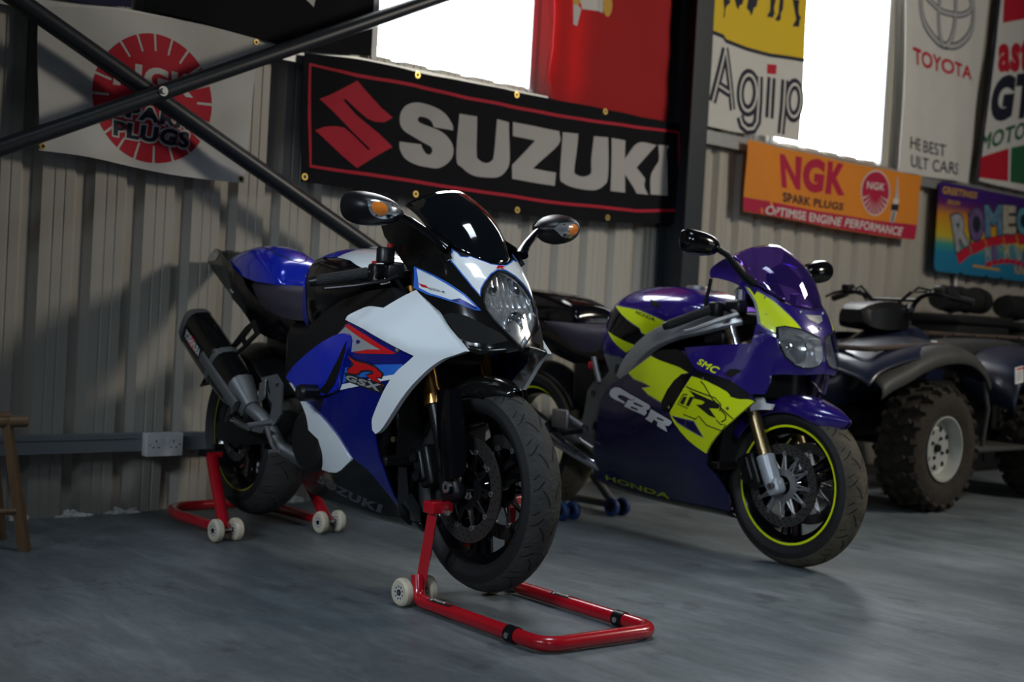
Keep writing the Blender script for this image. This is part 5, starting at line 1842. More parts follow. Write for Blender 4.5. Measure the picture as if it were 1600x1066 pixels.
# front stand
L0 = Vector((2.40, 2.62, 0.0))
fs = thing('paddock_stand', 'red front paddock stand with a U-shaped bar, under the front wheel of the blue motorcycle', 'paddock stand', tuple(L0), group=None)
k = MB()
k.mat(m_sred).tube(bend([(2.232, 2.885, 0.090), (2.224, 2.865, 0.024), (2.205, 2.315, 0.024), (2.585, 2.285, 0.024), (2.598, 2.865, 0.024), (2.590, 2.885, 0.090)], 0.06), 0.0195, 18)
k.mat(m_sblack)
for x, y in ((2.209, 2.44), (2.588, 2.42)):
    k.tube([(x, y-0.018, 0.024), (x, y+0.018, 0.024)], 0.0225, 18)
    k.mat(m_polal).lathe([(0, 0), (0, 0.008), (0.008, 0.007), (0.008, 0)], (x-0.026, y, 0.024), 'X', 14)
    k.mat(m_sblack)
bar = k.build('u_bar', parent=fs, loc=-L0)
for (x, y0, y1) in ((2.219, 2.70, 2.80), (2.5945, 2.60, 2.70)):
    k = MB()

    def cm(a, c, o, x=x):
        th = np.asarray(c)/0.0195
        return np.stack([x-0.0006+(0.0202)*np.sin(th), a, 0.024+0.0202*np.cos(th)], -1)
    k.mat(m_groove).sheet([[(y0, -0.014), (y1, -0.014), (y1, 0.006), (y0, 0.006)]], cm, 0.012)
    k.mat(m_fwhite).sheet(on_quad(text_loops('Racing', 0.02, 0.2), (y1-0.004, -0.012), (y0+0.03, -0.012), (y0+0.03, 0.004), (y1-0.004, 0.004)), lambda a, c, o: cm(a, c, o)+np.array([[0, 0, 0.0004]]), 0.02)
    k.build('sticker', parent=bar)
for s in (-1, 1):
    cx_ = 2.409+s*0.168
    k = MB()
    k.mat(m_sred).tube([(cx_-s*0.002, 2.886, 0.035), (2.404+s*0.150, 2.858, 0.270)], [0.021, 0.019], 4)
    k.build('post', parent=fs, loc=-L0, smooth=False)
    k = MB()
    px_ = 2.404+s*0.138
    k.mat(m_sred).rbox((px_, 2.850, 0.290), (0.075, 0.046, 0.034), 0.003)
    k.mat(m_rubber).tube([(px_-s*0.03, 2.832, 0.302), (2.404+s*0.09, 2.832, 0.306)], 0.009, 10)
    k.mat(m_polal).lathe([(0, 0), (0, 0.009), (-0.010, 0.008), (-0.010, 0)][::-1], (px_+0.01, 2.826, 0.276), 'Y', 14)
    k.build('lift_pad', parent=fs, loc=-L0)
    for q in (-0.044, 0.044):
        k = castor(None, (cx_+q, 2.905, 0.041), 'X', parent=fs)
        k.location = -L0
    k = MB()
    k.cyl((cx_-0.06, 2.905, 0.041), (cx_+0.06, 2.905, 0.041), 0.006)
    k.build('castor_axle', m_polal, fs, loc=-L0)

# rear stand
L1 = Vector((2.44, 4.2, 0.0))
rs_ = thing('paddock_stand', 'red rear paddock stand under the back wheel of the blue motorcycle, close to the wall', 'paddock stand', tuple(L1))
k = MB()
k.mat(m_sred).tube(bend([(2.222, 3.99, 0.040), (2.235, 4.40, 0.030), (2.300, 4.545, 0.030), (2.600, 4.545, 0.030), (2.665, 4.40, 0.030), (2.650, 3.99, 0.040)], 0.07), 0.0195, 18)
k.build('u_bar', parent=rs_, loc=-L1)
for s in (-1, 1):
    cx_ = 2.436+s*0.214
    k = MB()
    k.mat(m_sred).tube([(cx_, 3.985, 0.035), (2.467+s*0.178, 4.225, 0.262)], [0.021, 0.023], 14)
    k.build('post', parent=rs_, loc=-L1)
    k = MB()
    k.mat(m_sred).rbox((2.467+s*0.172, 4.230, 0.272), (0.060, 0.040, 0.020), 0.003)
    k.mat(m_rubber).tube([(2.467+s*0.235, 4.228, 0.282), (2.467+s*0.145, 4.228, 0.282)], 0.012, 12)
    k.build('lift_pad', parent=rs_, loc=-L1)
    for q in (-0.038, 0.038):
        k = castor(None, (cx_+q, 3.975, 0.041), 'X', parent=rs_)
        k.location = -L1
    k = MB()
    k.cyl((cx_-0.05, 3.975, 0.041), (cx_+0.05, 3.975, 0.041), 0.006)
    k.build('castor_axle', m_polal, rs_, loc=-L1)

# ================================================================ PURPLE AND YELLOW SPORTS MOTORCYCLE
m_pur = pm('purple_paint', (0.022, 0.009, 0.160), 0.22, metal=0.15, coat=1.0, var=0.08)
m_dpur = pm('deep_purple_paint', (0.006, 0.003, 0.050), 0.24, coat=1.0)
m_yel = pm('fluorescent_yellow_paint', (0.66, 0.78, 0.006), 0.32, coat=0.5)
m_greytr = pm('grey_keyline', (0.22, 0.22, 0.24), 0.4)
m_lettw = pm('white_lettering', (0.72, 0.72, 0.74), 0.35)
m_ptint = pm('purple_tinted_screen', (0.15, 0.075, 0.46), 0.05, trans=0.9, coat=1.0, alpha=1.0, ior=1.1)
m_spar = pm('brushed_alloy_frame', (0.40, 0.41, 0.42), 0.30, 0.45, var=0.2, vscale=30, stretch=(1, 1, 8))
m_greyfork = pm('silver_grey_fork_paint', (0.36, 0.38, 0.41), 0.35, 0.3)

P = thing('sports_motorcycle', 'purple and fluorescent yellow sports motorcycle parked with its front tyre on the floor', 'motorcycle', (3.876, 4.153, 0.0), -1.614)
SP = S_purple()
tyre(P, 'front_tyre', 1.405, 0.294, 0.294, 0.130, 0.216, m_dusty, m_side)
wheel(P, 'front_wheel', 1.405, 0.294, 0.212, 0.112, m_gblack, line=m_yel)
for s in (-1, 1):
    disc(P, 1.405, 0.294, s*0.070, 0.148, 0.112, s, arms=12, carrier=m_alu)
tyre(P, 'rear_tyre', 0.0, 0.315, 0.315, 0.180, 0.222, m_dusty, m_side, n=14)
wheel(P, 'rear_wheel', 0.0, 0.315, 0.219, 0.155, m_gblack, line=m_yel)
disc(P, 0.0, 0.315, -0.080, 0.110, 0.080, -1, arms=6, holes=20)
FD2 = Vector((-0.407, 0, 0.913))
for s in (-1, 1):
    b0 = Vector((1.390, s*0.105, 0.294))
    k = MB()
    k.mat(m_bronze).tube([b0+FD2*0.10, b0+FD2*0.66], 0.0245, 24)
    fk = k.build('fork_tube', parent=P)
    k = MB()
    k.mat(m_greyfork).tube([b0+FD2*-0.035, b0+FD2*0.0, b0+FD2*0.025, b0+FD2*0.105, b0+FD2*0.110], [0.022, 0.030, 0.0315, 0.0335, 0.030], 24)
    k.tube([b0+FD2*0.068, b0+FD2*0.072], 0.0342, 24)
    k.rbox(tuple(b0+Vector((0.010, 0, -0.004))), (0.060, 0.052, 0.060), 0.016, Matrix.Rotation(-R(24), 3, 'Y'))
    fl_ = k.build('fork_slider', parent=P)
    k = MB()
    k.mat(m_polal).lathe([(0, 0.0), (0, 0.014), (s*0.010, 0.012), (s*0.010, 0.006), (s*0.002, 0.005), (s*0.002, 0)][::s], (1.402, s*0.131, 0.292), 'Y', 20)
    k.build('axle_nut', parent=fl_)
    calliper(P, (1.290, s*0.085, 0.335), s, m_sblack, 0.4)
    k = MB()
    k.mat(m_lettw).sheet([smooth_loop([(1.225, 0.560), (1.275, 0.575), (1.318, 0.604), (1.335, 0.600), (1.345, 0.582), (1.385, 0.580), (1.375, 0.560), (1.325, 0.556), (1.270, 0.545)], 3, 50)], lambda a, c, o, s=s: np.stack([a, np.full(len(a), s*(0.128+o)), c], -1), 0.05, 0.012, flip=s > 0)
    k.build('mudguard_bracket', parent=fk)
k = MB()
k.cyl((1.405, -0.135, 0.294), (1.405, 0.135, 0.294), 0.012)
k.build('front_axle', m_sblack, P)
k = MB()
rows = []
for a in (48, 56, 66, 80, 95, 112, 130, 148):
    r0 = 0.318+0.010*max(0, (62-a)/14)
    ca, sa = math.cos(R(a)), math.sin(R(a))
    tp = {48: 0.15, 56: 0.60, 66: 0.90}.get(a, 1.0)
    rows.append([(1.405+(r0+dr)*ca, y*0.082*tp, 0.294+(r0+dr)*sa) for y, dr in ((-1.0, -0.060), (-0.94, -0.026), (-0.6, -0.002), (0, 0.006), (0.6, -0.002), (0.94, -0.026), (1.0, -0.060))])
k.net(rows, 4, 4)
mg = k.build('front_mudguard', m_pur, P)
mg.modifiers.new('thick', 'SOLIDIFY').thickness = 0.004

E = {}
E['side'] = [(1.056, 0.760), (1.338, 0.792), (1.344, 0.821), (1.387, 0.833), (1.42, 0.813), (1.427, 0.747), (1.439, 0.692), (1.395, 0.683), (1.395, 0.663), (1.38, 0.616), (1.348, 0.614), (1.333, 0.619), (1.294, 0.647), (1.251, 0.664), (1.159, 0.678), (1.124, 0.689), (1.093, 0.717)]
E['yrear'] = [(0.866, 0.717), (0.747, 0.645), (0.782, 0.625), (0.841, 0.615), (0.887, 0.602), (0.837, 0.593), (0.876, 0.572), (0.951, 0.549), (0.982, 0.598), (1.016, 0.636), (1.052, 0.663), (1.095, 0.671), (1.034, 0.687), (0.915, 0.706)]
E['yfront'] = [(1.11, 0.658), (1.005, 0.516), (1.025, 0.483), (1.09, 0.424), (1.162, 0.382), (1.189, 0.421), (1.233, 0.47), (1.285, 0.519), (1.351, 0.587), (1.333, 0.594), (1.308, 0.592), (1.276, 0.598), (1.262, 0.615), (1.183, 0.645)]
E['dart'] = [(1.019, 0.504), (1.127, 0.494), (1.161, 0.443), (1.148, 0.447), (1.049, 0.483)]
E['low'] = [(0.747, 0.645), (0.632, 0.585), (0.589, 0.523), (0.557, 0.43), (0.521, 0.322), (0.461, 0.197), (0.529, 0.186), (0.74, 0.175), (0.912, 0.171), (1.083, 0.174), (1.192, 0.169), (1.208, 0.229), (1.183, 0.298), (1.151, 0.334), (1.162, 0.382), (1.189, 0.421), (1.233, 0.47), (1.285, 0.519), (1.351, 0.587), (1.337, 0.622), (1.294, 0.643), (1.251, 0.66), (1.159, 0.673), (1.118, 0.684), (1.088, 0.712), (1.053, 0.748), (0.942, 0.746), (0.866, 0.717)]
E['rec'] = [(0.87, 0.719), (0.9, 0.737), (0.925, 0.745), (1.013, 0.752), (1.095, 0.713), (1.112, 0.684), (1.102, 0.665), (1.035, 0.687), (0.913, 0.706)]
E['slot'] = [(1.102, 0.665), (1.052, 0.662), (1.016, 0.637), (0.98, 0.598), (0.952, 0.55), (0.96, 0.52), (1.0, 0.515)]
E['gap'] = [(1.123, 0.685), (1.158, 0.676), (1.25, 0.662), (1.295, 0.644), (1.333, 0.618), (1.333, 0.594), (1.308, 0.592), (1.276, 0.598), (1.263, 0.614), (1.184, 0.646), (1.115, 0.662)]
E['C'] = [(0.697, 0.583), (0.668, 0.583), (0.642, 0.571), (0.635, 0.554), (0.644, 0.543), (0.659, 0.537), (0.729, 0.523), (0.736, 0.53), (0.696, 0.541), (0.684, 0.547), (0.699, 0.556), (0.726, 0.554), (0.785, 0.541), (0.797, 0.557), (0.773, 0.562)]
E['B'] = [(0.797, 0.557), (0.79, 0.54), (0.755, 0.541), (0.729, 0.513), (0.836, 0.494), (0.857, 0.489), (0.872, 0.5), (0.868, 0.511), (0.885, 0.517), (0.892, 0.524), (0.885, 0.533)]
E['B1'] = [(0.794, 0.536), (0.85, 0.525), (0.843, 0.52), (0.789, 0.528)]
E['B2'] = [(0.776, 0.518), (0.821, 0.511), (0.814, 0.505), (0.772, 0.511)]
E['Rr'] = [(0.895, 0.518), (0.878, 0.489), (0.861, 0.478), (0.898, 0.466), (0.913, 0.481), (0.933, 0.472), (0.928, 0.458), (0.954, 0.449), (0.983, 0.441), (0.978, 0.456), (0.969, 0.464), (0.992, 0.464), (1.01, 0.476), (1.009, 0.484), (0.96, 0.499)]
E['R1'] = [(0.933, 0.492), (0.97, 0.484), (0.963, 0.479), (0.926, 0.486)]
E['smc'] = [(1.142, 0.727), (1.236, 0.697), (1.219, 0.673), (1.131, 0.706)]
E['rr'] = [(1.103, 0.608), (1.217, 0.577), (1.241, 0.567), (1.235, 0.551), (1.197, 0.55), (1.224, 0.515), (1.196, 0.523), (1.14, 0.557), (1.167, 0.56), (1.18, 0.57), (1.167, 0.575), (1.128, 0.58), (1.106, 0.547), (1.091, 0.55), (1.11, 0.583), (1.134, 0.585)]
E['rrbar'] = [(1.079, 0.582), (1.096, 0.581), (1.078, 0.551), (1.06, 0.556)]
LN = [[(1.09, 0.62), (1.102, 0.615), (1.222, 0.589), (1.245, 0.567), (1.239, 0.543)],
      [(1.098, 0.59), (1.077, 0.589), (1.05, 0.551), (1.1, 0.54), (1.079, 0.516), (1.136, 0.504), (1.152, 0.517), (1.183, 0.487), (1.239, 0.472), (1.257, 0.495), (1.238, 0.495), (1.223, 0.511)],
      [(1.157, 0.644), (1.174, 0.632), (1.213, 0.583), (1.284, 0.519)], [(1.244, 0.548), (1.26, 0.53), (1.257, 0.514), (1.241, 0.504)]]
E['honda'] = [(0.547, 0.218), (0.911, 0.191), (0.897, 0.169), (0.537, 0.195)]
E['duct'] = [(1.256, 0.674), (1.264, 0.69), (1.284, 0.698), (1.315, 0.694), (1.301, 0.683), (1.277, 0.668)]
for s in (-1, 1):
    fl = s > 0
    fm = mapS(SP, s)

    def dec(k, m, loops, lift, step=0.04):
        k.mat(m).sheet(loops, lambda a, c, o: fm(a, c, o+lift), step, flip=fl)

    def word2(t, q, bold, shear=0.0):
        if s > 0:
            q = [q[1], q[0], q[3], q[2]]
        return on_quad(text_loops(t, bold, shear), *q)
    k = MB()
    k.mat(m_dpur).sheet([smooth_loop(E['low'], 2, 40)], lambda a, c, o: fm(a, c, o-0.004), 0.035, 0.006, flip=fl)
    dec(k, m_greytr, [grow(E['yrear'], 0.004)], -0.0032)
    dec(k, m_yel, [E['yrear']], -0.0024)
    dec(k, m_sblack, [E['rec']], -0.0016)
    dec(k, m_gblack, [E['slot']], -0.0014)
    dec(k, m_sblack, [E['gap']], -0.0012)
    for key in ('C', 'B', 'Rr'):
        dec(k, m_groove, [grow(E[key], 0.003)], -0.0024)
    dec(k, m_lettw, [E['C']], -0.0014)
    dec(k, m_lettw, [E['B'], E['B1'], E['B2']], -0.0014)
    dec(k, m_lettw, [E['Rr'], E['R1']], -0.0014)
    dec(k, pm('lime_lettering', (0.36, 0.42, 0.01), 0.4), word2('HONDA', E['honda'], 0.03), -0.0024)
    lf = k.build('lower_fairing', parent=P, angle=40)
    k = MB()
    k.mat(m_yel).sheet([smooth_loop(E['yfront'], 2, 40)], lambda a, c, o: fm(a, c, o+0.004), 0.03, 0.008, flip=fl)
    for key in ('dart',):
        dec(k, m_greytr, [grow(E[key], 0.004)], 0.0048)
        dec(k, m_dpur, [E[key]], 0.0054)
    dec(k, m_groove, [E['rr']], 0.0050, 0.02)
    dec(k, m_groove, [E['rrbar']], 0.0050, 0.02)
    for L in LN:
        k.mat(m_groove).strip(L, 0.0045, lambda a, c, o: fm(a, c, 0.0056), 0.03)
    yp = k.build('yellow_side_panel', parent=P, angle=40)
    k = MB()
    k.mat(m_pur).sheet([smooth_loop(E['side'], 2, 40)], lambda a, c, o: fm(a, c, o+0.006), 0.03, 0.010, flip=fl)
    dec(k, m_yel, word2('SMC', E['smc'], 0.035, 0.15), 0.0070)
    dec(k, m_groove, [smooth_loop(E['duct'], 3, 80)], 0.0070)
    k.build('upper_fairing', parent=P, angle=40)
    for x, z in ((1.165, 0.655), (1.268, 0.556), (1.000, 0.535)):
        k = MB()
        q = fm([x], [z], 0.005)[0]
        k.lathe([(0, 0.006), (s*0.003, 0.005), (s*0.003, 0)][::s], q, 'Y', 14)
        k.build('panel_screw', m_polal, yp)
    # alloy frame beam and pivot plate
    k = MB()
    sp = [(0.640, 0.610, 0.145), (0.680, 0.668, 0.155), (0.762, 0.735, 0.172), (0.855, 0.787, 0.185), (0.960, 0.825, 0.180), (1.060, 0.850, 0.160), (1.150, 0.880, 0.120), (1.215, 0.905, 0.075)]
    rows = []
    for i, (x, z, y) in enumerate(sp):
        a = sp[max(0, i-1)]
        b_ = sp[min(len(sp)-1, i+1)]
        t = Vector((b_[0]-a[0], 0, b_[1]-a[1])).normalized()
        nrm = Vector((-t.z, 0, t.x))
        hh = 0.034
        c = Vector((x, s*y, z))
        rows.append([c+nrm*hh+Vector((0, s*0.014, 0)), c+nrm*0.6*hh+Vector((0, s*0.020, 0)), c-nrm*0.6*hh+Vector((0, s*0.020, 0)), c-nrm*hh+Vector((0, s*0.014, 0)), c-nrm*hh-Vector((0, s*0.02, 0)), c+nrm*hh-Vector((0, s*0.02, 0))])
    k.net(rows, 4, 2, closed_v=True, cap=True)
    fb = k.build('frame_beam', m_spar, P, angle=30)
    k = MB()
    piv = [[(0.52, 0.705), (0.555, 0.715), (0.663, 0.686), (0.700, 0.66), (0.654, 0.613), (0.570, 0.560), (0.550, 0.45), (0.530, 0.353), (0.540, 0.285), (0.500, 0.290), (0.375, 0.360), (0.405, 0.400), (0.422, 0.461), (0.436, 0.552), (0.470, 0.590), (0.529, 0.610), (0.560, 0.640)],
           ell(0.497, 0.405, 0.022, 0.026, 16), ell(0.470, 0.540, 0.014, 0.016, 14), [(0.595, 0.672), (0.640, 0.660), (0.600, 0.630), (0.585, 0.640)], ell(0.440, 0.392, 0.014, 0.016, 12)]
    k.mat(m_dalu).sheet(piv, lambda a, c, o, s=s: np.stack([a, np.full(len(a), s*(0.150+o)), c], -1), 0.05, 0.020, flip=fl)
    pv = k.build('pivot_plate', parent=P, angle=30)
    k = MB()
    k.mat(m_alu).tube([(0.475, s*0.160, 0.690), (0.520, s*0.165, 0.590)], [0.012, 0.012], 10)
    k.mat(m_red).rbox((0.445, s*0.135, 0.655), (0.035, 0.03, 0.03), 0.006)
    k.build('brake_reservoir', parent=pv)
    k = MB()
    k.mat(m_alu).tube([(0.430, s*0.160, 0.400), (0.330, s*0.185, 0.450), (0.250, s*0.190, 0.420)], [0.013, 0.012, 0.010], 10)
    k.mat(m_alu).rbox((0.335, s*0.200, 0.425), (0.100, 0.018, 0.080), 0.010)
    k.mat(m_sblack).tube([(0.430, s*0.165, 0.385), (0.430, s*0.265, 0.375)], 0.011, 10)
    k.build('footrest_hanger', parent=P)
    k = MB()
    k.mat(m_alu).tube([(0.395, s*0.175, 0.375), (0.470, s*0.190, 0.345), (0.540, s*0.195, 0.325)], [0.009, 0.008, 0.008], 10)
    k.build('foot_pedal', parent=P)
    k = MB()
    k.net([[(x, s*(yc-0.018), zc-hh), (x, s*(yc-0.018), zc+hh), (x, s*(yc+0.018), zc+hh), (x, s*(yc+0.018), zc-hh)] for x, yc, zc, hh in ((-0.06, 0.120, 0.315, 0.030), (0.05, 0.120, 0.322, 0.042), (0.25, 0.115, 0.360, 0.050), (0.46, 0.100, 0.385, 0.050))], 3, 1, closed_v=True, cap=True)
    k.build('swingarm', m_dalu, P, angle=30)
# right-hand exhaust
k = MB()
pts = [(0.56, -0.070, 0.215), (0.49, -0.125, 0.250), (0.41, -0.165, 0.288), (0.26, -0.185, 0.345)]
k.mat(m_chrome).tube(pts, [0.022, 0.022, 0.023, 0.026], 18)
ex = k.build('exhaust_pipe', parent=P)
k = MB()
k.mat(m_sblack).tube([(0.262, -0.185, 0.344), (0.235, -0.187, 0.355), (-0.14, -0.205, 0.500), (-0.16, -0.206, 0.508)], [0.034, 0.056, 0.056, 0.045], 28)
k.build('silencer', parent=P)
k = MB()
rows = []
for x, z0 in ((0.46, 0.20), (0.65, 0.178), (0.90, 0.172), (1.08, 0.174), (1.19, 0.172)):
    y0 = float(SP([x], [z0])[0])-0.006
    rows.append([(x, -y0, z0), (x, -y0*0.62, z0-0.030), (x, 0, z0-0.040), (x, y0*0.62, z0-0.030), (x, y0, z0)])
k.net(rows, 3, 4)
bf = k.build('belly_floor', m_gblack, P)
bf.modifiers.new('thick', 'SOLIDIFY').thickness = 0.004
k = MB()
k.rbox((0.80, 0, 0.43), (0.52, 0.30, 0.36), 0.05)
k.rbox((0.98, 0, 0.60), (0.28, 0.32, 0.24), 0.05, Matrix.Rotation(R(-20), 3, 'Y'))
for s in (-1, 1):
    k.lathe([(s*0.150, 0.095), (s*0.185, 0.090), (s*0.196, 0.075), (s*0.196, 0.0)][::s], (0.66, 0, 0.43), 'Y', 32)
k.build('engine', m_engine, P)
k = MB()
k.mat(m_rad)
k.net([[(1.150+0.03*(abs(y)/0.16)**2+0.05*(z-0.35), y, z) for y in (-0.16, -0.08, 0, 0.08, 0.16)] for z in (0.34, 0.46, 0.58, 0.66)], 4, 4)
k.mat(m_sblack).rbox((1.16, 0, 0.335), (0.045, 0.33, 0.03), 0.008)
k.build('radiator', parent=P)
k = MB()
for i in range(4):
    y = -0.105+0.07*i
    k = MB()
    k.tube([(1.02, y, 0.55), (1.11, y, 0.50), (1.13, y*0.9, 0.36), (1.06, y*0.7, 0.22), (0.92, y*0.5, 0.18)], 0.019, 12)
    k.build('exhaust_header', m_sblack, P)

# --- nose, lamps and screen
mf2 = mapF(F_purple)
hc = [(0.0, 0.920), (-0.061, 0.926), (-0.117, 0.945), (-0.146, 0.978), (-0.157, 1.022), (-0.172, 1.010), (-0.176, 0.985), (-0.170, 0.945), (-0.171, 0.915), (-0.184, 0.830), (-0.188, 0.770), (-0.184, 0.700), (-0.150, 0.690), (-0.08, 0.692), (0.0, 0.698)]
cow2 = hc+mir(hc[1:-1])[::-1]
lm = [(-0.152, 0.853), (-0.136, 0.857), (-0.090, 0.850), (-0.046, 0.835), (-0.010, 0.822), (-0.006, 0.780), (-0.010, 0.748), (-0.030, 0.726), (-0.060, 0.717), (-0.090, 0.716), (-0.120, 0.724), (-0.145, 0.752), (-0.157, 0.801)]
yp_ = [(-0.168, 0.991), (-0.157, 0.975), (-0.138, 0.946), (-0.119, 0.908), (-0.101, 0.875), (-0.09, 0.853), (-0.151, 0.856), (-0.158, 0.832), (-0.169, 0.849), (-0.174, 0.863), (-0.170, 0.908), (-0.167, 0.943), (-0.168, 0.973)]
vent = [(-0.046, 0.903), (0.046, 0.903), (0.038, 0.885), (0.0, 0.872), (-0.038, 0.885)]
k = MB()
k.mat(m_pur).sheet([cow2, lm, mir(lm)], mf2, 0.014, 0.005)
for Q in ((lambda L: L), mir):
    k.mat(m_greytr).sheet([Q(grow(yp_, 0.0035))], lambda a, c, o: mf2(a, c, o+0.0008), 0.014)
    k.mat(m_yel).sheet([Q(yp_)], lambda a, c, o: mf2(a, c, o+0.0014), 0.014)
    for y, z in ((-0.176, 0.830), (-0.178, 0.812), (-0.172, 0.800), (-0.168, 0.782), (-0.179, 0.790), (-0.172, 0.770)):
        k.mat(m_groove).sheet([Q(ell(y, z, 0.0032, 0.0065, 12))], lambda a, c, o: mf2(a, c, o+0.0010), 0.02)
k.mat(m_greytr).sheet([vent], lambda a, c, o: mf2(a, c, o+0.0012), 0.014)
k.mat(m_reflect).sheet([grow(vent, -0.004)], lambda a, c, o: mf2(a, c, o+0.0020), 0.014)
nz = k.build('nose_cowl', parent=P, angle=40)
for y, z in ((-0.062, 0.912), (0.062, 0.912), (0.0, 0.857), (-0.150, 0.955), (0.150, 0.955)):
    k = MB()
    q = mf2([y], [z], 0.001)[0]
    k.lathe([(0, 0.0055), (0.003, 0.0045), (0.003, 0)], q, 'X', 14)
    k.build('panel_screw', m_polal, nz)
for Q, sgn in (((lambda L: L), -1), (mir, 1)):
    k = MB()
    k.mat(m_clear).sheet([Q(lm)], lambda a, c, o: mf2(a, c, o+0.002), 0.013, 0.003)
    k.mat(m_groove).strip(Q(lm), 0.005, lambda a, c, o: mf2(a, c, 0.0028), 0.013, True)
    lp = k.build('headlamp', parent=P, angle=40)
    k = MB()
    A = np.array(resample(Q(lm), 0.012))
    cc = np.array((sgn*0.080, 0.785))
    o1 = mf2(A[:, 0], A[:, 1], 0.0)
    B_ = (A-cc)*0.82+cc
    o2 = mf2(B_[:, 0], B_[:, 1], 0.0)-np.array([[0.060, 0, 0]])
    n = len(A)
    k.mat(m_reflect).add(np.concatenate([o1, o2]), [(i, (i+1) % n, n+(i+1) % n, n+i) for i in range(n)])

    def bowl(a, c, o, sgn=sgn):
        p = mf2(a, c, 0.0)
        r2 = ((np.asarray(a)-sgn*0.080)/0.065)**2+((np.asarray(c)-0.785)/0.062)**2
        p[:, 0] -= 0.060+0.035*np.clip(1-r2, 0, 1)
        return p
    k.mat(m_reflect).sheet([Q([tuple((np.array(p)-np.array((-0.08, 0.785)))*0.82+np.array((-0.08, 0.785))) for p in lm])], bowl, 0.010)
    k.build('reflector', parent=lp, angle=30)
    k = MB()
    k.mat(m_chrome).lathe([(0.0, 0.006), (0.035, 0.007), (0.045, 0.013), (0.050, 0.010), (0.050, 0.0)], (1.365, sgn*0.080, 0.785), 'X', 20)
    k.build('bulb_shield', parent=lp)
k = MB()
rows = []
for t in np.linspace(0, 1, 6):
    row = []
    for u in np.linspace(-1, 1, 9):
        yb = 0.158*u
        zb = 0.921+1.25*yb*yb+110*yb**4
        xb = float(F_purple(yb*0.985, min(zb, 1.03)))+0.002
        yt = 0.150*u
        xt = 1.245-3.2*yt*yt-35*yt**4
        zt = 1.155-1.4*yt*yt-50*yt**4
        bul = 0.038*math.sin(math.pi*t)*(1-0.35*u*u)
        row.append((xb+(xt-xb)*t+bul*0.75, yb+(yt-yb)*t+0.008*u*math.sin(math.pi*t), zb+(zt-zb)*t+bul*0.65))
    rows.append(row)
k.net(rows, 4, 3)
sc_ = k.build('windscreen', m_ptint, P, angle=80)
sc_.modifiers.new('thick', 'SOLIDIFY').thickness = 0.003
for s in (-1, 1):
    k = MB()
    ear = [(1.300, 0.950), (1.247, 0.985), (1.206, 1.004), (1.128, 1.020), (1.088, 1.022), (1.080, 1.043), (1.094, 1.066), (1.160, 1.098), (1.200, 1.075), (1.262, 1.025), (1.310, 0.985)]
    k.mat(m_pur).sheet([smooth_loop(ear, 3, 60)], lambda a, c, o, s=s: np.stack([a, s*(0.166-0.10*np.clip(np.asarray(c)-1.0, 0, 1)+o), c], -1), 0.03, 0.006, flip=s > 0)
    k.build('cowl_wing', parent=nz)
    k = MB()
    k.tube([(1.078, s*0.150, 1.020), (1.060, s*0.150, 0.935), (1.05, s*0.145, 0.86)], 0.007, 10)
    k.build('cowl_stay', m_sblack, nz)
k = MB()
k.rbox((1.19, 0, 0.965), (0.08, 0.20, 0.09), 0.02, Matrix.Rotation(R(-35), 3, 'Y'))
k.rbox((1.27, 0, 0.88), (0.18, 0.22, 0.05), 0.02)
k.build('dashboard', m_sblack, P)
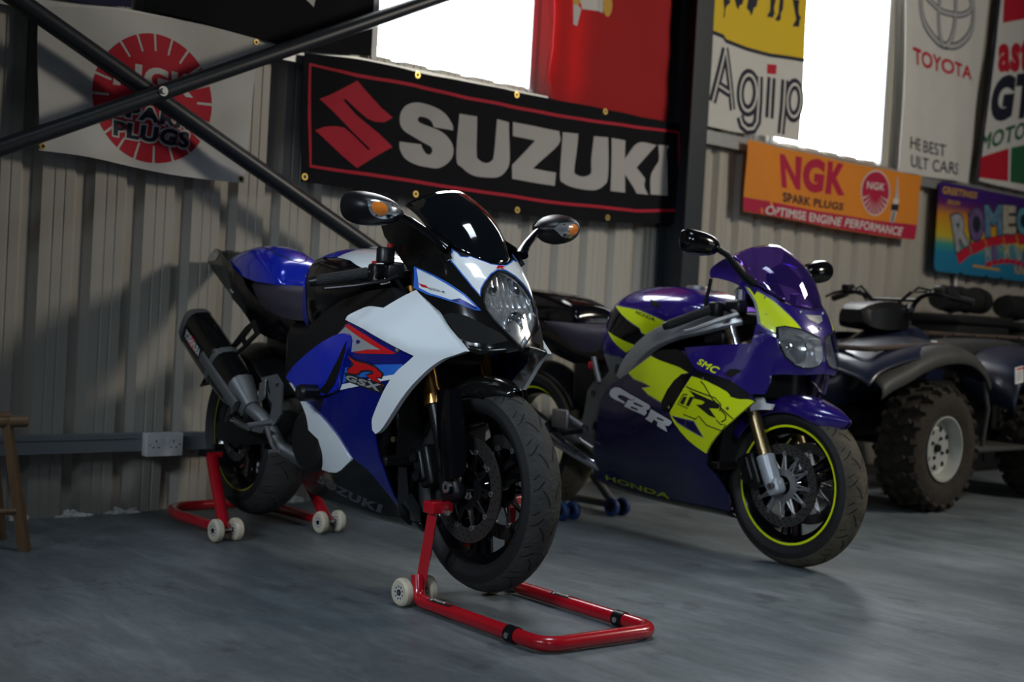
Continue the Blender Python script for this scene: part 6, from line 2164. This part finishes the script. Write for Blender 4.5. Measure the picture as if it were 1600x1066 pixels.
for s in (-1, 1):
    zc = 1.136 if s < 0 else 1.075
    cx_, cy_, cz_ = 1.176, s*0.335, zc
    k = MB()
    rows = []
    for u, wx, wz in ((-1.0, 0.25, 0.30), (-0.92, 0.70, 0.72), (-0.70, 0.95, 0.94), (-0.35, 1.0, 1.0), (0.05, 1.0, 0.98), (0.45, 0.90, 0.88), (0.78, 0.70, 0.70), (0.98, 0.45, 0.42), (1.12, 0.24, 0.22)):
        row = []
        for a in range(0, 360, 30):
            ca, sa = math.cos(R(a)), math.sin(R(a))
            row.append((cx_+(0.052*ca if ca > 0 else 0.020*ca)*wx+0.012*u, cy_-s*u*0.078, cz_+0.045*sa*wz-0.008*u))
        rows.append(row)
    k.net(rows, 4, 3, closed_v=True, cap=True)
    mi_ = k.build('mirror', m_gblack, P, angle=60)
    k = MB()
    k.tube([(1.190, s*0.265, zc-0.008), (1.215, s*0.225, (zc+1.05)/2+0.01), (1.255, s*0.180, 1.035), (1.290, s*0.150, 1.000)], [0.016, 0.016, 0.018, 0.024], 14, flat=0.7)
    k.build('stalk', m_sblack, mi_)
    k = MB()
    k.sheet([ell(0, 0, 0.064, 0.035, 28)], lambda a, c, o: np.stack([np.full(len(a), cx_-0.0205), cy_-s*np.asarray(a), cz_+np.asarray(c)], -1), 0.05)
    k.build('mirror_glass', m_mglass, mi_)
    gi, go = Vector((1.165, s*0.235, 0.905)), Vector((1.020, s*0.300, 0.840))
    k = MB()
    k.mat(m_rubber).tube([gi, gi.lerp(go, 0.03), gi.lerp(go, 0.97), go], [0.0165, 0.0175, 0.0175, 0.0165], 18)
    k.mat(m_sblack).tube([go, go+(go-gi).normalized()*0.020], [0.016, 0.014], 16)
    k.mat(m_sblack).tube([gi, Vector((1.20, s*0.12, 0.925))], 0.013, 12)
    hb = k.build('handlebar_grip', parent=P)
    k = MB()
    k.mat(m_sblack).rbox(tuple(gi+Vector((0.01, -s*0.015, 0.002))), (0.050, 0.045, 0.055), 0.012)
    k.build('switch_block', parent=hb)
    k = MB()
    k.tube([(1.235, s*0.195, 0.905), (1.285, s*0.230, 0.892), (1.230, s*0.285, 0.862), (1.165, s*0.310, 0.832), (1.120, s*0.318, 0.818)], [0.012, 0.010, 0.008, 0.007, 0.008], 10, flat=0.7)
    k.build('brake_lever' if s < 0 else 'clutch_lever', m_alu, hb)
    k = MB()
    k.mat(m_sblack).rbox((1.235, s*0.180, 0.920), (0.070, 0.055, 0.045), 0.012)
    k.mat(m_polal).lathe([(0, 0.020), (0.035, 0.020), (0.038, 0.0)], (1.225, s*0.150, 0.945), 'Z', 18)
    k.build('master_cylinder', parent=hb)
k = MB()
k.mat(m_polal).tube([(1.155, -0.115, 0.86), (1.185, -0.112, 0.79), (1.21, -0.11, 0.73)], 0.016, 14)
k.mat(m_sblack).rbox((1.10, -0.12, 0.80), (0.10, 0.05, 0.05), 0.01)
k.build('intake_tube', parent=P)
k = MB()
k.mat(m_sblack).rbox((1.155, 0, 0.900), (0.11, 0.26, 0.030), 0.010)
k.build('top_yoke', parent=P)
k = MB()
k.mat(m_sblack).rbox((1.245, 0, 0.650), (0.10, 0.26, 0.035), 0.010)
k.build('lower_yoke', parent=P)
k = MB()
k.mat(m_sblack)
k.net([[(1.38-0.06*abs(v), 0.16*v, z) for v in (-1, -0.5, 0, 0.5, 1)] for z in (0.60, 0.66, 0.70)], 3, 3)
k.build('inner_cowl', parent=P)

# --- tank, seat, tail
k = MB()
rows = []
for x, pr in [
    (0.475, [(0.0, 0.880), (0.045, 0.875), (0.085, 0.840), (0.105, 0.780), (0.115, 0.720), (0.09, 0.680)]),
    (0.510, [(0.0, 0.925), (0.060, 0.920), (0.115, 0.880), (0.140, 0.800), (0.148, 0.730), (0.12, 0.672)]),
    (0.570, [(0.0, 0.955), (0.080, 0.949), (0.150, 0.905), (0.172, 0.820), (0.172, 0.740), (0.13, 0.675)]),
    (0.660, [(0.0, 0.980), (0.095, 0.974), (0.175, 0.925), (0.192, 0.850), (0.188, 0.770), (0.14, 0.700)]),
    (0.790, [(0.0, 0.990), (0.100, 0.984), (0.185, 0.935), (0.200, 0.880), (0.194, 0.815), (0.15, 0.760)]),
    (0.920, [(0.0, 0.984), (0.095, 0.978), (0.175, 0.935), (0.188, 0.890), (0.182, 0.850), (0.14, 0.810)]),
    (1.010, [(0.0, 0.965), (0.085, 0.959), (0.150, 0.930), (0.160, 0.900), (0.156, 0.870), (0.12, 0.845)]),
    (1.070, [(0.0, 0.935), (0.070, 0.930), (0.110, 0.912), (0.118, 0.890), (0.116, 0.875), (0.09, 0.860)])]:
    rows.append([(x, -y, z) for y, z in pr[::-1]]+[(x, y, z) for y, z in pr[1:]])
k.mat(m_pur).net(rows, 5, 4, cap=True)
tb = k.bvh()
T1 = [(0.590, 0.905), (0.64, 0.900), (0.758, 0.890), (0.848, 0.866), (0.931, 0.839), (0.872, 0.806), (0.816, 0.786), (0.776, 0.802), (0.769, 0.822), (0.691, 0.854)]
T2 = [(0.585, 0.900), (0.691, 0.854), (0.769, 0.822), (0.766, 0.801), (0.816, 0.786), (0.715, 0.752), (0.56, 0.802), (0.555, 0.86)]
T3 = [(0.565, 0.800), (0.647, 0.776), (0.72, 0.751), (0.657, 0.719), (0.623, 0.751)]
for s in (-1, 1):
    ts = tank_side(s)
    k.mat(m_gblack).sheet([T2], ts, 0.010, flip=s > 0)
    k.mat(m_greytr).sheet([grow(T1, 0.003)], lambda a, c, o: ts(a, c, 0.0008), 0.010, flip=s > 0)
    k.mat(m_yel).sheet([T1], lambda a, c, o: ts(a, c, 0.0016), 0.010, flip=s > 0)
    k.mat(m_yel).sheet([T3], lambda a, c, o: ts(a, c, 0.0010), 0.010, flip=s > 0)
    hq = [(0.748, 0.889), (0.852, 0.863), (0.850, 0.849), (0.747, 0.875)]
    if s > 0:
        hq = [hq[1], hq[0], hq[3], hq[2]]
    k.mat(m_groove).sheet(on_quad(text_loops('HONDA', 0.03), *hq), lambda a, c, o: ts(a, c, 0.0030), 0.02, flip=s > 0)
    k.mat(m_groove).sheet([[(0.80, 0.935), (0.85, 0.925), (0.872, 0.905), (0.845, 0.905), (0.815, 0.915), (0.825, 0.922)]], lambda a, c, o: ts(a, c, 0.0014), 0.008, flip=s > 0)
tk = k.build('fuel_tank', parent=P, angle=50)
k = MB()
k.lathe([(0.0, 0.050), (0.010, 0.048), (0.012, 0.042), (0.012, 0.0)], (0.88, 0, 0.985), 'Z', 32)
k.build('filler_cap', m_alu, tk)
k = MB()
rows = []
for x, zt, hw, zb in ((0.05, 0.835, 0.10, 0.800), (0.12, 0.836, 0.125, 0.780), (0.24, 0.832, 0.145, 0.745), (0.36, 0.818, 0.150, 0.708), (0.46, 0.812, 0.130, 0.715), (0.53, 0.826, 0.095, 0.745)):
    rows.append([(x, -hw*0.85, zb), (x, -hw, (zt+zb)/2+0.01), (x, -hw*0.88, zt-0.010), (x, -hw*0.5, zt), (x, 0, zt), (x, hw*0.5, zt), (x, hw*0.88, zt-0.010), (x, hw, (zt+zb)/2+0.01), (x, hw*0.85, zb)])
k.net(rows, 4, 4, cap=True)
k.build('seat', m_vinyl, P, angle=60)
k = MB()
rows = []
for x, zt, hw, zb in ((-0.30, 0.960, 0.07, 0.900), (-0.18, 0.968, 0.095, 0.872), (-0.03, 0.960, 0.110, 0.850), (0.10, 0.948, 0.118, 0.836), (0.20, 0.930, 0.118, 0.830), (0.275, 0.900, 0.110, 0.828), (0.300, 0.860, 0.100, 0.828)):
    rows.append([(x, -hw, zb), (x, -hw, zb+(zt-zb)*0.55), (x, -hw*0.80, zt-0.010), (x, 0, zt), (x, hw*0.80, zt-0.010), (x, hw, zb+(zt-zb)*0.55), (x, hw, zb)])
k.net(rows, 4, 4, cap=True)
k.build('pillion_seat', m_gblack, P, angle=50)
k = MB()
rows = []
for x, zt, hw, zb in ((-0.42, 0.905, 0.05, 0.860), (-0.30, 0.900, 0.085, 0.820), (-0.10, 0.855, 0.115, 0.760), (0.10, 0.830, 0.125, 0.700), (0.30, 0.770, 0.125, 0.650), (0.48, 0.740, 0.110, 0.620)):
    rows.append([(x, -hw*0.8, zb), (x, -hw, (zt+zb)/2), (x, -hw*0.9, zt), (x, 0, zt+0.005), (x, hw*0.9, zt), (x, hw, (zt+zb)/2), (x, hw*0.8, zb)])
k.net(rows, 4, 4, cap=True)
tl = k.build('tail_fairing', m_gblack, P, angle=50)
k = MB()
k.rbox((0.45, 0, 0.58), (0.36, 0.22, 0.22), 0.05)
k.build('subframe', m_sblack, P)
k = MB()
rows = []
for a in (150, 125, 100, 75, 50, 30):
    ca, sa = math.cos(R(a)), math.sin(R(a))
    rows.append([(0.338*ca, y, 0.315+(0.336-abs(y)*0.45)*sa) for y in (-0.10, -0.06, 0, 0.06, 0.10)])
k.net(rows, 4, 3)
hu = k.build('rear_hugger', m_sblack, P)
hu.modifiers.new('thick', 'SOLIDIFY').thickness = 0.004
k = MB()
k.cyl((0.0, -0.14, 0.315), (0.0, 0.14, 0.315), 0.014)
k.build('rear_axle', m_alu, P)

# grey rear stand with blue castors
m_bcast = pm('blue_polyurethane', (0.01, 0.035, 0.14), 0.45)
L2 = Vector((3.876, 4.0, 0.0))
st2 = thing('paddock_stand', 'grey rear paddock stand with dark blue castors under the purple motorcycle', 'paddock stand', tuple(L2))
k = MB()
k.mat(m_dalu).tube(bend([(3.690, 3.85, 0.038), (3.690, 4.36, 0.026), (4.060, 4.36, 0.026), (4.060, 3.85, 0.038)], 0.07), 0.018, 16)
k.build('u_bar', parent=st2, loc=-L2)
for s in (-1, 1):
    cx_ = 3.875+s*0.150
    k = MB()
    k.mat(m_dalu).tube([(cx_, 3.825, 0.035), (3.873+s*0.150, 4.10, 0.255)], 0.019, 14)
    k.build('post', parent=st2, loc=-L2)
    for q in (-0.033, 0.033):
        k = MB()
        k.mat(m_bcast).lathe([(-0.014, 0.020), (-0.014, 0.034), (-0.008, 0.039), (0.008, 0.039), (0.014, 0.034), (0.014, 0.020)], (cx_+q, 3.82, 0.039), 'X', 32)
        k.mat(m_sblack).lathe([(-0.012, 0.0), (-0.012, 0.021), (0.012, 0.021), (0.012, 0.0)], (cx_+q, 3.82, 0.039), 'X', 20)
        k.build('castor', parent=st2, loc=-L2)
    k = MB()
    k.mat(m_dalu).rbox((3.873+s*0.148, 4.105, 0.262), (0.050, 0.036, 0.016), 0.003)
    k.build('lift_pad', parent=st2, loc=-L2)

# ================================================================ QUAD BIKE BEHIND, AND THE BLACK BINS
m_qblue = pm('navy_quad_plastic', (0.007, 0.011, 0.030), 0.36, coat=0.3, var=0.15)
m_qgrey = pm('faded_black_plastic', (0.040, 0.040, 0.038), 0.55, var=0.35, vscale=12)
m_qrim = pm('silver_quad_rim', (0.42, 0.43, 0.40), 0.45, 0.35, var=0.2)
m_mud = pm('muddy_tyre', (0.026, 0.021, 0.016), 0.95, var=0.5, vscale=20, bump=0.6, bscale=50)
m_rust = pm('rusty_rack_tube', (0.060, 0.042, 0.032), 0.7, var=0.5, vscale=25)
m_canvas = pm('black_canvas', (0.004, 0.004, 0.005), 0.8, var=0.3, bump=0.4, bscale=120)
Q = thing('quad_bike', 'navy blue quad bike with silver wheel rims parked behind the purple motorcycle', 'quad bike', (6.87, 3.72, 0.0), math.pi)


def qwheel(x, y, s, front):
    Ro, W = 0.310, (0.215 if front else 0.245)
    k = MB()
    h = 0.045
    k.mat(m_mud)
    pr = [(-W*0.40, 0.155), (-W*0.52, 0.20), (-W*0.53, 0.245), (-W*0.46, 0.278), (-W*0.25, 0.292), (0, 0.296), (W*0.25, 0.292), (W*0.46, 0.278), (W*0.53, 0.245), (W*0.52, 0.20), (W*0.40, 0.155)]
    k.lathe(pr, (x, y, Ro), 'Y', 56)
    n = 22
    for i in range(n):
        for sd in (-1, 1):
            a = 2*math.pi*(i+(0.5 if sd > 0 else 0))/n
            for (yy, rr, lx, ly, rot) in ((sd*W*0.17, 0.300, 0.030, W*0.30, 0.45*sd), (sd*W*0.44, 0.285, 0.034, W*0.20, 0.2*sd)):
                M = Matrix.Rotation(math.pi/2-a, 3, 'Y') @ Matrix.Rotation(rot, 3, 'Z') @ Matrix.Rotation(-sd*(0.1 if abs(yy) < W*0.3 else 0.75), 3, 'X')
                k.box((x+rr*math.cos(a), y+yy, Ro+rr*math.sin(a)), (lx, ly, 0.026), M, 0.82)
    t = k.build('front_tyre' if front else 'rear_tyre', parent=Q, angle=30)
    k = MB()
    o = s*W*0.5

    def yv(v):
        return s*v
    pr = [(W*0.40, 0.156), (W*0.47, 0.160), (W*0.47, 0.152), (W*0.36, 0.142), (W*0.20, 0.136), (W*0.18, 0.118), (W*0.27, 0.098), (W*0.26, 0.055), (W*0.24, 0.030), (W*0.24, 0.0)]
    pr = [(s*a, r) for a, r in pr]
    k.mat(m_qrim).lathe(pr[::-1] if s < 0 else pr, (x, y, Ro), 'Y', 56)
    k.mat(m_groove)
    for i in range(8):
        a = 2*math.pi*i/8+0.2
        c = (x+0.094*math.cos(a), y+s*(W*0.272), Ro+0.094*math.sin(a))
        k.lathe([(s*0.0015, 0.0), (s*0.0015, 0.013), (-s*0.004, 0.0135)], c, 'Y', 14)
    for i in range(4):
        a = 2*math.pi*i/4+0.5
        k.lathe([(s*0.008, 0.0), (s*0.008, 0.008), (0, 0.009)], (x+0.052*math.cos(a), y+s*W*0.262, Ro+0.052*math.sin(a)), 'Y', 8)
    k.mat(m_sblack).lathe([(s*0.018, 0.0), (s*0.018, 0.018), (0, 0.022)], (x, y+s*W*0.24, Ro), 'Y', 18)
    k.build('front_wheel' if front else 'rear_wheel', parent=Q, angle=35)


for s in (-1, 1):
    qwheel(1.21, s*0.395, s, True)
    qwheel(0.0, s*0.390, s, False)
    # front mudguard: broad shell over the wheel, dark flared lip
    k = MB()
    top = [(1.86, 0.640, 0.0), (1.80, 0.690, 0.0), (1.68, 0.730, 0.0), (1.50, 0.765, 0.0), (1.28, 0.795, 0.0), (1.10, 0.800, 0.0), (0.97, 0.780, 0.0), (0.86, 0.715, 0.0), (0.80, 0.640, 0.0)]
    rows = []
    for x, z, _ in top:
        rows.append([(x, s*0.12, z+0.045), (x, s*0.24, z+0.040), (x, s*0.35, z+0.018), (x, s*0.43, z-0.004), (x, s*0.475, z-0.030)])
    k.mat(m_qblue).net(rows, 3, 3)
    fg = k.build('front_mudguard', parent=Q, angle=60)
    fg.modifiers.new('thick', 'SOLIDIFY').thickness = 0.005
    k = MB()
    arc = [(1.79, 0.600), (1.70, 0.640), (1.58, 0.675), (1.44, 0.725), (1.28, 0.762), (1.10, 0.772), (0.97, 0.752), (0.87, 0.700), (0.82, 0.640)]
    rows = []
    for x, z in arc:
        rows.append([(x, s*0.405, z+0.040), (x, s*0.450, z+0.032), (x, s*0.490, z+0.008), (x, s*0.502, z-0.022), (x, s*0.498, z-0.050)])
    k.net(rows, 3, 3)
    lipo = k.build('mudguard_lip', m_qgrey, fg, angle=60)
    lipo.modifiers.new('thick', 'SOLIDIFY').thickness = 0.006
    # rear mudguard
    k = MB()
    rows = []
    for x, z in ((0.56, 0.50), (0.55, 0.60), (0.50, 0.690), (0.36, 0.755), (0.18, 0.785), (-0.05, 0.790), (-0.25, 0.760), (-0.40, 0.700)):
        rows.append([(x, s*0.15, z+0.030), (x, s*0.30, z+0.020), (x, s*0.43, z), (x, s*0.49, z-0.030), (x, s*0.50, z-0.075)])
    k.mat(m_qblue).net(rows, 3, 3)
    rg = k.build('rear_mudguard', parent=Q, angle=60)
    rg.modifiers.new('thick', 'SOLIDIFY').thickness = 0.005
    if s > 0:
        k = MB()
        k.mat(m_white).box((0.535, 0.498, 0.675), (0.085, 0.003, 0.085), Matrix.Rotation(R(8), 3, 'Y'))
        k.mat(m_red).box((0.532, 0.500, 0.708), (0.070, 0.002, 0.010), Matrix.Rotation(R(8), 3, 'Y'))
        k.mat(m_darktext)
        for i in range(5):
            k.box((0.536, 0.500, 0.692-0.011*i), (0.062, 0.002, 0.003), Matrix.Rotation(R(8), 3, 'Y'))
        lab(k.build('warning_label', parent=rg, smooth=False), 'white warning label')
    # footboard and leg shield
    k = MB()
    k.mat(m_qgrey).rbox((0.60, s*0.36, 0.29), (0.52, 0.24, 0.025), 0.01)
    k.mat(m_qgrey).tube([(0.84, s*0.47, 0.64), (0.80, s*0.48, 0.50), (0.80, s*0.46, 0.31)], 0.012, 8)
    k.build('footboard', parent=Q)
    # suspension arm and shock
    k = MB()
    k.mat(m_sblack).tube([(1.22, s*0.30, 0.30), (1.18, s*0.12, 0.38)], 0.018, 10)
    k.tube([(1.26, s*0.30, 0.27), (1.24, s*0.12, 0.28)], 0.016, 10)
    k.tube([(1.19, s*0.25, 0.32), (1.12, s*0.14, 0.66)], 0.030, 12)
    k.build('suspension_arm', parent=Q)
    # headlamp
    k = MB()
    k.mat(m_sblack).lathe([(-0.08, 0.03), (-0.05, 0.065), (0.0, 0.072), (0.006, 0.068)], (1.55, s*0.15, 0.63), 'X', 28)
    k.mat(m_reflect).lathe([(-0.045, 0.0), (-0.04, 0.030), (-0.020, 0.052), (0.002, 0.066)], (1.55, s*0.15, 0.63), 'X', 28)
    hl = k.build('headlamp', parent=Q)
    k = MB()
    k.mat(m_clear).lathe([(0.018, 0.0), (0.014, 0.034), (0.004, 0.066), (0.001, 0.066), (0.010, 0.034), (0.014, 0.0)], (1.55, s*0.15, 0.63), 'X', 28)
    k.build('lamp_lens', parent=hl)
# body panels, tank, seat
k = MB()
rows = []
for x, zt, hw, zb in ((1.72, 0.700, 0.14, 0.50), (1.55, 0.770, 0.16, 0.50), (1.25, 0.820, 0.16, 0.55), (1.02, 0.885, 0.15, 0.60), (0.86, 0.900, 0.15, 0.62), (0.74, 0.850, 0.14, 0.62), (0.62, 0.795, 0.13, 0.62)):
    rows.append([(x, -hw*0.9, zb), (x, -hw, (zb+zt)/2), (x, -hw*0.75, zt-0.02), (x, 0, zt), (x, hw*0.75, zt-0.02), (x, hw, (zb+zt)/2), (x, hw*0.9, zb)])
k.net(rows, 4, 3, cap=True)
body = k.build('body_panel', m_qblue, Q, angle=50)
k = MB()
k.lathe([(0, 0.035), (0.03, 0.033), (0.035, 0.0)], (0.83, 0.0, 0.895), 'Z', 20)
k.build('filler_cap', m_black, body)
k = MB()
rows = []
for x, zt, hw in ((0.68, 0.800, 0.10), (0.55, 0.815, 0.14), (0.35, 0.838, 0.17), (0.10, 0.850, 0.19), (-0.10, 0.848, 0.185), (-0.22, 0.82, 0.15)):
    rows.append([(x, -hw*0.95, zt-0.11), (x, -hw, zt-0.06), (x, -hw*0.82, zt-0.010), (x, 0, zt), (x, hw*0.82, zt-0.010), (x, hw, zt-0.06), (x, hw*0.95, zt-0.11)])
k.net(rows, 4, 3, cap=True)
k.build('seat', m_rubber, Q, angle=60)
k = MB()
k.rbox((0.62, 0, 0.45), (1.0, 0.34, 0.34), 0.06)
k.rbox((1.45, 0, 0.42), (0.60, 0.28, 0.16), 0.04)
k.tube([(0.0, -0.36, 0.31), (0.0, 0.36, 0.31)], 0.035, 12)
k.build('engine', m_engine, Q)
# instrument pod and handlebar
k = MB()
rows = []
for x, hw, z0, z1 in ((1.33, 0.07, 0.905, 0.965), (1.28, 0.095, 0.880, 0.990), (1.18, 0.115, 0.870, 1.010), (1.05, 0.120, 0.875, 1.015), (0.96, 0.105, 0.890, 1.000)):
    rows.append([(x, -hw, z0), (x, -hw, z1-0.03), (x, -hw*0.75, z1), (x, hw*0.75, z1), (x, hw, z1-0.03), (x, hw, z0), (x, 0.0, z0-0.01)])
k.net(rows, 3, 1, closed_v=True, cap=True)
k.build('instrument_pod', m_sblack, Q, angle=30)
k = MB()
k.mat(m_sblack).tube(bend([(0.885, 0.40, 1.035), (0.975, 0.26, 1.075), (0.955, 0.14, 1.045), (0.915, 0.065, 0.93), (0.915, -0.065, 0.93), (0.955, -0.14, 1.045), (0.975, -0.26, 1.075), (0.885, -0.40, 1.035)], 0.05), 0.0125, 14)
k.tube([(0.950, 0.150, 1.03), (0.950, -0.150, 1.03)], 0.009, 10)
k.tube([(1.0, 0, 0.86), (0.915, 0, 0.94)], 0.035, 14)
hb = k.build('handlebar', parent=Q)
for s in (-1, 1):
    k = MB()
    k.mat(m_rubber).tube([(0.930, s*0.305, 1.055), (0.885, s*0.415, 1.030)], 0.018, 14)
    k.build('grip', parent=hb)
    k = MB()
    k.mat(m_sblack).rbox((0.962, s*0.275, 1.078), (0.060, 0.055, 0.055), 0.012)
    k.mat(m_sblack).tube([(0.99, s*0.28, 1.07), (1.01, s*0.33, 1.055), (0.965, s*0.41, 1.035)], 0.007, 8)
    k.build('control_block', parent=hb)
    k = MB()
    k.mat(m_sblack).tube([(0.96, s*0.20, 1.075), (1.04, s*0.15, 1.07), (1.06, s*0.06, 0.98), (1.02, s*0.02, 0.90)], 0.006, 8)
    k.tube([(0.96, s*0.23, 1.08), (1.00, s*0.17, 1.095), (1.01, s*0.08, 1.02), (0.99, s*0.02, 0.90)], 0.006, 8)
    k.build('control_cable', parent=hb)
k = MB()
k.mat(m_chrome).lathe([(0, 0.02), (0.02, 0.025), (0.025, 0.0)], (1.00, 0.13, 0.985), 'X', 16)
k.build('ignition_knob', parent=hb)
# racks and bumper
k = MB()
k.mat(m_rust).tube(bend([(1.03, 0.30, 0.815), (1.04, 0.36, 0.815), (1.72, 0.36, 0.775), (1.72, -0.36, 0.775), (1.04, -0.36, 0.815), (1.03, -0.30, 0.815)], 0.06), 0.013, 12)
k.tube([(1.05, 0.36, 0.815), (1.05, -0.36, 0.815)], 0.012, 10)
for y in (-0.22, -0.11, 0.0, 0.11, 0.22):
    k.tube([(1.05, y, 0.812), (1.72, y, 0.772)], 0.009, 8)
for y in (-0.33, 0.33):
    for x, z in ((1.12, 0.81), (1.60, 0.78)):
        k.tube([(x, y, z), (x, y*0.95, z-0.10)], 0.010, 8)
k.build('front_rack', parent=Q)
k = MB()
k.mat(m_rust).tube(bend([(0.10, 0.30, 0.865), (0.0, 0.38, 0.865), (-0.62, 0.38, 0.865), (-0.62, -0.38, 0.865), (0.0, -0.38, 0.865), (0.10, -0.30, 0.865)], 0.06), 0.013, 12)
for y in (-0.2, -0.07, 0.07, 0.2):
    k.tube([(-0.02, y, 0.865), (-0.62, y, 0.865)], 0.009, 8)
k.tube([(-0.1, 0.3, 0.865), (-0.1, 0.3, 0.74)], 0.01, 8)
k.tube([(-0.1, -0.3, 0.865), (-0.1, -0.3, 0.74)], 0.01, 8)
k.build('rear_rack', parent=Q)
k = MB()
k.mat(m_sblack)
for s in (-1, 1):
    k.tube(bend([(1.60, s*0.10, 0.36), (1.80, s*0.12, 0.40), (1.84, s*0.14, 0.60), (1.72, s*0.20, 0.77)], 0.05), 0.015, 10)
k.tube([(1.80, -0.13, 0.42), (1.80, 0.13, 0.42)], 0.013, 10)
k.tube([(1.84, -0.14, 0.59), (1.84, 0.14, 0.59)], 0.013, 10)
k.build('front_bumper', parent=Q)
k = MB()
k.mat(m_white).rbox((1.08, 0.320, 0.805), (0.035, 0.040, 0.045), 0.010)
k.build('indicator', parent=Q)
k = MB()
k.mat(m_white).box((1.66, 0.06, 0.735), (0.004, 0.05, 0.04))
lab(k.build('sticker', parent=Q), 'small pale sticker')

# two black bins against the wall behind, rolled covers on top
for i, (x0, x1, zt, lb, lr) in enumerate([(7.30, 7.98, 1.00, 'black storage bin against the wall directly behind the quad bike handlebar', 'rolled black cover lying on the bin behind the quad bike handlebar'),
                                          (8.10, 8.95, 0.98, 'black storage bin against the wall at the right edge under the tin sign', 'rolled black cover lying on the bin at the right edge')]):
    t = thing('storage_bin', lb, 'bin', ((x0+x1)/2, 4.33, 0), 0, 'black storage bins along the wall')
    w_ = x1-x0
    k = MB()
    k.rbox((0, 0, (zt-0.06)/2), (w_*0.96, 0.40, zt-0.06), 0.03)
    for j in range(4):
        k.rbox((-w_*0.36+w_*0.24*j, -0.205, zt*0.45), (0.035, 0.02, zt*0.75), 0.006)
    k.build('bin_body', m_canvas, t)
    k = MB()
    k.rbox((0, 0, zt-0.035), (w_, 0.44, 0.06), 0.02)
    k.build('bin_lid', m_canvas, t)
    r = thing('rolled_cover', lr, 'cover', ((x0+x1)/2, 4.30, zt+0.001), 0, 'rolled black covers on the bins')
    k = MB()
    pts = [(-w_*0.42+w_*0.84*j/8, 0.015*math.sin(j*1.7), 0.092+0.004*math.sin(j*2.3)) for j in range(9)]
    k.tube(pts, [0.070, 0.083, 0.080, 0.085, 0.078, 0.084, 0.080, 0.083, 0.066], 20)
    k.build('cover_roll', m_canvas, r)
    for j in (2, 6):
        k = MB()
        k.tube([(pts[j][0]-0.015, pts[j][1], pts[j][2]), (pts[j][0]+0.015, pts[j][1], pts[j][2])], 0.088, 20)
        k.build('strap', m_black, r)
